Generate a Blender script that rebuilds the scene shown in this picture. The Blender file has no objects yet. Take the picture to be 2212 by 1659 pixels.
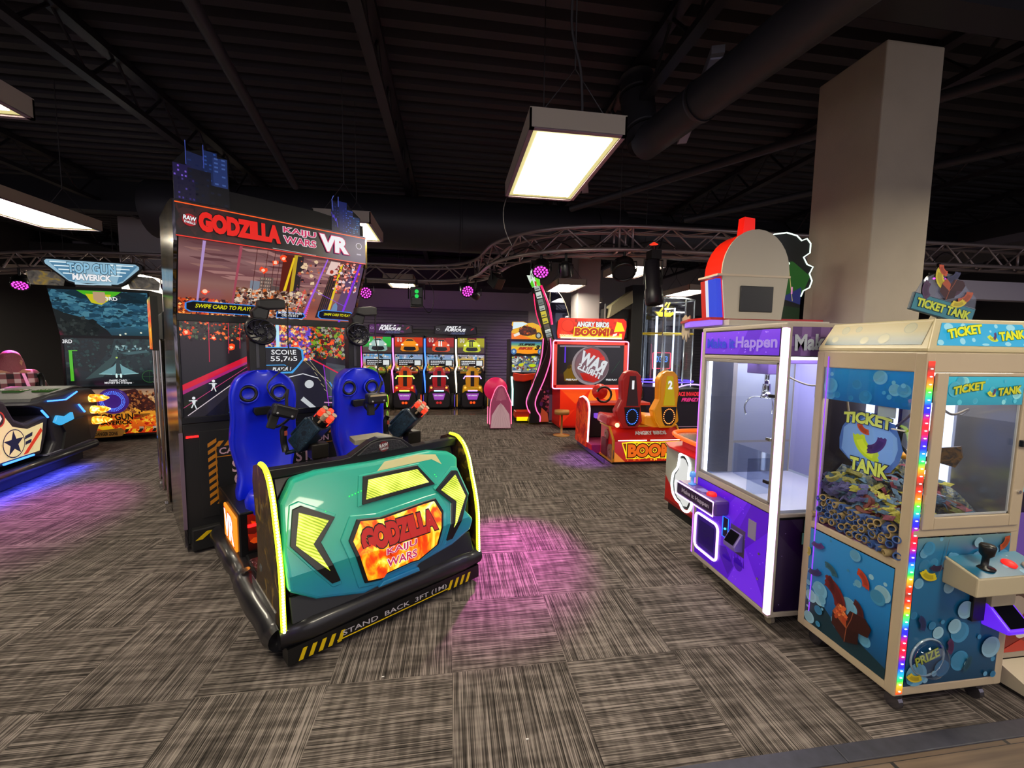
import bpy, bmesh, math, random
from mathutils import Vector, Matrix
random.seed(7)
SC = bpy.context.scene
COL = SC.collection
PI = math.pi
# ------------------------------------------------------------------ camera
F_PX, PITCH, ROLL, YAW, CAMZ = 896.68, .0862, .014, .1453, 1.681
def setup_camera():
    fw = Vector((math.sin(YAW)*math.cos(PITCH), math.cos(YAW)*math.cos(PITCH), -math.sin(PITCH)))
    r0 = Vector((math.cos(YAW), -math.sin(YAW), 0)); u0 = r0.cross(fw)
    r = r0*math.cos(ROLL)+u0*math.sin(ROLL); u = -r0*math.sin(ROLL)+u0*math.cos(ROLL)
    cd = bpy.data.cameras.new('camera'); cd.sensor_width = 36; cd.lens = F_PX/2212*36
    cd.clip_start = .05; cd.clip_end = 100
    co = bpy.data.objects.new('camera', cd); COL.objects.link(co)
    m = Matrix((r, u, -fw)).transposed().to_4x4(); m.translation = (0, 0, CAMZ)
    co.matrix_world = m; SC.camera = co
setup_camera()
# ------------------------------------------------------------------ world, exposure
W = bpy.data.worlds.new('world'); SC.world = W; W.use_nodes = True
W.node_tree.nodes['Background'].inputs[0].default_value = (.62, .58, .66, 1)
W.node_tree.nodes['Background'].inputs[1].default_value = 1.1
SC.view_settings.view_transform = 'Standard'; SC.view_settings.look = 'None'
SC.view_settings.exposure = 0.0; SC.view_settings.gamma = 1; SC.view_settings.use_curve_mapping = False
LAMP_POWER = 40.0          # emission of the pendant diffusers

# ------------------------------------------------------------------ colours and materials
def lin(c):
    if isinstance(c, str):
        c = c.lstrip('#'); c = [int(c[i:i+2], 16)/255 for i in (0, 2, 4)]
        c = [x/12.92 if x <= .04045 else ((x+.055)/1.055)**2.4 for x in c]
    return tuple(c[:3])
_M = {}
def mat(name, col='#808080', rough=.5, metal=0, emit=None, es=0, bump=0, bs=200, spec=.5, coat=0, var=0, vs=8):
    if name in _M: return _M[name]
    m = bpy.data.materials.new(name); m.use_nodes = True; _M[name] = m
    N, L = m.node_tree.nodes, m.node_tree.links; b = N['Principled BSDF']
    b.inputs['Base Color'].default_value = (*lin(col), 1); b.inputs['Roughness'].default_value = rough
    b.inputs['Metallic'].default_value = metal; b.inputs['Specular IOR Level'].default_value = spec
    if coat: b.inputs['Coat Weight'].default_value = coat; b.inputs['Coat Roughness'].default_value = .08
    if emit is not None:
        b.inputs['Emission Color'].default_value = (*lin(emit), 1); b.inputs['Emission Strength'].default_value = es
    if var:
        tc = N.new('ShaderNodeTexCoord'); n = N.new('ShaderNodeTexNoise'); n.inputs['Scale'].default_value = vs; n.inputs['Detail'].default_value = 4
        mx = N.new('ShaderNodeMixRGB'); mx.blend_type = 'MULTIPLY'; mx.inputs[0].default_value = 1
        cr = N.new('ShaderNodeValToRGB'); cr.color_ramp.elements[0].color = (1-var,)*3+(1,); cr.color_ramp.elements[1].color = (1+var*.3,)*3+(1,)
        cr.color_ramp.elements[0].position = .3; cr.color_ramp.elements[1].position = .7
        L.new(tc.outputs['Object'], n.inputs['Vector']); L.new(n.outputs['Fac'], cr.inputs[0])
        mx.inputs[1].default_value = (*lin(col), 1); L.new(cr.outputs[0], mx.inputs[2]); L.new(mx.outputs[0], b.inputs['Base Color'])
    if bump:
        tc = N.new('ShaderNodeTexCoord'); n = N.new('ShaderNodeTexNoise'); n.inputs['Scale'].default_value = bs
        bp = N.new('ShaderNodeBump'); bp.inputs['Strength'].default_value = bump; bp.inputs['Distance'].default_value = .01
        L.new(tc.outputs['Object'], n.inputs['Vector']); L.new(n.outputs['Fac'], bp.inputs['Height']); L.new(bp.outputs[0], b.inputs['Normal'])
    return m
def led(name, col, s): return mat(name, '#101010', .5, emit=col, es=s)
def attr_mat(name, es, rough=.35, base=1.0):
    """printed art: colours come from the mesh's own 'Col' attribute; es > 0 for a backlit panel or a screen"""
    m = bpy.data.materials.new(name); m.use_nodes = True
    N, L = m.node_tree.nodes, m.node_tree.links; b = N['Principled BSDF']
    a = N.new('ShaderNodeVertexColor'); a.layer_name = 'Col'
    if base:
        L.new(a.outputs[0], b.inputs['Base Color'])
    else: b.inputs['Base Color'].default_value = (.01, .01, .01, 1)
    b.inputs['Roughness'].default_value = rough
    if es: L.new(a.outputs[0], b.inputs['Emission Color']); b.inputs['Emission Strength'].default_value = es
    return m
PRINT = attr_mat('printed_art', 0, .3)
DIMLIT = attr_mat('dim_backlit_art', .35, .3)
LIT = attr_mat('backlit_art', 1.0, .3, 0)
SCREEN = attr_mat('screen_image', .95, .12, 0)
BRIGHT = attr_mat('bright_backlit_art', 1.6, .3, 0)
def glass(name, tint='#ffffff', refl=.10, rough=.02):
    m = bpy.data.materials.new(name); m.use_nodes = True
    N, L = m.node_tree.nodes, m.node_tree.links
    for n in list(N): N.remove(n)
    o = N.new('ShaderNodeOutputMaterial'); t = N.new('ShaderNodeBsdfTransparent'); g = N.new('ShaderNodeBsdfGlossy'); mx = N.new('ShaderNodeMixShader')
    t.inputs[0].default_value = (*lin(tint), 1); g.inputs['Roughness'].default_value = rough
    fr = N.new('ShaderNodeLayerWeight'); pw = N.new('ShaderNodeMath'); pw.operation = 'POWER'; pw.inputs[1].default_value = 4
    ad = N.new('ShaderNodeMath'); ad.operation = 'MULTIPLY_ADD'; ad.inputs[1].default_value = .5; ad.inputs[2].default_value = .02+refl*.4
    fr.inputs[0].default_value = .5; L.new(fr.outputs['Facing'], pw.inputs[0]); L.new(pw.outputs[0], ad.inputs[0]); L.new(ad.outputs[0], mx.inputs[0]); L.new(t.outputs[0], mx.inputs[1]); L.new(g.outputs[0], mx.inputs[2]); L.new(mx.outputs[0], o.inputs[0])
    return m
GLASS = glass('clear_glass', '#f4f8fa')
ACRYL = glass('clear_acrylic', '#e6ecf5', .2)
def fire_mat(name, stops, scale=6, es=1.0, stretch=(1, 1, 1), dist=1.5):
    m = bpy.data.materials.new(name); m.use_nodes = True
    N, L = m.node_tree.nodes, m.node_tree.links; b = N['Principled BSDF']
    tc = N.new('ShaderNodeTexCoord'); mp = N.new('ShaderNodeMapping'); mp.inputs['Scale'].default_value = stretch
    n = N.new('ShaderNodeTexNoise'); n.inputs['Scale'].default_value = scale; n.inputs['Detail'].default_value = 7; n.inputs['Distortion'].default_value = dist
    cr = N.new('ShaderNodeValToRGB'); e = cr.color_ramp.elements
    e[0].position, e[0].color = stops[0][0], (*lin(stops[0][1]), 1); e[1].position, e[1].color = stops[-1][0], (*lin(stops[-1][1]), 1)
    for p, c in stops[1:-1]: k = e.new(p); k.color = (*lin(c), 1)
    L.new(tc.outputs['Object'], mp.inputs[0]); L.new(mp.outputs[0], n.inputs['Vector']); L.new(n.outputs['Fac'], cr.inputs[0])
    L.new(cr.outputs[0], b.inputs['Base Color']); b.inputs['Roughness'].default_value = .3
    if es: L.new(cr.outputs[0], b.inputs['Emission Color']); b.inputs['Emission Strength'].default_value = es
    return m

BLACK = mat('black_plastic', '#0b0b0d', .35); MATTE = mat('matte_black', '#0a090b', .6)
GREYM = mat('grey_metal', '#8a8a8c', .35, .8); CHROME = mat('chrome', '#d5d5d8', .12, 1)
STEEL = mat('brushed_steel', '#8f8c8a', .3, .9); RUBBER = mat('rubber', '#141414', .7)
WHITEP = mat('white_panel', '#cfcac2', .45); CREAM = mat('cream_metal', '#b5a98c', .45)

# ------------------------------------------------------------------ mesh builder
class MB:
    def __init__(s): s.v = []; s.f = []; s.m = []; s.c = []
    def face(s, pts, m=0, c=None):
        i = len(s.v); s.v += [tuple(p) for p in pts]; s.f.append(tuple(range(i, i+len(pts)))); s.m.append(m); s.c.append(c)
    def add(s, vs, fs, m=0, c=None):
        i = len(s.v); s.v += [tuple(p) for p in vs]
        for f in fs: s.f.append(tuple(i+k for k in f)); s.m.append(m); s.c.append(c)
    def box(s, x0, x1, y0, y1, z0, z1, m=0, c=None, M=None):
        vs = [Vector((x, y, z)) for z in (z0, z1) for x, y in ((x0, y0), (x1, y0), (x1, y1), (x0, y1))]
        if M: vs = [M@p for p in vs]
        s.add(vs, [(0, 3, 2, 1), (4, 5, 6, 7), (0, 1, 5, 4), (1, 2, 6, 5), (2, 3, 7, 6), (3, 0, 4, 7)], m, c); return s
    def prism(s, poly, O, A, B, D, m=0, c=None):
        """polygon (a,b) in the plane O + a*A + b*B, pushed along D"""
        O, A, B, D = map(Vector, (O, A, B, D)); n = len(poly)
        p0 = [O+A*a+B*b for a, b in poly]; p1 = [p+D for p in p0]
        area = sum(poly[i][0]*poly[(i+1) % n][1]-poly[(i+1) % n][0]*poly[i][1] for i in range(n))
        flip = (area > 0) == (A.cross(B).dot(D) > 0)
        fs = [tuple(range(n))[::-1], tuple(range(n, 2*n))]+[(i, (i+1) % n, (i+1) % n+n, i+n) for i in range(n)]
        if not flip: fs = [f[::-1] for f in fs]
        s.add(p0+p1, fs, m, c); return s
    def tube(s, pts, r, n=8, closed=False, m=0, c=None, caps=True, rs=None):
        pts = [Vector(p) for p in pts]; k = len(pts); rings = []; up = None
        for i in range(k):
            a = pts[(i-1) % k] if (closed or i) else pts[0]; b = pts[(i+1) % k] if (closed or i < k-1) else pts[-1]
            t = (b-a).normalized() if (b-a).length > 1e-9 else Vector((0, 0, 1))
            if up is None: up = Vector((0, 0, 1)) if abs(t.z) < .9 else Vector((1, 0, 0))
            x = t.cross(up).normalized(); y = x.cross(t).normalized(); up = y
            rr = rs[i] if rs else r
            rings.append([pts[i]+x*math.cos(2*PI*j/n)*rr+y*math.sin(2*PI*j/n)*rr for j in range(n)])
        vs = [p for q in rings for p in q]; fs = []
        for i in range(k if closed else k-1):
            a, b = i*n, ((i+1) % k)*n
            fs += [(a+j, b+j, b+(j+1) % n, a+(j+1) % n)[::-1] for j in range(n)]
        if caps and not closed: fs += [tuple(range(n)), tuple(range((k-1)*n, k*n))[::-1]]
        s.add(vs, fs, m, c); return s
    def cyl(s, p0, p1, r0, r1=None, n=16, m=0, c=None):
        r1 = r0 if r1 is None else r1
        return s.tube([p0, p1], r0, n, m=m, c=c, rs=[r0, r1])
    def lathe(s, prof, O, ax=(0, 0, 1), n=20, m=0, c=None, sx=1, sy=1, a0=0, a1=2*PI):
        O = Vector(O); ax = Vector(ax).normalized(); x = ax.orthogonal().normalized(); y = ax.cross(x); full = abs(a1-a0-2*PI) < 1e-6
        q = n if full else n+1; vs = []
        for r, h in prof:
            for j in range(q):
                a = a0+(a1-a0)*j/n; vs.append(O+ax*h+x*(math.cos(a)*r*sx)+y*(math.sin(a)*r*sy))
        fs = []
        for i in range(len(prof)-1):
            for j in range(n): fs.append((i*q+j, i*q+(j+1) % q, (i+1)*q+(j+1) % q, (i+1)*q+j))
        if full:
            if prof[0][0] > 1e-5: fs.append(tuple(range(q))[::-1])
            if prof[-1][0] > 1e-5: fs.append(tuple(range((len(prof)-1)*q, len(prof)*q)))
        s.add(vs, fs, m, c); return s
    def ball(s, O, r, n=12, m=0, c=None, sc=(1, 1, 1)):
        O = Vector(O); vs = []; fs = []; h = n//2
        for i in range(h+1):
            t = PI*i/h
            for j in range(n): vs.append(O+Vector((math.sin(t)*math.cos(2*PI*j/n)*r*sc[0], math.sin(t)*math.sin(2*PI*j/n)*r*sc[1], math.cos(t)*r*sc[2])))
        for i in range(h):
            for j in range(n): fs.append((i*n+j, (i+1)*n+j, (i+1)*n+(j+1) % n, i*n+(j+1) % n))
        s.add(vs, fs, m, c); return s
    def build(s, name, mats, parent=None, smooth=False, bevel=0, bseg=2, warp=None, cuts=None, sub=0, loc=None):
        me = bpy.data.meshes.new(name); bm = bmesh.new()
        vl = [bm.verts.new(p) for p in s.v]; cl = bm.loops.layers.float_color.new('Col') if any(c is not None for c in s.c) else None
        for f, mi, c in zip(s.f, s.m, s.c):
            try: fc = bm.faces.new([vl[i] for i in f])
            except ValueError: continue
            fc.material_index = mi; fc.smooth = smooth
            if cl is not None and c is not None:
                if isinstance(c, list):
                    for lp, cc in zip(fc.loops, c): lp[cl] = (*lin(cc), 1)
                else:
                    l4 = (*lin(c), 1)
                    for lp in fc.loops: lp[cl] = l4
        if smooth or cuts or sub: bmesh.ops.remove_doubles(bm, verts=bm.verts, dist=1e-5)
        for co, no in (cuts or []): bmesh.ops.bisect_plane(bm, geom=bm.verts[:]+bm.edges[:]+bm.faces[:], plane_co=co, plane_no=no, dist=1e-6)
        if warp:
            for v in bm.verts: v.co = warp(v.co)
        bm.to_mesh(me); bm.free()
        if not isinstance(mats, (list, tuple)): mats = [mats]
        for m in mats: me.materials.append(m)
        o = bpy.data.objects.new(name, me); COL.objects.link(o)
        if parent: o.parent = parent
        if loc is not None: o.location = loc
        if bevel:
            b = o.modifiers.new('bevel', 'BEVEL'); b.width = bevel; b.segments = bseg; b.limit_method = 'ANGLE'; b.angle_limit = .6
            b.harden_normals = False
        if sub: q = o.modifiers.new('sub', 'SUBSURF'); q.levels = q.render_levels = sub
        return o
def Box(name, x0, x1, y0, y1, z0, z1, m, parent=None, bevel=0, **k): return MB().box(x0, x1, y0, y1, z0, z1).build(name, m, parent, bevel=bevel, **k)

def tag(o, label=None, cat=None, group=None, kind=None):
    if label: o['label'] = label
    if cat: o['category'] = cat
    if group: o['group'] = group
    if kind: o['kind'] = kind
    return o
def thing(name, label, cat, loc=(0, 0, 0), rz=0, group=None):
    o = bpy.data.objects.new(name, None); COL.objects.link(o); o.location = loc; o.rotation_euler = (0, 0, rz)
    o.empty_display_size = .1
    return tag(o, label, cat, group)
def struct(o): o['kind'] = 'structure'; return o
def kids(o): return [c for c in COL.objects if c.parent == o]
def copy_tree(o, parent=None):
    c = o.copy(); COL.objects.link(c); c.parent = parent
    for ch in kids(o): copy_tree(ch, c)
    return c

# ------------------------------------------------------------------ flat art on a panel
class Art:
    """coloured shapes printed on a flat panel: plane O + s*S + t*T, every shape a hair in front of the last"""
    def __init__(s, O, S, T, w, h, eps=.00012):
        s.O = Vector(O); s.S = Vector(S).normalized(); s.T = Vector(T).normalized(); s.N = s.S.cross(s.T); s.w = w; s.h = h; s.k = 0; s.e = eps; s.mb = MB(); s.cl = None
    def P(s, a, b): return s.O+s.S*a+s.T*b+s.N*(s.k*s.e)
    def poly(s, pts, c, rel=True, step=True):
        if step: s.k += 1
        if rel: pts = [(a*s.w, b*s.h) for a, b in pts]
        ar = sum(pts[i][0]*pts[(i+1) % len(pts)][1]-pts[(i+1) % len(pts)][0]*pts[i][1] for i in range(len(pts)))
        if ar < 0: pts = pts[::-1]; c = c[::-1] if isinstance(c, list) else c
        s.mb.face([s.P(a, b) for a, b in pts], 0, c); return s
    def rect(s, a0, b0, a1, b1, c, step=True): return s.poly([(a0, b0), (a1, b0), (a1, b1), (a0, b1)], c, step=step)
    def ell(s, a, b, ra, rb=None, c='#fff', n=18, rot=0, step=True, t0=0, t1=2*PI):
        rb = ra*s.w/s.h if rb is None else rb; q = n if t1-t0 > 6.28 else n+1
        pts = []
        for i in range(q):
            t = t0+(t1-t0)*i/n; x, y = math.cos(t)*ra*s.w, math.sin(t)*rb*s.h
            pts.append((a*s.w+x*math.cos(rot)-y*math.sin(rot), b*s.h+x*math.sin(rot)+y*math.cos(rot)))
        return s.poly(pts, c, False, step)
    def line(s, pts, wd, c, closed=False, step=True):
        if step: s.k += 1
        P = [Vector((a*s.w, b*s.h)) for a, b in pts]
        if closed: P.append(P[0])
        for p, q in zip(P, P[1:]):
            d = q-p
            if d.length < 1e-6: continue
            d.normalize(); n = Vector((-d.y, d.x))*wd/2; e = d*wd*.3
            s.poly([tuple(p-n-e), tuple(q-n+e), tuple(q+n+e), tuple(p+n-e)], c, False, False)
        return s
    def grad(s, a0, b0, a1, b1, stops, vert=True):
        s.k += 1
        for (p, c), (q, d) in zip(stops, stops[1:]):
            if vert: s.poly([(a0, b0+(b1-b0)*p), (a1, b0+(b1-b0)*p), (a1, b0+(b1-b0)*q), (a0, b0+(b1-b0)*q)], [c, c, d, d], step=False)
            else: s.poly([(a0+(a1-a0)*p, b0), (a0+(a1-a0)*q, b0), (a0+(a1-a0)*q, b1), (a0+(a1-a0)*p, b1)], [c, d, d, c], step=False)
        return s
    def blot(s, a, b, r, c, n=9, jag=.5, rnd=random, asp=1):
        pts = []
        for i in range(n):
            t = 2*PI*i/n; q = r*(1-jag*rnd.random()); pts.append((a*s.w+math.cos(t)*q*asp, b*s.h+math.sin(t)*q))
        return s.poly(pts, c, False)
    def bits(s, n, box, sz, cols, seed=1, asp=1):
        rd = random.Random(seed); s.k += 1
        for i in range(n):
            a = box[0]+(box[2]-box[0])*rd.random(); b = box[1]+(box[3]-box[1])*rd.random(); r = sz*(.3+rd.random()); k = rd.choice((3, 4, 5)); t0 = rd.random()*6
            pts = [(a*s.w+math.cos(t0+2*PI*j/k)*r*asp*(.5+rd.random()*.5), b*s.h+math.sin(t0+2*PI*j/k)*r*(.5+rd.random()*.5)) for j in range(k)]
            pts = [(min(max(x, 0), s.w), min(max(y, 0), s.h)) for x, y in pts]
            s.poly(pts, rd.choice(cols), False, False); s.k += .02
        s.k = math.ceil(s.k); return s
    def build(s, name, m, parent, **k): return s.mb.build(name, m, parent, **k)

# ------------------------------------------------------------------ lettering
_F = bpy.data.curves.new('lettering_source', 'FONT'); _FO = bpy.data.objects.new('lettering_source', _F)
def text_mesh(txt, bold=0, ext=0, shear=0, space=1, line=1):
    _F.body = txt; _F.size = 1; _F.offset = bold; _F.extrude = ext; _F.shear = shear; _F.space_character = space; _F.space_line = line; _F.align_x = 'CENTER'; _F.resolution_u = 3
    COL.objects.link(_FO); bpy.context.view_layer.update()
    dg = bpy.context.evaluated_depsgraph_get(); me = bpy.data.meshes.new_from_object(_FO.evaluated_get(dg)); COL.objects.unlink(_FO)
    vs = [v.co.copy() for v in me.vertices]; fs = [tuple(p.vertices) for p in me.polygons]; bpy.data.meshes.remove(me)
    return vs, fs
def lettering(txt, O, S, T, w, h, layers, parent, name='lettering', shear=0, space=1, line=.8, warp=None, bend=None, lift=.0015, mirror=False, ext=0, cuts=None, keep=False, rot=0):
    """txt fitted to w x h centred on O in the plane S,T; layers = [(material, extra boldness), ...] back to front"""
    O = Vector(O); S = Vector(S).normalized(); T = Vector(T).normalized(); N = S.cross(T); mb = MB(); mats = []
    base = text_mesh(txt, layers[-1][1], 0, shear, space, line)[0]
    if not base: return None
    x0, x1 = min(v.x for v in base), max(v.x for v in base); y0, y1 = min(v.y for v in base), max(v.y for v in base)
    kx, ky = w/(x1-x0), h/(y1-y0)
    if keep: kx = ky = min(kx, ky)
    cr, sr = math.cos(rot), math.sin(rot)
    for i, (m, b) in enumerate(layers):
        vs, fs = text_mesh(txt, b, ext, shear, space, line); out = []
        for v in vs:
            a, c = (v.x-(x0+x1)/2)*kx, (v.y-(y0+y1)/2)*ky
            if bend: a, c = bend(a/w*2, c/h*2); a *= w/2; c *= h/2
            if mirror: a = -a
            a, c = a*cr-c*sr, a*sr+c*cr
            out.append(O+S*a+T*c+N*(lift*(i+1)+v.z*ky))
        if mirror: fs = [f[::-1] for f in fs]
        mb.add(out, fs, i); mats.append(m)
    return mb.build(name, mats, parent, warp=warp, cuts=cuts)
X, Y, Z = Vector((1, 0, 0)), Vector((0, 1, 0)), Vector((0, 0, 1))
def rrect(w, h, r, n=4, cx=0, cy=0):
    o = []
    for qx, qy, a0 in ((1, 1, 0), (-1, 1, PI/2), (-1, -1, PI), (1, -1, 1.5*PI)):
        for i in range(n+1): a = a0+PI/2*i/n; o.append((cx+qx*(w/2-r)+math.cos(a)*r, cy+qy*(h/2-r)+math.sin(a)*r))
    return o
def smoothpath(pts, n=6):
    P = [Vector(p) for p in pts]; o = []
    for i in range(len(P)-1):
        a, b, c, d = P[max(i-1, 0)], P[i], P[i+1], P[min(i+2, len(P)-1)]
        for k in range(n):
            t = k/n; o.append(.5*((2*b)+(c-a)*t+(2*a-5*b+4*c-d)*t*t+(3*b-a-3*c+d)*t**3))
    o.append(P[-1]); return o
TXW = led('lettering_white_lit', '#f2f2f5', .95); TXWP = mat('lettering_white', '#c9c6c8', .5); TXB = mat('lettering_black', '#050505', .5)
TXR = led('lettering_red_lit', '#e01208', 1.0); TXY = led('lettering_yellow_lit', '#e6e000', 1.0); TXO = led('lettering_orange_lit', '#ff8a10', 1.0)
TXM = led('lettering_magenta_lit', '#c8245c', 1.0)
# ================================================================== THE ROOM
def carpet_mat():
    m = bpy.data.materials.new('carpet_tiles'); m.use_nodes = True
    N, L = m.node_tree.nodes, m.node_tree.links; b = N['Principled BSDF']
    def math_(op, a, c=None, v=None):
        n = N.new('ShaderNodeMath'); n.operation = op
        for i, q in enumerate((a, c)):
            if q is None: continue
            if isinstance(q, (int, float)): n.inputs[i].default_value = q
            else: L.new(q, n.inputs[i])
        return n.outputs[0]
    g = N.new('ShaderNodeNewGeometry'); sp = N.new('ShaderNodeSeparateXYZ'); L.new(g.outputs['Position'], sp.inputs[0])
    x = math_('ADD', sp.outputs[0], 61-.006); y = math_('ADD', sp.outputs[1], 61-2.036)
    tx = math_('DIVIDE', x, .61); ty = math_('DIVIDE', y, .61); fx = math_('FLOOR', tx); fy = math_('FLOOR', ty)
    par = math_('MODULO', math_('ADD', fx, fy), 2)      # 1: stripes run along y
    inv = math_('SUBTRACT', 1, par)
    along = math_('ADD', math_('MULTIPLY', x, inv), math_('MULTIPLY', y, par))
    across = math_('ADD', math_('MULTIPLY', y, inv), math_('MULTIPLY', x, par))
    tid = math_('ADD', math_('MULTIPLY', fx, 7.31), math_('MULTIPLY', fy, 3.77))
    def noise(sa, sc, off, det=1, r=.5):
        c = N.new('ShaderNodeCombineXYZ'); L.new(math_('MULTIPLY', along, sa), c.inputs[0]); L.new(math_('MULTIPLY', across, sc), c.inputs[1]); L.new(math_('ADD', tid, off), c.inputs[2])
        n = N.new('ShaderNodeTexNoise'); n.inputs['Scale'].default_value = 1; n.inputs['Detail'].default_value = det; n.inputs['Roughness'].default_value = r; L.new(c.outputs[0], n.inputs['Vector']); return n.outputs['Fac']
    lines = noise(3, 190, 0, 2, .6); patch = noise(7, 34, 40, 2); cross = noise(26, 5, 90, 1); broad = noise(1.6, 80, 20, 1)
    # fine stitched rows
    row = math_('SINE', math_('MULTIPLY', across, 2*PI/.0085))
    v = math_('ADD', math_('MULTIPLY', lines, 1.15), math_('MULTIPLY', patch, .28)); v = math_('ADD', v, math_('MULTIPLY', cross, .40)); v = math_('ADD', v, math_('MULTIPLY', broad, .55))
    v = math_('ADD', v, math_('MULTIPLY', row, .06))
    cr = N.new('ShaderNodeValToRGB'); e = cr.color_ramp.elements
    e[0].position = .88; e[0].color = (.018, .016, .0155, 1); e[1].position = 1.42; e[1].color = (.40, .365, .34, 1)
    k = e.new(1.0); k.position = .5
    # ramp works in 0..1: rescale
    mr = N.new('ShaderNodeMapRange'); mr.inputs['From Min'].default_value = .84; mr.inputs['From Max'].default_value = 1.44; L.new(v, mr.inputs['Value'])
    e[0].position = 0; e[1].position = .5; e[2].position = 1.0
    e[0].color = (.009, .0075, .007, 1); e[1].color = (.068, .0565, .0505, 1); e[2].color = (.245, .207, .187, 1)
    L.new(mr.outputs[0], cr.inputs[0]); L.new(cr.outputs[0], b.inputs['Base Color']); b.inputs['Roughness'].default_value = .95; b.inputs['Specular IOR Level'].default_value = .1
    bp = N.new('ShaderNodeBump'); bp.inputs['Strength'].default_value = .35; bp.inputs['Distance'].default_value = .004; L.new(v, bp.inputs['Height']); L.new(bp.outputs[0], b.inputs['Normal'])
    return m
def plank_mat(name, c0, c1, w=.18, rough=.25):
    m = bpy.data.materials.new(name); m.use_nodes = True
    N, L = m.node_tree.nodes, m.node_tree.links; b = N['Principled BSDF']
    tc = N.new('ShaderNodeTexCoord'); mp = N.new('ShaderNodeMapping'); mp.inputs['Scale'].default_value = (1/1.2, 1/w, 1)
    br = N.new('ShaderNodeTexBrick'); br.inputs['Scale'].default_value = 1; br.inputs['Mortar Size'].default_value = .008; br.inputs['Brick Width'].default_value = 1; br.inputs['Row Height'].default_value = 1
    br.inputs['Color1'].default_value = (*lin(c0), 1); br.inputs['Color2'].default_value = (*lin(c1), 1); br.inputs['Mortar'].default_value = (.01, .01, .01, 1)
    n = N.new('ShaderNodeTexNoise'); mp2 = N.new('ShaderNodeMapping'); mp2.inputs['Scale'].default_value = (2, 40, 1); n.inputs['Scale'].default_value = 1; n.inputs['Detail'].default_value = 4
    mx = N.new('ShaderNodeMixRGB'); mx.blend_type = 'OVERLAY'; mx.inputs[0].default_value = .7
    L.new(tc.outputs['Object'], mp.inputs[0]); L.new(mp.outputs[0], br.inputs['Vector']); L.new(tc.outputs['Object'], mp2.inputs[0]); L.new(mp2.outputs[0], n.inputs['Vector'])
    L.new(br.outputs['Color'], mx.inputs[1]); L.new(n.outputs['Fac'], mx.inputs[2]); L.new(mx.outputs[0], b.inputs['Base Color']); b.inputs['Roughness'].default_value = rough
    return m
CARPET = carpet_mat(); WOOD = plank_mat('wood_planks', '#6b5a4a', '#5a4a3c', .19, .45); BACKWOOD = plank_mat('glossy_back_floor', '#6a5a50', '#57493f', .2, .12)
struct(Box('floor', -14, 14, 1.42, 10.35, -.05, 0, CARPET))
struct(Box('floor_wood_front', -14, 14, -8, 1.35, -.05, -.002, WOOD))
struct(Box('floor_wood_back', -14, 14, 10.35, 15.4, -.05, -.001, BACKWOOD))
mb = MB()
for i in range(-12, 12): mb.box(i*1.22+.4, i*1.22+1.618, 1.35, 1.425, -.05, .004)
struct(mb.build('trim_1', mat('slate_strip', '#3a3a44', .45, var=.3, vs=20), bevel=.003))
WALL = mat('grey_wall_paint', '#b5afb1', .75, bump=.05, bs=60); DARKW = mat('charcoal_wall_paint', '#2c2a2b', .8); CEIL = mat('black_ceiling_paint', '#333238', .7)
struct(Box('wall_back', -14, 14, 14.2, 14.4, 0, 4.75, WALL))
struct(Box('wall_left', -11.2, -11, -2, 14.2, 0, 4.75, DARKW))
struct(Box('wall_right', 12, 12.2, -2, 14.2, 0, 4.75, DARKW))
# slatted display panels on the back wall behind the racing machines
SLAT = mat('slatwall_grey', '#6b6870', .5); mb = MB()
for i in range(26): mb.box(-4.6, 2.6, 14.12, 14.2, .35+i*.1, .35+i*.1+.086)
mb.box(-4.6, 2.6, 14.16, 14.2, .3, 2.95)
struct(mb.build('trim_2', SLAT, bevel=.006, bseg=1)); mb = MB()
for i in range(26): mb.box(4.2, 9.6, 14.12, 14.2, .35+i*.1, .35+i*.1+.086)
mb.box(4.2, 9.6, 14.16, 14.2, .3, 2.95)
struct(mb.build('trim_3', SLAT, bevel=.006, bseg=1))
# corrugated roof deck
mb = MB(); n = 0; yy = -3.0; prof = []
while yy < 14.2:
    prof += [(yy, 4.62), (yy+.10, 4.62), (yy+.13, 4.70), (yy+.20, 4.70)]; yy += .23
vs = [(x, y, z) for y, z in prof for x in (-14, 14)]
mb.add(vs, [(2*i, 2*i+2, 2*i+3, 2*i+1) for i in range(len(prof)-1)]); mb.add([(-14, -3, 4.75), (14, -3, 4.75), (14, 14.2, 4.75), (-14, 14.2, 4.75)], [(0, 1, 2, 3)])
struct(mb.build('ceiling', CEIL))
# steel joists under the deck
BEAM = mat('black_steel_beam', '#242328', .45)
for i, x in enumerate((-9.0, -6.2, -3.4, -.7, 1.9, 4.6, 7.3, 10)):
    mb = MB(); mb.box(x-.06, x+.06, -3, 14.1, 4.54, 4.615); mb.box(x-.05, x+.05, -3, 14.1, 4.16, 4.22)
    k = 0; y = -3
    while y < 14.0: mb.cyl((x, y, 4.19), (x, y+.35, 4.57), .016, n=6); mb.cyl((x, y+.35, 4.57), (x, y+.7, 4.19), .016, n=6); y += .7
    struct(tag(mb.build('roof_joist', BEAM), 'black open web steel joist under the roof deck'))
for y in (2.6, 8.6):
    struct(MB().box(-11, 12, y-.11, y+.11, 4.0, 4.16).box(-11, 12, y-.02, y+.02, 4.16, 4.54).build('roof_beam', BEAM))
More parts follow.
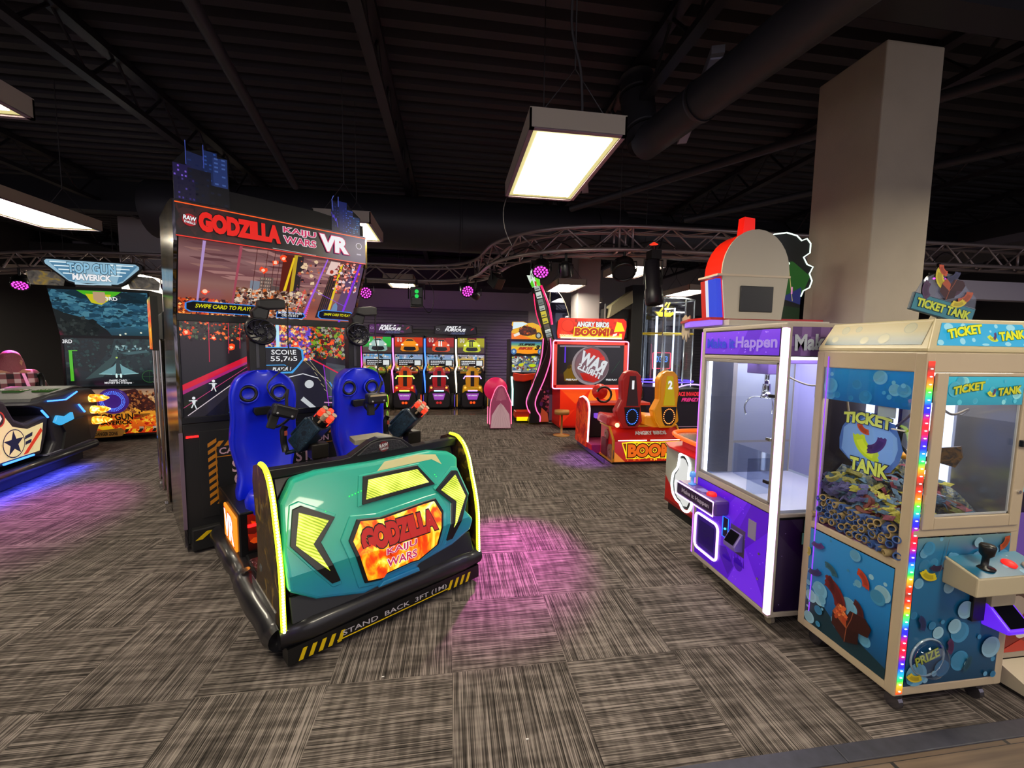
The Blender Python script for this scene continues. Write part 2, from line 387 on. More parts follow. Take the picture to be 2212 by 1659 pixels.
# columns
COLM = mat('column_paint', '#a89c8a', .8, bump=.12, bs=90, var=.08, vs=3)
def column(x0, x1, y0, y1, z1=4.0, name='column', m=COLM): return struct(Box(name, x0, x1, y0, y1, 0, z1, m, bevel=.01))
column(3.19, 3.70, 2.85, 3.43); column(2.91, 3.45, 9.5, 10.05, m=WALL); column(-6.62, -5.85, 9.6, 10.3, z1=4.2, m=WALL); column(6.9, 7.4, 9.5, 10.0, m=WALL)
struct(MB().box(-9.9, -9.0, 13.9, 14.2, 0, 2.3).build('door_1', mat('dark_door', '#171618', .5)))
struct(MB().box(-14, 2.6, 12.9, 14.2, 3.55, 4.3).build('ceiling_soffit', DARKW))

# ducts and pipes up in the black ceiling
DUCT = mat('black_duct', '#2c2b30', .5)
def duct(pts, r, label, n=24):
    mb = MB(); mb.tube(smoothpath(pts, 4), r, n)
    P = smoothpath(pts, 4)
    for i in range(2, len(P)-1, 4):
        d = (P[i+1]-P[i]).normalized(); mb.cyl(P[i]-d*.02, P[i]+d*.02, r+.012, n=n)
    return tag(mb.build('duct', DUCT, smooth=True), label, 'duct')
duct([(-4.5, 7.3, 3.72), (-1.5, 7.3, 3.72), (1.6, 7.3, 3.72), (3.0, 7.32, 3.72)], .42, 'wide black duct running across the hall above the curved truss')
duct([(3.0, 7.32, 3.72), (5, 7.32, 3.66), (10.5, 7.32, 3.66)], .33, 'narrower black duct continuing to the right behind the near column')
duct([(1.95, 4.2, 3.78), (2.25, 2.4, 3.78), (2.6, .3, 3.78)], .16, 'round black duct slanting over the aisle toward the near column')
duct([(1.95, 4.2, 3.78), (1.92, 4.3, 4.1), (1.9, 4.35, 4.5)], .17, 'black duct drop rising to the deck left of the near column')
for i, (a, b, r) in enumerate([((1.9, 6.7, 3.93), (4.6, 2.75, 3.93), .05), ((4.0, 6.9, 3.93), (6.5, 3.3, 3.93), .05), ((-2.2, 6.5, 3.93), (-1.4, 1.2, 3.93), .05)]):
    tag(MB().cyl(a, b, r, n=12).build('sprinkler_pipe', DUCT, smooth=True), ['black pipe crossing the ceiling left of the near column', 'black pipe crossing the ceiling right of the near column', 'faint black pipe in the dark ceiling above the tall game marquee'][i], 'pipe')
for i, (x, y) in enumerate(((2.35, 3.95), (1.75, 5.6))):
    mb = MB().box(-.05, .05, -.75, .75, -.06, 0); mb.box(-.045, .045, -.7, .7, -.075, -.06, 1)
    o = thing('dark_strip_light', ['unlit strip light fixture above the aisle beside the near column', 'unlit strip light fixture further back between the black ducts'][i], 'light', (x, y, 4.1), -.35)
    mb.build('housing', [mat('strip_white', '#77757c', .5), mat('strip_edge', '#a09eb0', .4)], o)
tag(MB().box(-.6, .6, -1.0, 1.0, 0, .12).build('air_return', mat('grille_grey', '#55535a', .6), loc=(8.6, 5.7, 3.3)), 'pale flat box hanging high behind the near column on the right', 'vent')

# ------------------------------------------------------------------ pendant lamps
HOUS = mat('lamp_housing', '#b0a696', .6)
def lamp_diffuser_mat():
    m = bpy.data.materials.new('lamp_diffuser'); m.use_nodes = True
    N, L = m.node_tree.nodes, m.node_tree.links
    for n in list(N): N.remove(n)
    o = N.new('ShaderNodeOutputMaterial'); e = N.new('ShaderNodeEmission'); L.new(e.outputs[0], o.inputs[0])
    e.inputs[0].default_value = (1, .90, .70, 1); e.inputs[1].default_value = LAMP_POWER; return m
DIFF = lamp_diffuser_mat(); DIFFEDGE = led('lamp_diffuser_edge', '#fff0a0', .75)
WIRE = mat('steel_wire', '#504e50', .5, .6)
def pendant(x0, y0, x1, y1, z, label, h=.11, cables=True, tail=False):
    cx, cy = (x0+x1)/2, (y0+y1)/2; w, d = abs(x1-x0), abs(y1-y0)
    t = thing('pendant_lamp', label, 'lamp', (cx, cy, z), 0, 'pendant troffer lamps')
    mb = MB(); mb.box(-w/2, w/2, -d/2, -d/2+.012, 0, h); mb.box(-w/2, w/2, d/2-.012, d/2, 0, h); mb.box(-w/2, -w/2+.012, -d/2, d/2, 0, h); mb.box(w/2-.012, w/2, -d/2, d/2, 0, h); mb.box(-w/2, w/2, -d/2, d/2, h, h+.006)
    mb.build('housing', HOUS, t)
    mb = MB()
    for a in ((-w/2, w/2, -d/2, -d/2+.028), (-w/2, w/2, d/2-.028, d/2), (-w/2, -w/2+.028, -d/2, d/2), (w/2-.028, w/2, -d/2, d/2)): mb.box(*a, -.006, .002)
    mb.build('frame', mat('lamp_frame', '#8a7480', .4), t)
    a, b = w/2-.028, d/2-.028; mb = MB()
    mb.box(-a, a, -b, b, .008, .012, 1); mb.box(-a+.035, a-.035, -b+.05, b-.05, .004, .0075, 0)
    mb.build('diffuser', [DIFF, DIFFEDGE], t)
    if cables:
        mb = MB(); top = 4.6-z
        for yy in (-d/2+.12, d/2-.12):
            mb = MB(); mb.tube([(-w/2+.06, yy, h), (0, yy, h+.32), (w/2-.06, yy, h)], .004, 5)
            mb.tube([(0, yy, h+.32), (0, yy, top)], .005, 5)
            mb.build('cable', WIRE, t)
    if tail:
        MB().tube(smoothpath([(.05, -d/2+.1, h), (.03, -d/2+.1, h+.3), (-.03, -d/2+.12, h+.6), (0, -d/2+.1, h+1.2), (.02, -d/2+.1, 1.55)], 5), .008, 6).build('power_cord', WIRE, t)
        MB().tube(smoothpath([(-.24, d/2-.1, h), (-.30, d/2+.1, -.05), (-.28, d/2+.18, -.22), (-.2, d/2+.25, -.36)], 6), .004, 5).build('loose_wire', WIRE, t)
    return t
pendant(.46, 2.56, 1.07, 3.73, 3.0, 'large pendant light box hanging over the centre aisle, nearest of all', tail=True)
pendant(-3.07, 1.83, -2.46, 2.99, 3.0, 'pendant light box cut off at the upper left edge')
pendant(-4.72, 4.57, -4.11, 5.74, 3.0, 'pendant light box at the left, above the jet fighter game marquee')
pendant(-1.45, 4.75, -.86, 5.6, 3.0, 'pendant light box peeking out behind the tall game marquee')
pendant(-1.35, 8.6, -.75, 9.8, 3.0, 'small distant pendant light box under the truss left of the hanging effect light')
pendant(2.15, 8.4, 2.76, 9.6, 3.0, 'distant pendant light box left of the rear column')
pendant(2.75, 6.3, 3.38, 7.45, 3.0, 'pendant light box half hidden by the spotlights right of the rear column')
pendant(5.1, 8.5, 5.7, 9.7, 3.0, 'distant pendant light box above the acrylic prize tower')
pendant(-8.3, 9.2, -7.2, 9.9, 3.0, 'pendant light box at the far left behind the truss')
pendant(-6.9, 9.0, -5.9, 9.9, 3.0, 'pendant light box seen through the truss behind the jet fighter marquee')
pendant(5.9, 5.5, 7.1, 6.2, 3.0, 'pendant light box glimpsed behind the hanging ticket sign')
pendant(3.6, 11.3, 4.2, 12.5, 3.0, 'unseen pendant light box added behind the rear column to light the back wall')  # extra lamp out of sight, washing the back wall
pendant(-10.6, 9.2, -10.0, 10.4, 3.0, 'unseen pendant light box added beyond the left edge to light the back wall')  # off-view lamp added to brighten the wall behind the jet game
pendant(-4.9, 11.6, -4.3, 12.8, 3.0, 'unseen pendant light box added behind the tall VR cabinet to light the back wall')  # hidden lamp put in as fill for the back wall
for x, y in ((-1.2, -.6), (2.0, -.9), (4.6, 1.0)): pendant(x, y, x+.61, y+1.2, 3.0, 'unseen pendant light box added for fill over the aisle behind the viewer', cables=False)  # unseen lamps assumed here, added as fill from the viewer's side

# ------------------------------------------------------------------ curved truss with its spotlights
ALU = mat('aluminium_tube', '#a89a98', .35, .7)
ctrl = [(-9.2, 8.9), (-8.3, 8.55), (-7.4, 8.2), (-6.5, 7.92), (-5.3, 7.82), (-4, 7.8), (-2.5, 7.8), (-1.2, 7.8), (-.6, 7.8), (-.1, 7.66), (.26, 7.34), (.44, 6.9), (.5, 6.4), (.6, 5.9), (.86, 5.42), (1.25, 5.08), (1.8, 4.87), (2.5, 4.8), (3.6, 4.78), (5, 4.77), (6.5, 4.75), (8.5, 4.72)]
path = smoothpath([(a, b, 0) for a, b in ctrl], 5)
def resample(P, d):
    o = [P[0]]; acc = 0
    for a, b in zip(P, P[1:]):
        L = (b-a).length; t = d-acc
        while t <= L: o.append(a+(b-a)*(t/L)); t += d
        acc = L-(t-d)
    return o
path = resample(path, .16)
ch = {}
for k, (off, z) in enumerate(((0, 3.14), (.27, 3.14), (0, 2.87), (.27, 2.87))):
    L_ = []
    for i, p in enumerate(path):
        t = (path[min(i+1, len(path)-1)]-path[max(i-1, 0)]).normalized(); n = Vector((-t.y, t.x, 0)); L_.append(Vector((p.x, p.y, z))+n*off)
    ch[k] = L_
truss = thing('lighting_truss', 'silver S-curved box truss hanging across the hall', 'truss', tuple(path[40][:2])+(2.87,))
inv = Matrix.Translation(-Vector(truss.location))
mb = MB()
for k in range(4): mb.tube([inv@p for p in ch[k]], .025, 8)
mb.build('chord', ALU, truss, smooth=True); mb = MB()
for i in range(0, len(path)-2, 2):
    for a, b in ((0, 2), (1, 3), (0, 1), (2, 3)):
        j = (i//2) % 2; p, q = (ch[a][i], ch[b][i+2]) if j else (ch[b][i], ch[a][i+2])
        mb.cyl(inv@p, inv@q, .011, n=5)
for i in range(6, len(path), 19):
    for d in (0, 1):
        if i+d >= len(path): continue
        for a, b in ((0, 2), (1, 3), (0, 1), (2, 3)): mb.cyl(inv@ch[a][i+d], inv@ch[b][i+d], .016, n=5)
o = mb.build('lattice', ALU, truss, smooth=True)
rd = random.Random(5); mb = MB()
for i in range(70, 112, 3):
    a, b = ch[2][i], ch[3][min(i+6, len(path)-1)]
    mb.tube(smoothpath([inv@a+Vector((0, 0, .02)), inv@((a+b)/2)+Vector((rd.uniform(-.1, .1), 0, rd.uniform(.02, .22))), inv@b+Vector((0, 0, .03))], 4), .008, 5)
mb.build('cabling', RUBBER, truss)
for i in (5, 30, 60, 82, 100, 125):
    p = inv@ch[0][min(i, len(path)-1)]; MB().cyl(p, p+Vector((0, 0, 1.4)), .004, n=4).build('hanger', WIRE, truss)

MAG = led('magenta_led', '#ff3fe0', 3.2)
def par_can(x, y, z, aim, label, lit=True, power=60, color=(1, .08, .8), r=.11, angle=.6):
    t = thing('par_spotlight', label, 'spotlight', (x, y, z), 0, 'spotlights hanging on the truss')
    d = (Vector(aim)-Vector((x, y, z))).normalized()
    mb = MB(); mb.lathe([(r*.5, -.16), (r*.95, -.12), (r, 0), (r*1.02, .03), (r*.9, .03), (r*.9, .015), (0, .015)], (0, 0, 0), d, 20); mb.build('can', BLACK, t, smooth=True)
    mb = MB(); mb.tube([(-r-.02, 0, 0), (-r-.02, 0, .12), (r+.02, 0, .12), (r+.02, 0, 0)], .009, 6); mb.cyl((0, 0, .12), (0, 0, 2.87-z), .018, n=8); mb.build('yoke', MATTE, t)
    if lit:
        x_ = d.orthogonal().normalized(); y_ = d.cross(x_); mb = MB()
        for n_, rr in ((1, 0), (6, .4), (12, .76)):
            for i in range(n_):
                a = 2*PI*i/n_; c = (x_*math.cos(a)+y_*math.sin(a))*rr*r*.95+d*.017; mb.cyl(c, c+d*.008, r*.115, n=8)
        mb.build('led_lens', MAG, t)
        if power:
            l = bpy.data.lights.new('spot_beam', 'SPOT'); l.energy = power; l.color = color; l.spot_size = angle; l.spot_blend = 1.0; l.shadow_soft_size = .06
            lo = bpy.data.objects.new('spot_beam', l); COL.objects.link(lo); lo.parent = t; lo.location = d*.06; lo.rotation_euler = d.to_track_quat('-Z', 'Y').to_euler()
    else:
        MB().lathe([(0, .018), (r*.88, .016)], (0, 0, 0), d, 20).build('lens', mat('dark_lens', '#1c1a24', .1), t)
    return t
par_can(-1.5, 7.75, 2.62, (-.5, 1.2, 1.4), 'round magenta LED spotlight at the left end of the visible truss', power=0)
par_can(.26, 7.05, 2.62, (1.2, 3.2, .2), 'round magenta LED spotlight before the truss bend', power=0)
par_can(1.12, 5.25, 2.66, (.42, 3.2, 0), 'largest round magenta LED spotlight, hanging at the truss bend beside the tilted game sign', power=1900, angle=.48)
par_can(6.35, 4.72, 2.62, (3.2, .8, .4), 'magenta LED spotlight at the right edge of the photo', power=0)
par_can(2.05, 4.85, 2.62, (1.75, 3.6, 1.0), 'unlit round black spotlight hanging left of the long black effect light', lit=False, r=.14)
par_can(-4.6, 7.7, 2.6, (-4.1, 4.5, 0), 'magenta LED spotlight hidden on the truss above the jet fighter game', power=1300, angle=.5)
par_can(-6.95, 7.95, 2.6, (-6.35, 7.02, 1.35), 'extra magenta LED spotlight added on the truss to light the seated person', power=1300, angle=.42, color=(1, .08, .55))  # extra spot, added only to light the person
par_can(1.4, 5.1, 2.6, (2.0, 6.0, 0), 'small violet spotlight on the truss over the red racing machine', power=600, angle=.42, color=(.45, .05, 1), r=.07)
par_can(-3.4, 7.7, 2.6, (-.6, 14.2, 2.6), 'magenta spotlight on the truss turned toward the back wall', power=90, angle=.95, color=(.8, .12, 1))
par_can(.42, 7.5, 2.6, (2.3, 14.2, 1.2), 'violet spotlight on the truss turned toward the slatted wall', power=420, angle=.5, color=(.6, .05, 1), r=.08)
def effect_light():
    t = thing('effect_light', 'black hanging effect light with a green glowing lens under the truss', 'spotlight', (-.62, 7.7, 2.58), .1, 'spotlights hanging on the truss')
    MB().box(-.11, .11, -.09, .09, -.2, .16).box(-.09, .09, -.12, -.09, -.17, -.02).build('body', BLACK, t, bevel=.02)
    MB().tube([(-.14, 0, -.05), (-.14, 0, .22), (.14, 0, .22), (.14, 0, -.05)], .012, 6).cyl((0, 0, .2), (0, 0, .29), .02, n=8).build('yoke', MATTE, t)
    mb = MB(); mb.lathe([(.035, 0), (0, .004)], (0, -.123, .07), (0, -1, 0), 14); mb.lathe([(.035, 0), (0, .004)], (0, -.123, -.01), (0, -1, 0), 14); mb.build('lens', led('green_led', '#1fe05a', .9), t)
    MB().tube(smoothpath([(.1, 0, -.15), (.2, 0, -.28), (.28, .02, -.2), (.3, .05, .1), (.2, .1, .29)], 5), .006, 5).build('power_cord', RUBBER, t)
    t = thing('effect_light', 'small black box spotlight tilted down under the truss bend', 'spotlight', (.66, 6.25, 2.68), .6, 'spotlights hanging on the truss')
    M = Matrix.Rotation(.6, 4, 'X'); MB().box(-.08, .08, -.1, .1, -.1, .08, M=M).build('body', BLACK, t, bevel=.015)
    MB().tube([(-.1, 0, 0), (-.1, 0, .13), (.1, 0, .13), (.1, 0, 0)], .01, 6).cyl((0, 0, .13), (0, 0, .19), .015, n=8).build('yoke', MATTE, t)
    t = thing('scanner_light', 'long black cylindrical moving light hanging below the truss', 'spotlight', (2.31, 4.62, 2.52), 0, 'spotlights hanging on the truss')
    d = Vector((.05, -.12, -1)).normalized()
    MB().lathe([(.05, -.24), (.085, -.2), (.085, .1), (.10, .13), (.10, .28), (.085, .3), (.075, .27), (0, .27)], (0, 0, -.02), d, 20).build('barrel', mat('scanner_black', '#1d1b22', .4), t, smooth=True)
    MB().box(-.06, .06, -.07, .07, .2, .3).tube([(-.11, 0, -.08), (-.11, 0, .2), (.11, 0, .2), (.11, 0, -.08)], .012, 6).cyl((0, 0, .28), (0, 0, .36), .02, n=8).build('yoke', MATTE, t)
    MB().box(-.03, .0, -.088, -.082, -.2, -.13).build('sticker', TXWP, t)
    MB().lathe([(.05, 0), (0, .03)], (-.03, -.05, .36), (0, 0, 1), 10).build('red_lamp', led('red_led', '#ff3a20', 1), t)
effect_light()
# ================================================================== TALL VR SHOOTER: cabinet and motion pod (frame turned 35.5 deg)
GZ_O, GZ_A = (-2.09, 3.55, 0), math.radians(35.5)
def raw_logo(O, S, T, r, parent, name='maker_logo', lit=True, mirror=False, rot=0):
    """round red disc with RAW THRILLS across it"""
    O = Vector(O); S = Vector(S).normalized(); T = Vector(T).normalized(); N = S.cross(T)
    red = led('logo_red', '#b01220', .9) if lit else mat('logo_red_print', '#6e1418', .4); wh = TXW if lit else TXWP
    mb = MB(); mb.face([O+S*math.cos(a*PI/10)*r+T*math.sin(a*PI/10)*r+N*.001 for a in range(20)]); disc = mb.build(name, red, parent)
    up = (S*-math.sin(rot)+T*math.cos(rot))
    lettering('RAW', O+up*r*.28+N*.001, S, T, r*1.75, r*.72, [(TXB, .10), (wh, .04)], disc, 'logo_lettering', rot=rot, mirror=mirror)
    lettering('THRILLS', O-up*r*.42+N*.001, S, T, r*1.6, r*.38, [(TXB, .10), (wh, .03)], disc, 'logo_lettering', rot=rot, mirror=mirror)
    return disc
def make_gz_cabinet():
    t = thing('vr_arcade_cabinet', 'tall black arcade cabinet with red-lettered VR marquee over two stacked screens', 'arcade machine', GZ_O, GZ_A)
    W_ = 1.36; n = (0, -1, 0)
    # body: lower cabinet, screen backing, side panels
    MB().box(0, W_, .0, .95, .07, 1.05).box(.02, W_-.02, -.06, .05, .02, .2).build('body', MATTE, t, bevel=.01)
    MB().box(.0, W_, .04, .6, 1.05, 1.9).build('screen_housing', MATTE, t, bevel=.008)
    side = [(0.0, .05), (.95, .05), (.95, 1.2), (.75, 1.9), (.62, 2.75), (-.05, 2.72), (-.33, 2.68), (-.33, 2.4), (-.14, 2.12), (-.02, 1.9), (0, 1.1)]
    CH = fire_mat('chrome_side_art', [(.3, '#0a0a0c'), (.42, '#5b4a1c'), (.5, '#8a8690'), (.56, '#2a2830'), (.68, '#c8a040')], 3.5, 0, (1.2, 4, .5))
    CH.node_tree.nodes['Principled BSDF'].inputs['Metallic'].default_value = .8; CH.node_tree.nodes['Principled BSDF'].inputs['Roughness'].default_value = .15
    for x in (-.02, W_): MB().prism(side, (x, 0, 0), Y, Z, (.02, 0, 0)).build('side_panel', CH, t)
    MB().box(-.024, .0, -.012, .0, .2, .98).build('corner_trim', mat('purple_grey_trim', '#6d5a6a', .4), t)
    # lower screen
    Lw, L0, L1 = W_-.03, 1.10, 1.86
    a = Art((.015, -.004, L0), X, Z, Lw, L1-L0)
    a.grad(0, 0, 1, 1, [(0, '#0b0a12'), (.5, '#1a161c'), (.8, '#2c2228'), (1, '#4a3c38')])
    a.poly([(0, .28), (0, .34), (.43, .72), (.43, .66)], '#d01030'); a.poly([(0, .24), (0, .28), (.43, .66), (.43, .64)], '#a02070')
    a.poly([(0, -0), (.1, 0), (.43, .56), (.43, .6)], '#26222a'); a.line([(.02, .02), (.43, .58)], .006, '#d8c8d0'); a.line([(0, .1), (.4, .6)], .004, '#c04078')
    a.poly([(.52, .35), (.72, .60), (.80, .60), (1, .2), (1, 0), (.5, 0)], '#22202a')
    a.poly([(.80, .30), (.82, .55), (.98, .5), (.98, .1), (.84, .08)], '#40444a'); a.rect(.845, .12, .965, .47, '#4c5458')
    a.line([(.72, .60), (1, .32)], .012, '#e02848'); a.line([(.66, .6), (.96, .10)], .004, '#9a8a60'); a.line([(.70, .6), (.93, .02)], .003, '#c0b490')
    for i in range(5): a.line([(.72+.02*i, .5-.07*i), (.735+.022*i, .46-.07*i)], .004, '#b8b090')
    a.bits(620, (.44, .58, .72, 1), .022, ['#5a3ac0', '#d03a2a', '#ff8a3a', '#7a5ae0', '#a03060', '#ffd080', '#402a60', '#c8a890'], 3)
    a.bits(380, (.72, .60, .95, 1), .024, ['#c8481c', '#ff5a1a', '#7aa028', '#3f5a1c', '#2a2030', '#a09a88', '#601a18'], 4)
    a.bits(260, (0, .80, .4, 1), .014, ['#d04020', '#2a3a2a', '#54604a', '#201418', '#ff7a40', '#3a3a3c'], 5)
    for x, y, r in ((.03, .88, .03), (.16, .83, .028), (.25, .73, .035), (.62, .78, .04)): a.blot(x, y, r, '#ff4a18', 9, .6); a.blot(x, y, r*.5, '#ffd0a0', 7, .5)
    for x in (.14, .24, .30): a.line([(x-.005, .45+x*.9), (x, 1)], .004, '#d82a50')
    a.rect(.50, .62, .52, 1, '#b8e8f8')
    for x, y in ((.05, .1), (.15, .27)):
        a.ell(x, y+.10, .008, None, '#e8ecf0'); a.poly([(x-.01, y+.08), (x+.01, y+.08), (x+.006, y+.04), (x-.006, y+.04)], '#dfe4e8'); a.line([(x, y+.05), (x-.012, y)], .007, '#dfe4e8'); a.line([(x, y+.05), (x+.01, y-.01)], .007, '#dfe4e8'); a.line([(x-.022, y+.075), (x+.015, y+.07)], .006, '#dfe4e8')
    a.poly([(.2, .0), (.34, .02), (.42, .36), (.36, .42), (.22, .2)], '#0a0a10'); a.line([(.25, .24), (.34, .37), (.44, .38)], .01, '#c8ccd4')
    a.poly([(.22, .02), (.26, .10), (.3, .12), (.27, .02)], '#8fc0d8'); a.ell(.70, .29, .03, .05, '#c8ccd0'); a.line([(.56, .38), (.66, .42), (.76, .36)], .008, '#d8d8e0')
    a.line([(.83, .0), (.80, .52)], .006, '#a030e0'); a.line([(.84, .30), (.93, .02)], .012, '#4a90e0'); a.line([(.83, .12), (1, .1)], .006, '#9a5ae0'); a.line([(.80, .05), (.9, .03)], .01, '#d090c0')
    a.poly([(.66, .14), (.74, 0), (.70, 0), (.64, .1)], '#c0c4c8')
    # HUD frame with score
    hud = [(.43, .74), (.63, .74), (.665, .71), (.67, .59), (.63, .50), (.595, .43), (.43, .43)]
    a.poly(hud, '#3aa0e8'); a.poly([(.435, .728), (.627, .728), (.652, .70), (.657, .595), (.62, .51), (.585, .45), (.435, .45)], '#0a0a14'); a.line([(.40, .53), (.545, .53), (.565, .51)], .006, '#3aa0e8')
    sc = a.build('lower_screen', SCREEN, t); zc = lambda f: L0+(L1-L0)*f
    lettering('SCORE', (.735, -.03, zc(.68)), X, Z, .20, .042, [(TXW, .01)], sc, 'screen_lettering')
    lettering('55,765', (.735, -.03, zc(.60)), X, Z, .215, .05, [(TXW, .01)], sc, 'screen_lettering')
    lettering('PLAYER 1', (.715, -.03, zc(.485)), X, Z, .15, .03, [(TXW, .02)], sc, 'screen_lettering', shear=.2)
    MB().box(0, W_, -.012, .02, 1.05, 1.10).box(0, W_, -.014, .02, 1.855, 1.915).box(0, .016, -.01, .02, 1.1, 1.86).box(W_-.014, W_, -.01, .02, 1.1, 1.86).build('screen_bezel', BLACK, t, bevel=.004)
    # upper screen leans out toward the players
    Y0, Z0, Y1, Z1 = -.01, 1.915, -.32, 2.43
    T = Vector((0, Y1-Y0, Z1-Z0)); H = T.length; T.normalize()
    MB().prism([(Y0+.0, Z0), (Y1+.0, Z1), (Y1, 2.68), (.5, 2.70), (.5, 1.9)], (.003, 0, 0), Y, Z, (W_-.006, 0, 0)).build('marquee_box', MATTE, t)
    a = Art((.01, Y0-.004, Z0), X, T, W_-.02, H)
    a.grad(0, 0, 1, 1, [(0, '#b06048'), (.2, '#8a4a40'), (.45, '#8c625c'), (.6, '#704448'), (.8, '#8a6464'), (1, '#5a3438')])
    rd = random.Random(9)
    for i in range(40): a.poly([(x_, y_) for x_, y_ in [(rd.random()*.8, .5+rd.random()*.5)] for x_, y_ in ((x_, y_), (x_+.15, y_+.02), (x_+.2, y_-.01), (x_+.05, y_-.03)) if 1][:4], rd.choice(['#a27470', '#613c40', '#7a5254', '#8f6660']))
    a.bits(520, (0, .0, .24, .22), .02, ['#ff8a30', '#d84a18', '#ffc070', '#7a2a18', '#3a2020', '#c85a28'], 11)
    for x0, x1, h0, c in ((.34, .39, .55, '#7a8290'), (.39, .46, .62, '#6a5a54'), (.44, .50, .5, '#5a4a48'), (.50, .56, .98, '#5a1c14'), (.56, .60, .99, '#c0a028'), (.58, .615, .98, '#2c2428'), (.57, .62, .45, '#6a4a6a')):
        a.rect(x0, .1, x1, h0, c)
    for j in range(9):
        for k in range(5): a.rect(.395+k*.012, .18+j*.05, .402+k*.012, .205+j*.05, '#b09080', step=(j+k == 0))
    a.poly([(.50, .1), (.555, .95), (.565, .95), (.52, .1)], '#f0c820')
    a.bits(900, (.27, .0, .66, .42), .024, ['#c8a890', '#7a4a30', '#e0c8b0', '#4a2a1c', '#d86a30', '#a08070', '#2c1c18'], 12)
    a.poly([(.74, .05), (.80, .05), (.865, .95), (.80, .95)], '#2c2226'); a.poly([(.81, .05), (.825, .05), (.86, .96), (.845, .96)], '#e8c820')
    for k in range(4): a.line([(.755+k*.012, .08), (.80+k*.014, .92)], .002, '#8a5a40')
    a.poly([(.85, .05), (.92, .95), (1, .95), (1, .05)], '#5a4464'); a.poly([(.76, .78), (.78, .98), (.84, .98), (.83, .80), (.80, .76)], '#e8c8c0'); a.ell(.795, .82, .012, .03, '#a03020')
    a.bits(170, (.82, .5, .98, .98), .018, ['#ff6a4a', '#ffb0a0', '#2a1c24', '#8a3a3a', '#e8d0d8'], 13); a.bits(60, (.6, .3, .75, .95), .02, ['#e8c8a0', '#2a1820', '#c06040', '#7a4a60'], 14)
    for x in (.09, .26): a.poly([(x-.01, .1), (x-.001, .1), (x+.026, 1), (x+.012, 1)], '#b090c8' if x < .1 else '#a04858')
    for x in (.355, .41, .45, .48): a.line([(x-.006, .1), (x+.004, 1)], .004, '#4a1c1c')
    for x, s_ in ((.46, .85), (.40, .72), (.50, .92), (.12, .34)): a.blot(x, s_, .035, '#ff4a20', 9, .6); a.blot(x, s_, .018, '#ffd0b0', 8, .4)
    for k in range(14): a.ell(.615+k*.0025, .1+k*.03, .004, None, '#ff4060', step=(k == 0)); a.ell(.68+k*.0015, .05+k*.035, .005, None, '#ff40a0', step=False)
    a.poly([(.66, .1), (.675, .1), (.76, 1), (.752, 1)], '#a060e8'); a.poly([(.90, 0), (.915, 0), (.98, 1), (.965, 1)], '#8030e0'); a.line([(.7, .5), (.93, .28)], .004, '#8a50e8')
    a.poly([(.83, .14), (.845, .30), (.86, .34), (.875, .28), (.88, .12), (.86, .06)], '#6a8ab0')
    for x0, w in ((.03, .37), (.755, .245)):
        x1 = x0+w; hh = .035
        for g, c in ((0, '#3a8ae8'), (.008, '#0a0c10')): a.poly([(x0+g+.02, .04+g*1.5), (x1-g-.015, .03+g*1.5), (x1-g, .07), (x1-g, .15), (x1-g-.02, .19-g*1.5), (x0+g+.03, .20-g*1.5), (x0+g, .16), (x0+g, .08)], c)
    a.poly([(.5, .02), (.66, .02), (.68, .07), (.66, .12), (.5, .12)], '#3a8ae8'); a.poly([(.505, .03), (.655, .03), (.67, .07), (.655, .11), (.505, .11)], '#0a0a10')
    up = a.build('upper_screen', SCREEN, t); P = lambda s_, h_: Vector((.01, Y0-.03, Z0))+X*s_*(W_-.02)+T*h_*H
    lettering('SWIPE CARD TO PLAY!', P(.215, .115), X, T, .37, .034, [(TXY, .015)], up, 'screen_lettering', shear=.25)
    lettering('SWIPE CARD TO PLAY!', P(.885, .11), X, T, .25, .026, [(TXY, .015)], up, 'screen_lettering', shear=.25)
    lettering('MONEY IN A SWIPE\nCREDITS IN: 0', P(.58, .07), X, T, .19, .045, [(TXW, .01)], up, 'screen_lettering')
    a = Art((-.002, -.334, 2.43), X, Z, W_+.004, .25)
    a.grad(0, 0, 1, 1, [(0, '#1a0c0c'), (.5, '#0b0809'), (1, '#140a0a')]); a.bits(70, (0, 0, .25, 1), .06, ['#2a1010', '#1a0a0a', '#341414'], 21)
    a.grad(.72, 0, 1, 1, [(0, '#100a10'), (.4, '#2c1848'), (1, '#3a2a60')], vert=False)
    a.line([(0, .93), (1, .93)], .008, '#ff5a10'); a.line([(0, .02), (1, .02)], .008, '#e02818'); a.line([(.44, .07), (.68, .05)], .003, '#d0c8c8')
    a.ell(.955, .62, .02, None, '#c8c0d8'); a.ell(.955, .62, .0165, None, '#2a1c44'); a.rect(.94, .3, .97, .34, '#a8a0b8')
    mq = a.build('marquee', LIT, t)
    yq = -.345
    raw_logo((.075, yq, 2.55), X, Z, .042, mq, rot=-.1)
    lettering('GODZILLA', (.39, yq, 2.555), X, Z, .53, .14, [(TXB, .11), (TXR, .075)], mq, 'marquee_lettering')
    for s_, z_ in (('KAIJU', 2.60), ('WARS', 2.53)): lettering(s_, (.80, yq, z_), X, Z, .25, .058, [(TXW, .07), (TXM, .03)], mq, 'marquee_lettering')
    lettering('VR', (1.08, yq, 2.56), X, Z, .25, .14, [(TXM, .09), (TXW, .055)], mq, 'marquee_lettering')
    # skyline cut-outs on top of the marquee
    yb = -.30
    bd = MB().prism([(0, 0), (W_, 0), (W_, .10), (.95, .14), (.2, .14), (0, .2)], (0, yb, 2.68), X, Z, (0, .02, 0)).build('topper_board', MATTE, t)
    a = Art((.0, yb-.004, 2.69), X, Z, W_, .42); rd = random.Random(2)
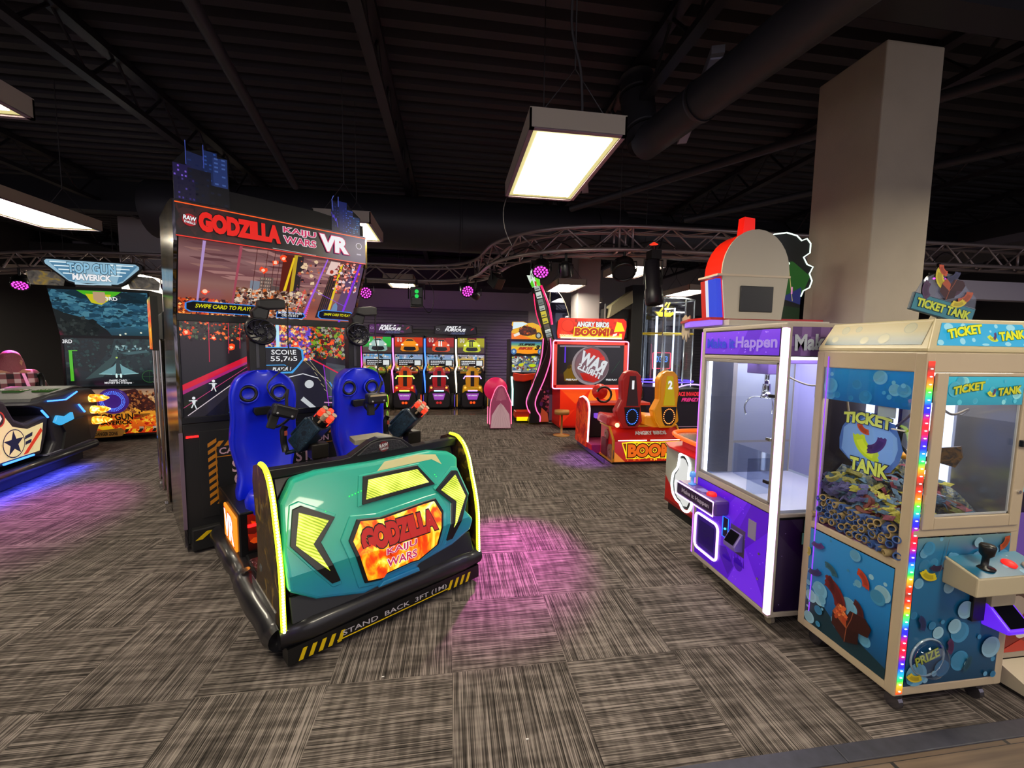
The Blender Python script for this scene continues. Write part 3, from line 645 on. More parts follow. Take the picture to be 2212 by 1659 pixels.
    def tower(x0, x1, h, c, wc, rows, cols, top=0):
        a.poly([(x0, 0), (x1, 0), (x1, h), (x0, h+top)], c)
        for j in range(rows):
            for k in range(cols):
                if rd.random() < .75: a.rect(x0+(x1-x0)*(k+.2)/cols, h*(j+.3)/rows, x0+(x1-x0)*(k+.7)/cols, h*(j+.7)/rows, wc if rd.random() < .6 else c, step=(j == 0 and k == 0))
    tower(.055, .15, .78, '#121a3c', '#20346c', 12, 3, .04); tower(.13, .19, .9, '#122048', '#28468c', 14, 3); tower(.17, .235, .84, '#1c2c5c', '#38508c', 12, 2, -.03)
    tower(.0, .075, .58, '#17103a', '#6a4ab8', 8, 5); tower(.06, .16, .55, '#0c0c18', '#141a30', 6, 4); tower(.0, .09, .38, '#100c28', '#4a3c90', 5, 6); tower(.15, .24, .34, '#08080c', '#101424', 4, 3)
    for x in (.055, .13): a.line([(x, .6), (x, .98)], .004, '#3a4aa0')
    a.build('skyline_cutout', LIT, t); a = Art((.0, yb-.004, 2.69), X, Z, W_, .42)
    tower(.83, .89, .62, '#141c50', '#2a3c98', 12, 4); tower(.79, .84, .52, '#0c1030', '#202c70', 8, 3, .1); tower(.88, .93, .48, '#101a48', '#3a58c0', 10, 4); tower(.93, .975, .36, '#0c2250', '#3a7ac0', 8, 4)
    a.line([(.80, .4), (.795, .62), (.805, .7)], .004, '#5a6ad0'); a.line([(.835, .5), (.835, .7)], .004, '#5a6ad0')
    a.line([(.79, .36), (.80, .26), (.805, .32), (.815, .2), (.82, .26), (.83, .08)], .004, '#5a4ae0')
    a.build('skyline_cutout', LIT, t)
    MB().prism([(0, 0), (.24, 0), (.24, .84), (.13, .9), (.05, .8), (0, .58)], (0, yb-.003, 2.69), X*W_, Z*.42, (0, .004, 0)).build('cutout_backing', MATTE, t); MB().prism([(.79, 0), (.98, 0), (.98, .36), (.93, .48), (.89, .62), (.79, .6)], (0, yb-.003, 2.69), X*W_, Z*.42, (0, .004, 0)).build('cutout_backing', MATTE, t)
    # lower door with warning decal, red glow strip, hazard skirt
    HZ = mat('hazard_orange', '#c07a10', .45)
    door = MB().box(.10, W_-.1, -.008, .0, .26, .98).build('service_door', MATTE, t, bevel=.004)
    mb = MB()
    for k in range(9):
        z0 = .36+k*.06
        mb.prism([(.155, z0), (.155, z0+.032), (.215, z0+.072), (.215, z0+.04)], (0, -.0102, 0), X, Z, (0, .002, 0))
    for k in range(16):
        x0 = .20+k*.065
        for zz in (.84, .36): mb.prism([(x0, zz), (x0+.034, zz), (x0+.066, zz+.045), (x0+.032, zz+.045)], (0, -.0102, 0), X, Z, (0, .002, 0))
    mb.prism([(.205, .42), (.212, .42), (.212, .83), (.205, .83)], (0, -.0102, 0), X, Z, (0, .002, 0)); mb.prism([(.205, .75), (W_-.15, .75), (W_-.15, .756), (.205, .756)], (0, -.0102, 0), X, Z, (0, .002, 0))
    mb.build('hazard_stripes', HZ, t)
    PK = mat('decal_pink', '#d0a8b8', .5)
    lettering('CAUTION', (.40, -.0105, .80), X, Z, .34, .055, [(PK, .02)], t, 'caution_lettering'); lettering('STAY\nOUT', (.45, -.0105, .60), X, Z, .27, .22, [(PK, .02)], t, 'caution_lettering')
    lettering('MOTION', (.96, -.0105, .80), X, Z, .30, .055, [(PK, .02)], t, 'caution_lettering'); lettering('STAY\nBACK', (.96, -.0105, .60), X, Z, .32, .22, [(PK, .02)], t, 'caution_lettering')
    mb = MB(); YH = mat('hazard_yellow', '#d8b800', .45)
    for k in range(11): x0 = .04+k*.12; mb.prism([(x0, .11), (x0+.045, .11), (x0+.12, .17), (x0+.075, .17)], (0, -.0625, 0), X, Z, (0, .002, 0))
    mb.build('skirt_stripes', YH, t)
    MB().box(.02, .10, -.008, -.002, .935, .95).build('red_glow_strip', led('red_strip', '#ff1010', 5), t)
    return t
gz_cab = make_gz_cabinet()
# the twin cabinet standing behind it
def make_back_cabinet():
    t = thing('twin_arcade_cabinet', 'chrome-edged arcade cabinet directly behind the tall VR screen cabinet, small orange sign on its edge', 'arcade machine', (GZ_O[0]-math.sin(GZ_A)*1.12, GZ_O[1]+math.cos(GZ_A)*1.12, 0), GZ_A)
    MB().box(.02, 1.3, .05, 1.1, .03, 2.0).build('body', MATTE, t, bevel=.01)
    SM = mat('mirror_trim', '#b8b2a8', .08, 1)
    for y in (.02, .55, 1.06): MB().box(-.04, .0, y, y+.06, .08, 1.72).build('chrome_post', SM, t, bevel=.012)
    MB().box(-.012, .0, .1, 1.05, .1, 1.7).build('side_panel', fire_mat('twin_side_art', [(.3, '#14060a'), (.5, '#7a4a14'), (.6, '#2c2430'), (.7, '#b08828')], 4, 0), t)
    a = Art((-.085, .48, 1.62), (0, -1, 0), Z, .42, .5); a.grad(0, 0, 1, 1, [(0, '#d83a10'), (.35, '#ffb010'), (.5, '#e04818'), (.8, '#f05010'), (1, '#3a8040')]); a.bits(60, (0, .0, 1, 1), .04, ['#ff8020', '#c82010', '#ffd060', '#3a7030'], 31)
    sg = a.build('side_sign', LIT, t); Box('sign_case', -.083, -.03, .05, .49, 1.61, 2.13, MATTE, t)
    for y in (.08, .9): MB().cyl((-.03, y, 0), (-.03, y, .05), .025).box(-.06, 0, y-.05, y+.05, .05, .09).build('foot', CHROME, t)
make_back_cabinet()

def make_pod():
    t = thing('vr_motion_pod', 'teal and black two-seat VR motion pod with glowing yellow-green edges and flame plate', 'arcade ride', GZ_O, GZ_A)
    x0, x1, yf, yb = .23, 1.45, -1.83, -.10
    lean = lambda z: yf+max(0, z-.5)/.5*.24
    warp = lambda v: Vector((v.x, v.y-yf+lean(v.z), v.z)); cuts = [((0, 0, .5), (0, 0, 1))]
    BL = mat('pod_black', '#0c0c0e', .35)
    MB().box(x0, x1, yf+.03, yb, .09, .23).build('base', BL, t, bevel=.012)
    # padded bumper all round the base
    BUM = mat('bumper_vinyl', '#1b1a1e', .32, coat=.3)
    for nm, p in (('front', [(x0-.05, yf+.015, .175), (x1+.05, yf+.015, .175)]), ('left', [(x0-.03, yf+.02, .15), (x0-.05, -1.25, .165), (x0-.03, -.95, .15), (x0-.04, -.6, .16), (x0-.03, yb, .15)]), ('right', [(x1+.03, yf+.02, .15), (x1+.03, yb, .15)])):
        pts = smoothpath(p, 6); mb = MB(); r = .075; mb.tube(pts, r, 16, rs=[r*(1+.05*math.sin(i*1.7)) if 0 < i < len(pts)-1 else r*.85 for i in range(len(pts))])
        mb.build('bumper', BUM, t, smooth=True)
    MB().lathe([(0, 0), (.03, .003), (.03, .01)], (x0-.052, -1.12, .245), (-.2, 0, 1), 12).build('bumper_seam', CHROME, t)
    # warning band under the bumper
    Box('skirt', x0-.02, x1+.02, yf-.045, yf+.05, .03, .12, BL, t)
    mb = MB(); YH = mat('hazard_yellow', '#d8b800', .45)
    def stripes(a0, a1):
        k = a0
        while k < a1: mb.prism([(k, .035), (k+.022, .035), (k+.046, .095), (k+.024, .095)], (0, yf-.047, 0), X, Z, (0, .0015, 0)); k += .05
    stripes(x0+.03, .48); stripes(1.2, x1-.06); mb.prism([(.46, .044), (1.22, .044), (1.22, .05), (.46, .05)], (0, yf-.047, 0), X, Z, (0, .0015, 0)); mb.build('warning_stripes', YH, t)
    lettering('STAND  BACK  3FT (1M)', (.84, yf-.0465, .072), X, Z, .70, .038, [(mat('decal_white', '#b8b2b8', .5), .01)], t, 'warning_lettering')
    for x, y in ((x0+.06, yf+.08), (x1-.06, yf+.08), (.84, yf+.08), (x0+.06, yb-.2), (x1-.06, yb-.2)):
        c = MB().cyl((x-.012, y, .032), (x+.012, y, .032), .032, n=16); c.cyl((x, y, .05), (x, y, .09), .01, n=8); c.build('caster', mat('caster_steel', '#77747c', .25, .9), t)
    # teal front shell, LED light painted into its colour as blue toward the bottom
    shell = [(0.24, 0.835), (0.314, 0.943), (0.448, 0.962), (0.765, 0.954), (1.20, 0.958), (1.36, 0.925), (1.42, 0.882), (1.396, 0.81), (1.43, 0.685), (1.356, 0.563), (1.425, 0.471), (1.40, 0.402), (1.245, 0.339), (0.984, 0.295), (0.958, 0.257), (0.742, 0.26), (0.621, 0.248), (0.359, 0.326), (0.224, 0.42), (0.215, 0.61)]
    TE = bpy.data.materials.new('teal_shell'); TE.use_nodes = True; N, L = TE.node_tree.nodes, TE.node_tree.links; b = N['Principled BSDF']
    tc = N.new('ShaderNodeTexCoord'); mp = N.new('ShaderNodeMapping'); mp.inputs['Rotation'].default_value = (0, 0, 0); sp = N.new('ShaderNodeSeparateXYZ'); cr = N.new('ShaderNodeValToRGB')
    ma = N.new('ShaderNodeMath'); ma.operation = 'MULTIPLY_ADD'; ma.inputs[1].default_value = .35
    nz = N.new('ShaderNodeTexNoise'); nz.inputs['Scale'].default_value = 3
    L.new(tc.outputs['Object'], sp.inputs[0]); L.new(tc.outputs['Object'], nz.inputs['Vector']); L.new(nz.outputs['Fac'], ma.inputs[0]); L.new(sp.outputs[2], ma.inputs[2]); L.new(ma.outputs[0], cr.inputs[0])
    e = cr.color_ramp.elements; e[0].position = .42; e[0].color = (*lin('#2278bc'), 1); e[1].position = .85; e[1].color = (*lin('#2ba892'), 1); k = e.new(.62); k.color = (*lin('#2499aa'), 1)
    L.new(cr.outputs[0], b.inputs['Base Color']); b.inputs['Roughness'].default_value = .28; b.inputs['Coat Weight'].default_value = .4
    def inset(p, k, cx=None, cy=None):
        cx = sum(a for a, _ in p)/len(p); cy = sum(b_ for _, b_ in p)/len(p); return [(cx+(a-cx)*k, cy+(b_-cy)*k) for a, b_ in p]
    def lay(poly, y0, y1, name, m, bev=.004, par=None):
        return MB().prism(poly, (0, yf+y0, 0), X, Z, (0, y1-y0, 0)).build(name, m, par or t, bevel=bev, bseg=3, warp=warp, cuts=cuts)
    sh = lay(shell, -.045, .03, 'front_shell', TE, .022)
    Box('front_wall', x0+.02, x1-.02, yf+.03, yf+.12, .23, .6, BL, t)
    MB().prism([(yf+.05, .5), (yf+.16, .5), (yf+.36, .98), (yf+.27, .98)], (x0+.02, 0, 0), Y, Z, (x1-x0-.04, 0, 0)).build('front_frame', BL, t)
    MB().prism([(-1.98+.12, .23), (yf+.2, .23), (yf+.2, .36), (-1.98+.17, .36)], (x0+.01, 0, 0), Y, Z, (x1-x0-.02, 0, 0)).build('lower_black_panel', BL, t, bevel=.008)
    VENT = bpy.data.materials.new('lit_mesh_vent'); VENT.use_nodes = True; N, L = VENT.node_tree.nodes, VENT.node_tree.links; b = N['Principled BSDF']
    tc = N.new('ShaderNodeTexCoord'); w1 = N.new('ShaderNodeTexWave'); w1.inputs['Scale'].default_value = 26; w1.inputs['Distortion'].default_value = 1.5; w1.inputs['Detail'].default_value = 1; w1.bands_direction = 'DIAGONAL'
    n1 = N.new('ShaderNodeTexNoise'); n1.inputs['Scale'].default_value = 7; mm = N.new('ShaderNodeMath'); mm.operation = 'MULTIPLY_ADD'; mm.inputs[1].default_value = .35; cr = N.new('ShaderNodeValToRGB')
    L.new(tc.outputs['Object'], w1.inputs['Vector']); L.new(tc.outputs['Object'], n1.inputs['Vector']); L.new(w1.outputs['Fac'], mm.inputs[0]); L.new(n1.outputs['Fac'], mm.inputs[2]); L.new(mm.outputs[0], cr.inputs[0])
    e = cr.color_ramp.elements; e[0].position = .38; e[0].color = (*lin('#86a018'), 1); e[1].position = .85; e[1].color = (*lin('#fbff8a'), 1); k = e.new(.6); k.color = (*lin('#d8e830'), 1)
    L.new(cr.outputs[0], b.inputs['Emission Color']); b.inputs['Emission Strength'].default_value = 1.15; b.inputs['Base Color'].default_value = (.1, .12, .02, 1)
    tp = [(0.700, 0.890), (1.076, 0.890), (1.172, 0.755), (0.662, 0.742)]; ti = [(0.727, 0.868), (1.066, 0.868), (1.128, 0.777), (0.689, 0.767)]
    ch_ = [(0.29, 0.803), (0.335, 0.812), (0.497, 0.718), (0.402, 0.618), (0.482, 0.395), (0.435, 0.395), (0.252, 0.64)]; ci = [(0.318, 0.783), (0.460, 0.712), (0.362, 0.622), (0.425, 0.474), (0.279, 0.638)]
    mir = lambda p: [(1.665-a, b_) for a, b_ in p][::-1]
    for o_, i_ in ((tp, ti), (ch_, ci), (mir(ch_), mir(ci))):
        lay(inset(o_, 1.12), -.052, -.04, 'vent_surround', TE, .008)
        v = lay(o_, -.062, -.04, 'vent_frame', BL, .003); lay(i_, -.066, -.055, 'vent_mesh', VENT, 0, v)
    sg = [(0.546, 0.584), (0.613, 0.677), (0.749, 0.656), (1.06, 0.672), (1.15, 0.673), (1.185, 0.589), (1.117, 0.393), (0.971, 0.335), (0.921, 0.341), (0.743, 0.330), (0.72, 0.306), (0.617, 0.325)]
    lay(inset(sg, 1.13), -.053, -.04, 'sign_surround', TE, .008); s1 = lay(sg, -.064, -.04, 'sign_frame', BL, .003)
    FLAME = fire_mat('flame_plate', [(.3, '#8a0c04'), (.45, '#e04408'), (.55, '#ff9a10'), (.64, '#ffe050'), (.75, '#fff6b0')], 9, 1.0, (1, 1, .5))
    pl_ = lay(inset(sg, .93), -.068, -.055, 'flame_plate', FLAME, 0, s1)
    gz = lambda zz: lean(zz)-.0695
    wy = lambda v: Vector((v.x, v.y+lean(v.z), v.z))
    for s_, z_, w_, h_ in (('GODZILLA', .565, .50, .125),): lettering(s_, (.86, -.070, z_), X, Z, w_, h_, [(TXB, .13), (led('red_letters', '#d01008', .8), .08)], s1, 'plate_lettering', warp=wy, cuts=cuts)
    for s_, z_ in (('KAIJU', .465), ('WARS', .40)): lettering(s_, (.85, -.070, z_), X, Z, .20, .05, [(TXW, .06), (TXM, .02)], s1, 'plate_lettering', warp=wy, cuts=cuts)
    # reflection painted on as a pale patch, green glints on the shell, notch trim
    MB().prism([(.80, .90), (1.20, .905), (1.27, .86), (1.24, .93), (1.1, .95), (.86, .945)], (0, yf-.0465, 0), X, Z, (0, .002, 0)).build('painted_shell_reflection', mat('shell_reflection_tint', '#c8c490', .4), t, warp=warp, cuts=cuts)
    GR = led('green_glint', '#20ff50', 2.5); mb = MB()
    for i in range(5): mb.ball((.60+i*.018, lean(.80)-.05, .800+i*.004), .0035, 8)
    mb.build('green_led_row', GR, t); mb = MB()
    for i in range(7): mb.ball((1.19+i*.012, lean(.8)-.05, .81-i*.016), .003, 8)
    for i in range(3): mb.ball((.455+i*.008, lean(.75)-.05, .755-i*.01), .003, 8)
    mb.build('green_led_row', GR, t)
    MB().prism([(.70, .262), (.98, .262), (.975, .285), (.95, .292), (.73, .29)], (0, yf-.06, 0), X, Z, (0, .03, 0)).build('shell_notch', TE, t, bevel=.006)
    # curved side wings with glowing edge
    prof = [(yf-.02, .22), (yf-.015, .35), (yf-.01, .5), (yf+.02, .64), (yf+.06, .76), (yf+.10, .88), (yf+.155, .965), (yf+.235, 1.015), (yf+.33, 1.02), (yf+.43, .99), (yf+.46, .9), (yf+.43, .75), (yf+.40, .6), (yf+.40, .45), (yf+.46, .3), (yf+.60, .22)]
    CAMO = fire_mat('camo_wing_art', [(.35, '#0d0a08'), (.48, '#4a3212'), (.55, '#1c140c'), (.68, '#8a6a20')], 9, 0)
    LY = led('yellow_green_led', '#d8ff20', 3.4); LYD = led('yellow_green_dot', '#ffffb0', 6)
    for x, nx in ((x0-.045, -1), (x1+.015, 1)):
        w = MB().prism(prof, (x, 0, 0), Y, Z, (.03, 0, 0)).build('side_wing', [CAMO], t, bevel=.004)
        e_ = smoothpath([(x+.015, y-.008, z) for y, z in prof[0:1]+prof[1:9]], 8); d_ = resample(e_, .016)
        MB().tube(e_, .014, 8).build('led_edge', LY, w); mb = MB()
        for p in d_: mb.ball((p.x, p.y-.012, p.z), .008, 6)
        mb.build('led_dot', LYD, w)
        MB().box(x-.004, x, yf+.05, yf+.55, .235, .285).build('kick_plate', STEEL, w)
    MB().lathe([(.022, 0), (.022, .002), (0, .002)], (x0-.045, yf+.33, .42), (-1, 0, 0), 16).build('round_badge', mat('badge_grey', '#5a5a5a', .5), t)
    lettering('VR', (x0-.0455, yf+.25, .80), (0, -1, 0), Z, .05, .03, [(mat('badge_tan', '#8a7a5a', .5), .02)], t, 'wing_lettering')
    # top rail with raised centre logo block
    rail = [(.19, .95), (.19, 1.005), (.60, .995), (.66, 1.00), (.795, 1.078), (.85, 1.092), (.95, 1.085), (1.015, 1.065), (1.10, 1.0), (1.46, 1.005), (1.46, .95)]
    MB().prism(rail, (0, yf+.22, 0), X, Z, (0, .07, 0)).build('top_rail', BL, t, bevel=.006)
    MB().prism([(.70, 1.0), (.79, 1.065), (.86, 1.078), (.95, 1.072), (1.0, 1.055), (1.06, 1.0)], (0, yf+.205, 0), X, Z, (0, .03, 0)).build('logo_block', mat('rail_grey', '#1b1a20', .5, bump=.5, bs=80), t, bevel=.004)
    raw_logo((.875, yf+.204, 1.035), X, Z, .034, t, lit=False, rot=.15)
    MB().prism([(0, 0), (.26, 0), (.23, .02), (.03, .02)], (.74, yf+.33, 1.04), X, Y*8, (0, 0, .03)).build('rail_shelf', mat('shelf_slats', '#8a8470', .5), t)
    # floor of the pod, seat box with VR light box
    a = Box('foot_deck', x0, x1, -1.42, -.98, .23, .25, mat('diamond_plate', '#6a4a4c', .25, .8, bump=1, bs=60), t)
    sb = MB().box(x0-.03, x1+.03, -.85, yb, .20, .53).build('seat_box', BL, t, bevel=.01)
    MB().box(x0-.045, x0-.03, -.84, yb-.02, .13, .19).build('kick_plate', STEEL, t)
    c_ = led('vr_box_white', '#fff2d8', 1.2)
    q = Box('vr_light_box', x0-.045, x0-.03, -.80, -.40, .24, .49, led('vr_box_orange', '#ff9020', 1.3), t, bevel=.01)
    lettering('VR', (x0-.046, -.60, .365), (0, -1, 0), Z, .33, .19, [(led('vr_outline', '#e02010', 1), .08), (led('vr_white', '#ffffff', 2), .04)], q, 'box_lettering')
    a = Art((x0+.02, -.852, .25), X, Z, x1-x0-.04, .26); a.grad(0, 0, 1, 1, [(0, '#1a0604'), (.5, '#5a120a'), (1, '#8a1408')]); a.bits(80, (0, 0, 1, 1), .05, ['#a8240c', '#2c0a08', '#d84a10', '#400c08', '#0a0606'], 44)
    rp = a.build('seat_box_art', DIMLIT, t); lettering('GODZILLA', (.60, -.862, .37), X, Z, .5, .12, [(led('dim_red_letters', '#8a1008', .6), .05)], rp, 'box_lettering')
    MB().box(x0+.02, x0+.1, -.86, -.853, .42, .44).build('red_led_strip', led('red_strip', '#ff1010', 5), t)
    # arm console in the middle
    MB().box(.78, .88, -1.35, -.85, .25, .72).build('centre_console', BL, t, bevel=.01)
    # two blue seats with mast
    BLUE = mat('blue_seat_shell', '#0a22d8', .35, coat=.3); RING = mat('ring_black', '#101014', .4)
    for i, sx in enumerate((.455, 1.21)):
        s = [(-.21, .02), (-.225, .10), (-.175, .20), (-.195, .30), (-.225, .42), (-.235, .52), (-.215, .64), (-.225, .76), (-.215, .86), (-.185, .945), (-.11, .985), (0, 1.0), (.11, .985), (.185, .945), (.215, .86), (.225, .76), (.215, .64), (.235, .52), (.225, .42), (.195, .30), (.175, .20), (.225, .10), (.21, .02)]
        # sweep rows: shell with curved section
        rows = [(.0, .20, -.02), (.08, .225, -.03), (.18, .175, 0), (.28, .20, .02), (.42, .235, .03), (.52, .232, .02), (.64, .215, 0), (.76, .232, -.01), (.86, .224, -.015), (.94, .19, -.01), (.985, .11, 0), (1.0, .05, .005)]
        mb = MB(); q = 13; vs = []
        for z, w, dy in rows:
            for j in range(q):
                u_ = -1+2*j/(q-1); yv = -.50+dy-.07*abs(u_)**3+.02*math.cos(u_*PI/2)*(1 if .25 < z < .85 else 0)*.8; vs.append((sx+u_*w, yv, .49+z))
        n_ = len(rows)
        for z, w, dy in rows:
            for j in range(q): u_ = -1+2*j/(q-1); vs.append((sx+u_*w*.96, -.33+dy+.10*(1-abs(u_)**2)*0-.06*abs(u_)**3, .49+z))
        fs = []
        for a_ in range(n_-1):
            for j in range(q-1): k0 = a_*q+j; fs.append((k0, k0+1, k0+q+1, k0+q)); k1 = k0+n_*q; fs.append((k1, k1+q, k1+q+1, k1+1))
            for j in (0, q-1): k0 = a_*q+j; k1 = k0+n_*q; fs.append((k0, k0+q, k1+q, k1) if j == 0 else (k0, k1, k1+q, k0+q))
        fs += [tuple(range((n_-1)*q, n_*q))+tuple(range(n_*q+(n_-1)*q, 2*n_*q))[::-1]]
        mb.add(vs, fs); st = mb.build('seat', BLUE, t, smooth=True, sub=1); st['label'] = ['left blue moulded seat', 'right blue moulded seat'][i]
        mb = MB(); mb.lathe([(.0, -.1), (.16, -.1), (.215, -.05), (.22, .02), (.19, .07), (.1, .085), (0, .085)], (sx, -.72, .55), (0, 0, 1), 20, sy=.8); mb.build('seat_cushion', BLUE, st, smooth=True)
        for hx in (-.105, .105):
            MB().tube([(sx+hx+math.cos(k*PI/14)*.052, -.53, 1.315+math.sin(k*PI/14)*.052) for k in range(28)], .011, 8, closed=True).build('ring', RING, st, smooth=True)
            MB().lathe([(.075, 0), (.078, .012), (.066, .016), (.06, .006)], (sx+hx, -.518, 1.315), (0, -1, 0), 24).build('ring_pad', BLUE, st, smooth=True)
        MB().prism([(-.07, .03), (.04, .035), (.065, .01), (.06, -.025), (-.06, -.03), (-.075, 0)], (sx, -.534, 1.175), X, Z, (0, .05, 0)).build('slot', BLACK, st, bevel=.004)
        ma_ = MB().box(sx-.075, sx+.035, -.47, -.38, 1.44, 1.74).box(sx-.032, sx-.008, -.476, -.468, 1.5, 1.7, 1).build('mast', [BLACK, mat('mast_highlight', '#3a3a40', .2)], st, bevel=.014)
        sp_ = MB(); sp_.lathe([(.108, 0), (.115, .03), (.105, .055), (.095, .045), (0, .045)], (sx, -.46, 1.785), (0, -1, 0), 28, sx=.85); spk = sp_.build('speaker', BLACK, st, smooth=True)
        mb = MB()
        for k in range(10):
            a_ = k*PI/5; mb.tube([(sx+math.cos(a_)*.025, -.508, 1.785+math.sin(a_)*.022), (sx+math.cos(a_+.5)*.06, -.508, 1.785+math.sin(a_+.5)*.05), (sx+math.cos(a_+.1)*.098, -.506, 1.785+math.sin(a_+.1)*.083)], .006, 5)
        for rr in (.045, .098): mb.tube([(sx+math.cos(k*PI/12)*rr, -.507, 1.785+math.sin(k*PI/12)*rr*.85) for k in range(24)], .006, 6, closed=True)
        mb.build('speaker_grille', mat('gloss_grille', '#2a2a38', .12, .6), spk, smooth=True)
        MB().prism([(-.04, 1.86), (-.055, 1.93), (0.0, 1.985), (.05, 2.0), (.07, 1.95), (.05, 1.87)], (sx, -.5, 0), X, Z, (0, .10, 0)).build('mast_head', BLACK, ma_, bevel=.012)
        MB().prism([(-.02, 1.96), (-.01, 2.02), (.12, 2.035), (.17, 2.03), (.175, 1.96), (.05, 1.945)], (sx, -.52, 0), X, Z, (0, .09, 0)).build('tracking_camera', mat('camera_black', '#141216', .5, var=.3), ma_, bevel=.012)
        hy = -1.02; hx, hz = (sx-.03, 1.235) if i == 0 else (sx-.06, 1.275)
    # gun turrets
    GUN = fire_mat('gun_camo', [(.35, '#0c1420'), (.5, '#22384a'), (.6, '#0e1a26'), (.72, '#3a5668')], 22, 0); RL = led('gun_red', '#ff3a20', 1.5); TL = mat('gun_tan', '#a89078', .4)
    for i, (gx, gy, gz_) in enumerate(((.60, -1.25, 1.05), (1.31, -1.25, 1.04))):
        g = MB().box(gx-.05, gx+.06, gy-.02, gy+.08, gz_-.12, gz_-.02).cyl((gx, gy+.03, .60), (gx, gy+.03, gz_-.1), .035, n=12).build('turret_mount', mat('mount_metal', '#2a2622', .35, .5), t, bevel=.008)
        g['label'] = ['left gun turret mount', 'right gun turret mount'][i]
        d = Vector((.34, -.55, .62)).normalized(); b0 = Vector((gx-.08, gy+.10, gz_-.02)); M = d.to_track_quat('Y', 'Z').to_matrix().to_4x4(); M.translation = b0
        MB().box(-.06, .06, -.03, .22, -.06, .06, M=M).box(-.04, .04, .0, .18, .06, .085, M=M).build('gun_body', GUN, g, bevel=.014)
        e_ = b0+d*.22; MB().cyl(e_, e_+d*.05, .06, n=16).build('gun_barrel', BLACK, g, bevel=.004)
        x_ = d.orthogonal().normalized(); y_ = d.cross(x_); m1 = MB(); m2 = MB()
        for k in range(7):
            c = e_+d*.05+(x_*math.cos(k*PI/3)+y_*math.sin(k*PI/3))*(.042 if k < 6 else 0); (m1 if k in (0, 2, 4) else m2).cyl(c-d*.03, c+d*.04, .0185, n=10)
        m1.build('muzzle_lit', RL, g, smooth=False); m2.build('muzzle', TL, g)
        MB().tube([b0+Vector((-.10, -.02, -.04)), b0+Vector((-.11, -.02, .02)), b0+Vector((-.115, -.03, .10)), b0+Vector((-.10, -.03, .13))], .02, 10).build('grip', BLACK, g, smooth=True)
        MB().tube([b0+Vector((-.10, -.02, -.05)), b0+Vector((-.02, 0, -.05)), b0+Vector((.06, 0, -.02))], .014, 8).build('grip_arm', GUN, g)
        MB().box(b0.x-.113, b0.x-.095, b0.y-.052, b0.y-.045, b0.z+.07, b0.z+.10).build('trigger', mat('trigger_rust', '#8a3420', .5), g)
    return t
make_pod()
def headset(loc, rz, label, path_pts, tilt):
    t = thing('vr_headset', label, 'VR headset', loc, rz, 'VR headsets hanging by their cords')
    M = Matrix.Rotation(tilt, 4, 'Y')
    MB().box(-.085, .085, -.05, .04, -.045, .045, M=M).build('visor', mat('headset_black', '#131214', .45), t, bevel=.02)
    MB().box(-.07, .07, -.056, -.05, .02, .034, M=M).build('top_trim', mat('headset_beige', '#a89878', .5) if tilt < .1 else BLACK, t)
    P = [M@Vector(p) for p in ((-.08, 0, 0), (-.06, .1, -.06), (0, .12, -.13), (.05, .1, -.10), (.08, .03, 0))]
    MB().tube(smoothpath(P, 5), .011, 6).build('head_strap', mat('strap_black', '#0c0c0e', .7), t)
    MB().box(-.075, -.02, -.02, .02, -.14, -.03, M=M).build('side_strap', mat('strap_black', '#0c0c0e', .7), t, bevel=.006)
    mb = MB(); mb.lathe([(.008, 0), (0, .003)], M@Vector((.05, -.051, -.02)), (0, -1, 0), 10); mb.lathe([(.008, 0), (0, .003)], M@Vector((-.05, -.051, -.02)), (0, -1, 0), 10); mb.build('sensor', mat('sensor_grey', '#a0a0a0', .3), t)
    MB().tube(smoothpath(path_pts, 6), .005, 6).build('cord', RUBBER, t)
    MB().tube([path_pts[-1], Vector(path_pts[-1])*.5+Vector((.005, 0, .01)), (0.02, 0, .04)], .011, 8).build('cord_sleeve', mat('cord_sleeve', '#201a18', .6), t)
def gzw(s, y, z): ca, sa = math.cos(GZ_A), math.sin(GZ_A); return (GZ_O[0]+s*ca-y*sa, GZ_O[1]+s*sa+y*ca, z)
headset(gzw(.515, -.80, 1.20), GZ_A, 'black VR headset dangling in front of the left blue seat', [(.13, .30, .79), (.12, .28, .5), (.08, .12, .35), (-.10, 0, .2), (-.04, -.02, .08), (.03, 0, .16)], .35)
headset(gzw(1.22, -.80, 1.245), GZ_A, 'black VR headset with beige trim dangling in front of the right blue seat', [(.15, .30, .74), (.14, .28, .5), (.10, .14, .35), (.02, 0, .25), (.05, -.02, .12), (.06, 0, .14)], -.02)
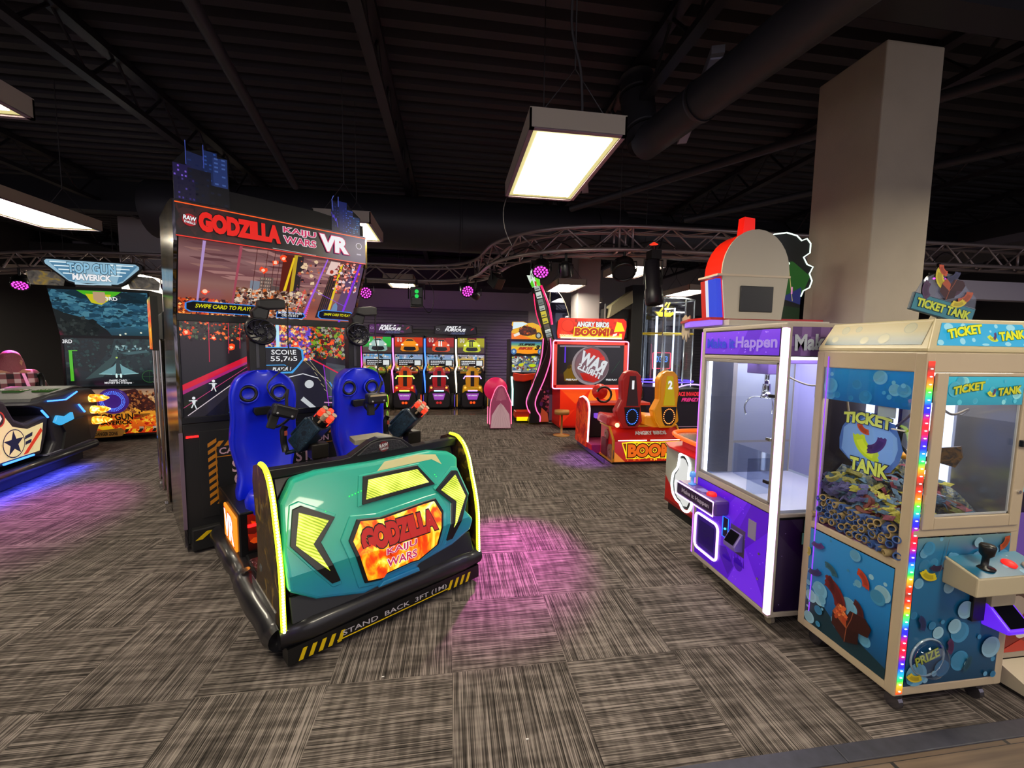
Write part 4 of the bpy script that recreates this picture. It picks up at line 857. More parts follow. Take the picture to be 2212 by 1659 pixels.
# ================================================================== TICKET TANK CLAW MACHINE
BB = ['#3a86b0', '#6aa6c4', '#8ab8cc', '#2f78a4', '#5c9cc0']
def bubbles(a, n, seed, rmax=.07, cols=BB, box=(0, 0, 1, 1)):
    rd = random.Random(seed)
    for i in range(n):
        r = rmax*(.15+.85*rd.random()**1.8); x, y = box[0]+(box[2]-box[0])*rd.random(), box[1]+(box[3]-box[1])*rd.random()
        x = min(max(x, r*1.02), 1-r*1.02); rb = r*a.w/a.h; y = min(max(y, rb*1.02), 1-rb*1.02)
        if rb > .48: continue
        c = rd.choice(cols); a.ell(x, y, r, None, c, 20)
        if r > .03: a.ell(x-r*.15, y+rb*.12, r*.8, rb*.8, '#'+''.join('%02x' % min(255, int(int(c[k:k+2], 16)*.93)) for k in (1, 3, 5)), 18)
def ticket_shape(a, x, y, s, rot, c, c2=None):
    """a curled paper ticket with saw-tooth ends"""
    pts = []
    def at(u, v):
        an = (u-.5)*1.5; r = 1.0+v; px, py = math.sin(an)*r, -math.cos(an)*r+1.0
        return (x*a.w+(px*math.cos(rot)-py*math.sin(rot))*s, y*a.h+(px*math.sin(rot)+py*math.cos(rot))*s)
    for i in range(9): pts.append(at(i/8, .32))
    for k in range(6): pts.append(at(1+(.05 if k % 2 else 0), .32-.64*k/5))
    for i in range(9): pts.append(at(1-i/8, -.32))
    for k in range(6): pts.append(at(-(.05 if k % 2 else 0), -.32+.64*k/5))
    a.poly(pts, c, False)
    q = [at(.15+i*.7/6, .18) for i in range(7)]+[at(.85-i*.7/6, -.18) for i in range(7)]
    a.poly(q, c2 or '#'+''.join('%02x' % int(int(c[k:k+2], 16)*.82) for k in (1, 3, 5)), False)
def chest(a, x, y, s):
    X_ = lambda p: [(x*a.w+u*s, y*a.h+v*s) for u, v in p]
    a.poly(X_([(-.5, -.2), (-.05, -.5), (-.02, -.05), (-.5, .2)]), '#3a1712', False); a.poly(X_([(-.05, -.5), (.35, -.3), (.35, .05), (-.02, -.05)]), '#2a0f0c', False)
    a.poly(X_([(-.5, .2), (-.02, -.05), (.0, .25), (-.35, .5)]), '#a04a28', False); a.poly(X_([(-.02, -.05), (.35, .05), (.62, .1), (.7, .4), (.5, .6), (.05, .55), (-.05, .3)]), '#32130f', False)
    a.line([((x*a.w+u*s)/a.w, (y*a.h+v*s)/a.h) for u, v in ((-.05, -.5), (-.02, -.05), (-.5, .2))], .004, '#8a4a30'); a.line([((x*a.w+u*s)/a.w, (y*a.h+v*s)/a.h) for u, v in ((-.02, -.05), (.1, .3), (.15, .56))], .004, '#8a4a30')
ARCH = lambda u, v: (u, v*.72+.34*(1-u*u)*1.0-.17+u*.18)
def tt_logo(O, S, T, w, parent, lit=True, h=None):
    """arched TICKET TANK lettering with a curled yellow ticket between the words"""
    O = Vector(O); S = Vector(S).normalized(); T = Vector(T).normalized(); N = S.cross(T); h = h or w*.22
    ye = TXY if lit else mat('tt_yellow_print', '#c8cc18', .4); gr = mat('tt_outline', '#1f6a4a', .4)
    lettering('TICKET', O-S*w*.27+T*h*.16, S, T, w*.44, h*.62, [(gr, .10), (ye, .05)], parent, 'logo_lettering', bend=lambda u, v: (u, v*.8+.55*u-.12*u*u))
    lettering('TANK', O+S*w*.32-T*h*.02, S, T, w*.34, h*.56, [(gr, .10), (ye, .05)], parent, 'logo_lettering', bend=lambda u, v: (u, v*.85+.30*u))
    a = Art(O-S*.5-T*.5+N*.002, S, T, 1, 1); ticket_shape(a, .5+w*.06, .5-h*.25, w*.075, .6+PI*.0-.9, '#d8dc20'); ticket_shape(a, .5+w*.1, .5-h*.1, w*.05, 1.2, '#5a3a6a')
    a.build('curled_ticket', LIT if lit else PRINT, parent)
def make_tank():
    t = thing('ticket_claw_machine', 'cream-framed claw machine full of tickets, rainbow LED corner and blue bubble panels', 'claw machine', (2.02, 1.51, 0), 0)
    W_, D = .60, .54; FR = mat('tank_frame', '#b3a288', .4)
    mb = MB()
    mb.box(0, W_, 0, D, .10, .145); mb.box(0, W_, .0, D, 1.60, 1.69); mb.box(-.001, .012, .01, D-.01, .695, .735); mb.box(.01, W_-.01, -.004, .012, .862, .90)
    for x, y in ((0, 0), (0, D-.045), (W_-.045, 0), (W_-.045, D-.045)): mb.box(x-.0015, x+.0465, y-.0015, y+.0465, .1015, 1.6885)
    mb.build('frame', FR, t, bevel=.012)
    for x, y in ((.07, .05), (.07, D-.06), (W_-.07, .05), (W_-.07, D-.06)): MB().cyl((x-.012, y, .035), (x+.012, y, .035), .035, n=16).box(x-.02, x+.02, y-.02, y+.02, .06, .10).build('caster', mat('caster_steel', '#77747c', .25, .9), t)
    MB().box(.012, W_-.01, .012, D-.01, .12, .70).build('lower_cabinet', MATTE, t)
    # aisle side panel: underwater art
    a = Art((-.002, D-.045, .148), (0, -1, 0), Z, D-.09, .545); a.grad(0, 0, 1, 1, [(0, '#0c3c5c'), (.3, '#105a94'), (.6, '#1c78bc'), (1, '#2484c4')])
    a.poly([(0, 0), (1, 0), (1, .10), (.7, .17), (.45, .16), (.2, .30), (0, .22)], '#10303c'); bubbles(a, 34, 4, .10)
    for x, y, s, r, c in ((.13, .85, .045, .2, '#4a3070'), (.33, .70, .05, 2.6, '#2a5a68'), (.72, .78, .055, 2.2, '#b03c20'), (.12, .56, .05, .4, '#2a2a60'), (.70, .48, .05, 2.1, '#4a1c1c'), (.02, .75, .03, 1.6, '#b0a030')): ticket_shape(a, x, y, s, r, c)
    ticket_shape(a, .42, .50, .10, 2.3, '#6a1c18'); ticket_shape(a, .36, .55, .05, 1.9, '#4a1412'); chest(a, .58, .24, .17)
    a.bits(26, (.42, .27, .56, .40), .015, ['#d06030', '#a03c20', '#e08848'], 5)
    a.build('side_art', PRINT, t)
    MB().box(-.004, -.002, D-.075, D-.070, .16, 1.66).build('violet_led_line', led('violet_led', '#8a3cff', 1.5), t)
    # front lower panel
    a = Art((.045, -.002, .148), X, Z, W_-.09, .71); a.grad(0, 0, 1, 1, [(0, '#0e3a58'), (.25, '#125078'), (.6, '#14608c'), (.9, '#1c6c98'), (1, '#6a8c90')]); bubbles(a, 46, 8, .115)
    for x, y, s, r, c in ((.12, .75, .055, 5.9, '#c8b81c'), (.92, .94, .045, 1.0, '#b04a20'), (.12, .44, .045, 1.9, '#1c2c5c'), (.45, .26, .045, 1.7, '#4a2450'), (.66, .12, .045, 1.2, '#1c4a5c'), (.08, .06, .05, 6.0, '#d0b828')): ticket_shape(a, x, y, s, r, c)
    ticket_shape(a, .20, .80, .04, 6.2, '#2a1c40'); a.line([(.22, .74), (.27, .86), (.30, .99)], .003, '#5a6068'); a.ell(.27, .865, .012, None, '#3a5a78'); a.ell(.27, .865, .007, None, '#14608c')
    pa = a.build('front_art', PRINT, t)
    # prize bubble
    MB().lathe([(.088, 0), (.09, .02), (.075, .045), (.045, .06), (0, .066)], (.155, -.002, .285), (0, -1, 0), 32).build('prize_door', ACRYL, t, smooth=True)
    MB().tube([(.155+math.cos(k*PI/18)*.09, -.006, .285+math.sin(k*PI/18)*.09) for k in range(36)], .005, 6, closed=True).build('prize_ring', mat('clear_rim', '#9fb4c0', .1, .3), t, smooth=True)
    lettering('PRIZE', (.15, -.008, .29), X, Z, .13, .045, [(mat('prize_dark', '#1c4a3a', .5), .07), (mat('prize_yellow', '#b8c030', .4), .03)], t, 'prize_lettering', rot=.35)
    # control box with joystick and buttons
    cb = MB(); cb.prism([(0, .0), (-.13, .0), (-.13, .085), (0, .125)], (.195, 0, .645), Y, Z, (.40, 0, 0)); ctl = cb.build('control_box', CREAM, t, bevel=.006)
    a = Art((.205, -.128, .7325), X, Vector((0, .13, .04)), .38, .128); a.grad(0, 0, 1, 1, [(0, '#1c5878'), (1, '#2c7898')]); bubbles(a, 8, 3, .06); a.build('control_art', PRINT, ctl)
    MB().lathe([(.036, 0), (.036, .006), (.012, .008), (.012, .05), (.024, .065), (.028, .10), (.024, .108), (0, .11)], (.305, -.075, .745), (0, -.05, 1), 18).build('joystick', BLACK, ctl, smooth=True)
    MB().lathe([(.026, 0), (.026, .01), (.02, .015), (0, .017)], (.445, -.07, .748), (0, -.3, 1), 18).build('button', led('button_red', '#ff2018', 1.1), ctl, smooth=True)
    MB().lathe([(.026, 0), (.026, .01), (.02, .015), (0, .017)], (.52, -.095, .742), (0, -.3, 1), 18).build('button', mat('button_white', '#c8c0b0', .3), ctl, smooth=True)
    # card reader glowing violet
    MB().box(.36, .43, -.02, 0, .45, .58).build('bill_slot', BLACK, t, bevel=.003)
    MB().box(.445, .58, -.03, 0, .52, .645).build('reader_bracket', CREAM, t, bevel=.003)
    r = MB().prism([(0, .42), (-.10, .43), (-.105, .45), (-.02, .53), (0, .53)], (.44, 0, 0), Y, Z, (.14, 0, 0)).build('card_reader', mat('reader_violet', '#5a28c8', .3, emit='#6a28ff', es=.7), t, bevel=.008)
    MB().prism([(-.012, .532), (-.094, .456), (-.098, .460), (-.016, .536)], (.455, 0, 0), Y, Z, (.11, 0, 0)).build('reader_screen', mat('reader_glass', '#0a0a12', .1), r)
    # door with window and header art
    mb = MB()
    for q in ((.047, .105, .90, 1.60), (.515, .575, .90, 1.60), (.105, .515, .90, .955), (.105, .515, 1.585, 1.60)): mb.box(q[0], q[1], -.014, .0, q[2], q[3])
    dr = mb.build('door', FR, t, bevel=.004)
    a = Art((.107, -.010, 1.46), X, Z, .406, .125); a.grad(0, 0, 1, 1, [(0, '#1c8098'), (1, '#28a0b8')]); bubbles(a, 18, 9, .09, ['#48a8b8', '#78bcc0', '#3c98b0']); hd = a.build('door_header', DIMLIT, dr)
    MB().box(.107, .513, -.008, -.002, 1.46, 1.585).build('header_panel', MATTE, dr)
    tt_logo((.31, -.014, 1.525), X, Z, .37, dr, False, .075)
    MB().box(.105, .515, -.004, -.001, .955, 1.46).build('window_pane', GLASS, dr)
    mb = MB()
    for q in ((.108, .114, .957, 1.46), (.506, .512, .957, 1.46), (.108, .512, .957, .965)): mb.box(q[0], q[1], -.006, 0, q[2], q[3])
    mb.build('window_seal', mat('seal_white', '#a8a8a8', .4), dr)
    MB().box(.515, .55, -.03, -.014, 1.27, 1.30).build('latch', BLACK, dr, bevel=.003); MB().cyl((.545, -.012, 1.06), (.545, -.022, 1.06), .008, n=12).build('lock', CHROME, dr)
    for zz in (1.02, 1.48): MB().cyl((.047, -.01, zz), (.047, -.01, zz+.04), .006, n=8).build('hinge', FR, dr)
    # side window with blue header band
    MB().box(.002, .005, .045, D-.045, .735, 1.60).build('side_pane', GLASS, t)
    a = Art((.010, D-.046, 1.43), (0, -1, 0), Z, D-.092, .17); a.grad(0, 0, 1, 1, [(0, '#145a94'), (.5, '#1a70a8'), (1, '#2080b8')]); bubbles(a, 22, 6, .09, ['#4a90b4', '#6aa4bc', '#2c7cac']); a.build('side_header', DIMLIT, t)
    MB().box(.011, .013, .045, D-.045, 1.43, 1.60).build('header_board', MATTE, t)
    # rainbow LED corner
    cols = ['#20e040', '#20c0c0', '#2030e0', '#7020d0', '#e01830', '#ff1a10', '#3018d0', '#2040ff', '#20d090', '#ffb020', '#ff2010', '#602018']
    a = Art((.006, -.0035, .115), X, Z, .034, 1.535); n = 96
    rd = random.Random(1); seq = ['#ff3018', '#ffb020', '#30e050', '#20b0d0', '#2028e8', '#5018c8', '#e01050', '#ff1820', '#e01050', '#3018d0', '#2030ff', '#20c8a0', '#60e030', '#ff9020', '#ff2818', '#8a3020']
    st = [(i/(len(seq)*3), seq[i % len(seq)]) for i in range(len(seq)*3+1)]
    a.grad(0, 0, 1, 1, st); rb = a.build('rainbow_strip', attr_mat('rainbow_led', 1.5, .4, 0), t)
    mb = MB()
    for i in range(45): mb.ball((.023, -.006, .13+i*.0338), .006, 8, sc=(1.3, .5, .5))
    mb.build('led_dot', led('led_white_dot', '#ffffff', 1.6), rb)
    # canopy
    z0, z1, i_ = 1.69, 1.835, .05
    b = [(0, 0), (W_, 0), (W_, D), (0, D)]; tp = [(i_+.012, i_*.6), (W_-i_, i_*.6), (W_-i_, D-i_*.6), (i_+.012, D-i_*.6)]
    mb = MB(); mb.add([(x, y, z0) for x, y in b]+[(x, y, z0+.015) for x, y in b]+[(x, y, z1) for x, y in tp], [(3, 2, 1, 0), (0, 1, 5, 4), (1, 2, 6, 5), (2, 3, 7, 6), (3, 0, 4, 7), (4, 5, 9, 8), (5, 6, 10, 9), (6, 7, 11, 10), (7, 4, 8, 11), (8, 9, 10, 11)]); cn = mb.build('canopy', mat('canopy_cream', '#c4b68e', .35), t, bevel=.005)
    sl = Vector((0, i_*.6, z1-z0-.015)); H = sl.length; nrm = Vector((0, -sl.z, sl.y)).normalized()
    a = Art(Vector((0, 0, z0+.015))+nrm*.002, X, sl, W_, H)
    a.poly([(.075, .10), (.925, .10), (.865, .86), (.15, .86)], '#2aa8d0')
    for x, y, r in ((.2, .72, .05), (.11, .2, .035), (.33, .75, .03), (.62, .78, .02), (.75, .74, .05), (.4, .3, .02), (.5, .15, .04), (.7, .18, .035), (.86, .16, .03), (.3, .25, .03), (.56, .6, .012)):
        if .12 < y < .84: a.ell(x, y, r*.8, min(r*.8*W_/H, y-.11, .85-y), '#9ad4dc', 16)
    cm = a.build('canopy_sign', LIT, cn)
    tt_logo(Vector((.305, 0, z0+.015))+sl*.48+nrm*.008, X, sl, .42, cn, True, .085)
    sl2 = Vector((i_+.012, 0, z1-z0-.015)); n2 = Vector((-sl2.z, 0, sl2.x)).normalized()
    a = Art(Vector((0, D, z0+.015))+n2*.002, (0, -1, 0), sl2, D, sl2.length)
    a.k += 1
    for (p, c), (q, d) in zip([(.12, '#3a5868'), (.35, '#8a9080'), (.6, '#b4a87c'), (.9, '#b8a878')], [(.35, '#8a9080'), (.6, '#b4a87c'), (.9, '#b8a878')]): a.poly([(.06, p), (.94, p), (.94-.0, q), (.06+.0, q)], [c, c, d, d], step=False)
    for x, y, r in ((.15, .35, .035), (.22, .7, .04), (.45, .3, .04), (.62, .35, .05), (.8, .7, .05), (.35, .72, .03)): a.ell(x, y, r, None, '#98987c', 16); a.ell(x, y, r*.85, None, '#a8a480', 16)
    a.build('canopy_side_art', PRINT, cn)
    # interior: back panel, mirror walls, chute, light, cable
    MB().box(.55, .58, .02, D-.02, .70, 1.6).build('inner_wall', mat('inner_mirror', '#8a8a94', .15, .6), t); MB().box(.02, W_-.02, D-.03, D-.015, .70, 1.6).build('inner_back', mat('inner_dark', '#2a2430', .2, .3), t)
    MB().box(.30, .34, D-.05, D-.035, .72, 1.5).box(.42, .5, D-.05, D-.035, .72, 1.5).box(.535, .548, .26, .30, .72, 1.5).box(.535, .548, .36, .40, .72, 1.5).build('inner_light', led('tank_white_led', '#dfe6ff', 2.2), t)
    MB().box(.05, W_-.05, .05, D-.05, 1.59, 1.597).build('ceiling_light', led('tank_light', '#fff4e0', 7.0), t)
    cl = Art((.095, D-.07, 1.02), (0, -1, 0), Z, .34, .40)
    cl.blot(.5, .5, .17, '#4a6cb0', 16, .18); cl.blot(.5, .5, .155, '#7aa0d8', 16, .2); ticket_shape(cl, .45, .42, .10, -.7, '#b8cc20', '#d0dc30'); ticket_shape(cl, .64, .48, .07, .8, '#4a2a60'); ticket_shape(cl, .40, .66, .045, -.6, '#c04820')
    cc = cl.build('hanging_sign', DIMLIT, t); MB().box(.0965, .0985, D-.07-.34+.1, D-.07-.1, 1.06, 1.38).build('sign_backing', ACRYL, t)
    lettering('TICKET', (.088, .31, 1.34), (0, -1, 0), Z, .25, .075, [(mat('sign_navy', '#1c2c60', .4), .1), (mat('sign_yellow', '#d8dc60', .4, emit='#d8dc60', es=.3), .05)], cc, 'logo_lettering', bend=lambda u, v: (u, v*.8+.3*(1-u*u)-.15))
    lettering('TANK', (.088, .28, 1.10), (0, -1, 0), Z, .20, .07, [(mat('sign_navy', '#1c2c60', .4), .1), (mat('sign_yellow', '#d8dc60', .4), .05)], cc, 'logo_lettering')
    mb = MB(); mb.tube(smoothpath([(.12, .46, 1.45), (.11, .42, 1.33), (.10, .34, 1.27), (.11, .25, 1.28), (.13, .17, 1.36), (.15, .14, 1.42)], 6), .0055, 8); mb.tube(smoothpath([(.2, .1, 1.46), (.3, .1, 1.40), (.42, .12, 1.42), (.5, .2, 1.38)], 6), .0055, 8); mb.build('gantry_cable', mat('cable_sheath', '#8a7c6c', .3, .5), t, smooth=True)
    g = MB().box(.12, .30, .06, .24, 1.46, 1.585).box(.05, .55, .12, .15, 1.50, 1.53).build('gantry', mat('gantry_violet', '#3a2c60', .4), t, bevel=.004)
    mb = MB(); c0 = Vector((.2, .14, 1.33)); mb.cyl((.2, .14, 1.46), c0, .02, n=10)
    for k in range(3):
        an = k*2*PI/3+.3; d = Vector((math.cos(an), math.sin(an), 0)); mb.tube([c0, c0+d*.07+Z*-.03, c0+d*.075+Z*-.09, c0+d*.03+Z*-.15], .007, 8)
    mb.build('claw', BLACK, g, smooth=True)
    MB().prism([(0, 0), (.07, .02), (.08, -.03), (.06, -.08), (.01, -.07)], (.245, .10, 1.24), Vector((.6, -.8, 0)).normalized(), Z, (.02, .01, 0)).build('brown_ticket_sign', fire_mat('brown_print', [(.4, '#2c1c0c'), (.6, '#7a5418')], 30, 0), t)
    MB().box(.32, .335, .03, D-.04, .70, 1.0).build('chute_wall', ACRYL, t)
    MB().box(.0, .01, .06, .12, 1.33, 1.335).build('tag_holder', WHITEP, t)
    MB().box(.016, .02, .12, .20, 1.38, 1.43).build('price_sticker', mat('sticker_pale', '#b8c0c0', .5), t)
    return t
TANK = make_tank()
# rooftop sign of the tank
def tank_topper():
    t = thing('topper_sign', 'tilted blue sign with yellow lettering and treasure chest on top of the bubble-covered claw machine', 'sign', (2.44, 1.80, 1.835), -.1)
    t.scale = (.78, .78, .78); t.rotation_euler = (0, .24, -.1)
    MB().prism([(-.02, 0), (.015, 0), (.03, .10), (.0, .10)], (-.03, 0, 0), X, Z, (0, .012, 0)).build('stand', CREAM, t)
    M = Matrix.Rotation(-.0, 4, 'Y')
    MB().box(-.22, .22, -.012, .006, .04, .155).build('sign_board', mat('sign_dark_teal', '#1c3a50', .4), t, bevel=.004)
    a = Art((-.212, -.014, .047), X, Z, .424, .10); a.rect(0, 0, 1, 1, '#35788c'); a.build('sign_face', PRINT, t)
    lettering('TICKET TANK', (0, -.0155, .097), X, Z, .38, .055, [(mat('tt_dark', '#14344a', .4), .1), (mat('tt_sign_yellow', '#b8c840', .4), .05)], t, 'sign_lettering')
    a = Art((-.22, -.016, .12), X, Z, .44, .24)
    for x, y, s, r, c in ((.14, .25, .07, 5.0, '#4a3050'), (.30, .62, .08, 5.3, '#c8b828'), (.30, .85, .05, 5.6, '#b84820'), (.5, .75, .06, .8, '#2a2c50'), (.78, .3, .07, .9, '#a85030'), (.7, .12, .06, .4, '#c8b830'), (.64, .5, .06, 1.2, '#4a2c40')): ticket_shape(a, x, y, s, r, c)
    chest(a, .5, .42, .13); a.build('ticket_cutout', PRINT, t)
    MB().prism([(0, 0), (.44, 0), (.42, .10), (.36, .13), (.3, .17), (.22, .20), (.12, .20), (.03, .12)], (-.22, -.012, .12), X, Z, (0, .006, 0)).build('cutout_backing', ACRYL, t)
tank_topper()
# the prizes: rolls and strips of tickets
def ticket_pile():
    rd = random.Random(12)
    def top(x, y): return .80+.26*(y/.54)+.10*(x/.55)+.03*math.sin(x*31+y*17)
    mb = MB(); n = 16; vs = []; fs = []
    for i in range(n+1):
        for j in range(n+1):
            x, y = .085+.455*i/n, .02+.48*j/n; vs.append((x, y, top(x, y)-.05+rd.uniform(-.01, .01)))
    for i in range(n):
        for j in range(n): a = i*(n+1)+j; fs.append((a, a+n+1, a+n+2, a+1))
    mb.add(vs, fs)
    heap = fire_mat('ticket_heap', [(.38, '#1c2430'), (.46, '#3a5474'), (.52, '#8a8658'), (.58, '#4a5a70'), (.66, '#a89a60')], 60, 0, dist=.6)
    base = MB(); base.v, base.f, base.m, base.c = mb.v, mb.f, mb.m, mb.c
    base.add([(.085, .02, .70), (.54, .02, .70), (.54, .5, .70), (.085, .5, .70)], [(3, 2, 1, 0)])
    o = base.build('ticket_heap', heap); o.location = (2.02, 1.51, 0); tag(o, 'deep heap of loose mixed ticket strips filling the bubble-covered claw machine', 'tickets', kind='stuff')
    kinds = {}
    def proto(key, build, label, group, cat): kinds[key] = (build, label, group, cat)
    def tube_roll(c, c2):
        def f():
            mb = MB(); r, h = .0175, .052; prof = [(r*.72, 0), (r, 0), (r, h), (r*.72, h), (r*.72, 0)]; mb.lathe(prof, (0, 0, 0), (0, 0, 1), 14); o = mb.build('ticket_roll', mat('roll_'+c, c, .6, var=.35, vs=90)); return o
        return f
    def ring_roll(c, r=.036, w=.022):
        def f(): return MB().lathe([(r*.55, 0), (r, 0), (r, w), (r*.55, w), (r*.55, 0)], (0, 0, 0), (0, 0, 1), 22).build('ticket_reel', mat('ring_'+c, c, .6, var=.4, vs=120))
        return f
    def strip(c):
        def f():
            P = smoothpath([(-.055, 0, 0), (-.03, .01, .02), (0, 0, .004), (.03, -.01, .022), (.055, .006, 0)], 4); mb = MB(); L_ = len(P); vs = []
            for p in P: vs += [p+Vector((0, -.013, 0)), p+Vector((0, .013, 0)), p+Vector((0, .013, .0015)), p+Vector((0, -.013, .0015))]
            fs = [(4*i+a, 4*i+(a+1) % 4, 4*i+4+(a+1) % 4, 4*i+4+a) for i in range(L_-1) for a in range(4)]+[(3, 2, 1, 0), tuple(range(4*L_-4, 4*L_))]
            mb.add(vs, fs); return mb.build('ticket_strip', mat('strip_'+c, c, .6, var=.5, vs=110))
        return f
    spec = [('b', tube_roll('#3c5c9c', 0), 'small blue roll of tickets stacked at the bottom of the bubble-covered claw machine', 'small blue ticket rolls', 'ticket roll', 36), ('t', tube_roll('#a08a5c', 0), 'small tan roll of tickets stacked at the bottom of the bubble-covered claw machine', 'small tan ticket rolls', 'ticket roll', 33),
            ('y', ring_roll('#b8ac5c'), 'flat yellow reel of tickets on the heap in the bubble-covered claw machine', 'yellow ticket reels', 'ticket roll', 22), ('r', ring_roll('#8a3c34', .042, .02), 'flat dull red reel of tickets on the heap in the bubble-covered claw machine', 'red ticket reels', 'ticket roll', 6),
            ('sb', strip('#50708c'), 'folded blue ticket strip on the heap in the bubble-covered claw machine', 'blue ticket strips', 'ticket strip', 110), ('sy', strip('#c0b440'), 'folded yellow ticket strip on the heap in the bubble-covered claw machine', 'yellow ticket strips', 'ticket strip', 60),
            ('sr', strip('#a04858'), 'folded pinkish red ticket strip on the heap in the bubble-covered claw machine', 'pink ticket strips', 'ticket strip', 26), ('sv', strip('#5c5490'), 'folded violet ticket strip behind the violet light line of the bubble-covered claw machine', 'violet ticket strips', 'ticket strip', 36)]
    for key, f, lab, grp, cat, cnt in spec:
        first = None
        for i in range(cnt):
            o = f() if first is None else first.copy()
            if first is None: first = o; tag(o, lab, cat, grp)
            else: COL.objects.link(o)
            if key in 'bt':
                row = i % 4; x, y = -.005+.012*rd.random(), .06+.41*((i//4)+(.5 if row % 2 else 0)+(.25 if key == 't' else 0))/(cnt/4); z = .755+.034*row+(.03*(y/.54))
                o.rotation_euler = (rd.uniform(-.25, .25), -PI/2+rd.uniform(-.3, .3), rd.uniform(-.4, .4)); o.location = (2.02+x+.04, 1.51+y, z)
            else:
                if key == 'sv': x, y = .04+.06*rd.random(), .30+.18*rd.random()
                elif rd.random() < .55: x, y = .05+.12*rd.random(), .06+.40*rd.random()
                else: x, y = .12+.38*rd.random(), .06+.36*rd.random()
                z = top(x, y)-.045+rd.uniform(-.01, .03)
                if x < .12: x = max(x, .05); z = max(top(x, y)-.03-rd.random()*.10, .90) if key[0] == 's' else top(x, y)-.03
                o.rotation_euler = (rd.uniform(-.6, .6), rd.uniform(-.5, .5), rd.uniform(0, 6.3)) if x > .12 else (rd.uniform(-1.2, -.3)*-1, rd.uniform(-.4, .4), -PI/2+rd.uniform(-.6, .6)); o.location = (2.02+x, 1.51+y, z)
    rd2 = random.Random(4)
    for i, (c, nm) in enumerate((('#e07820', 'orange'), ('#38c848', 'green'), ('#f0a030', 'amber'), ('#e0e0e8', 'white'))):
        o = MB().ball((0, 0, 0), .026, 12, sc=(1.2, 1, .8)).build('prize_capsule', mat('capsule_'+nm, c, .3), smooth=True); o.location = (2.02+.36+.05*i, 1.51+.40+.02*(i % 2), 1.10+.01*i)
        tag(o, nm+' prize capsule at the back of the ticket heap in the claw machine', 'prize capsule')
ticket_pile()

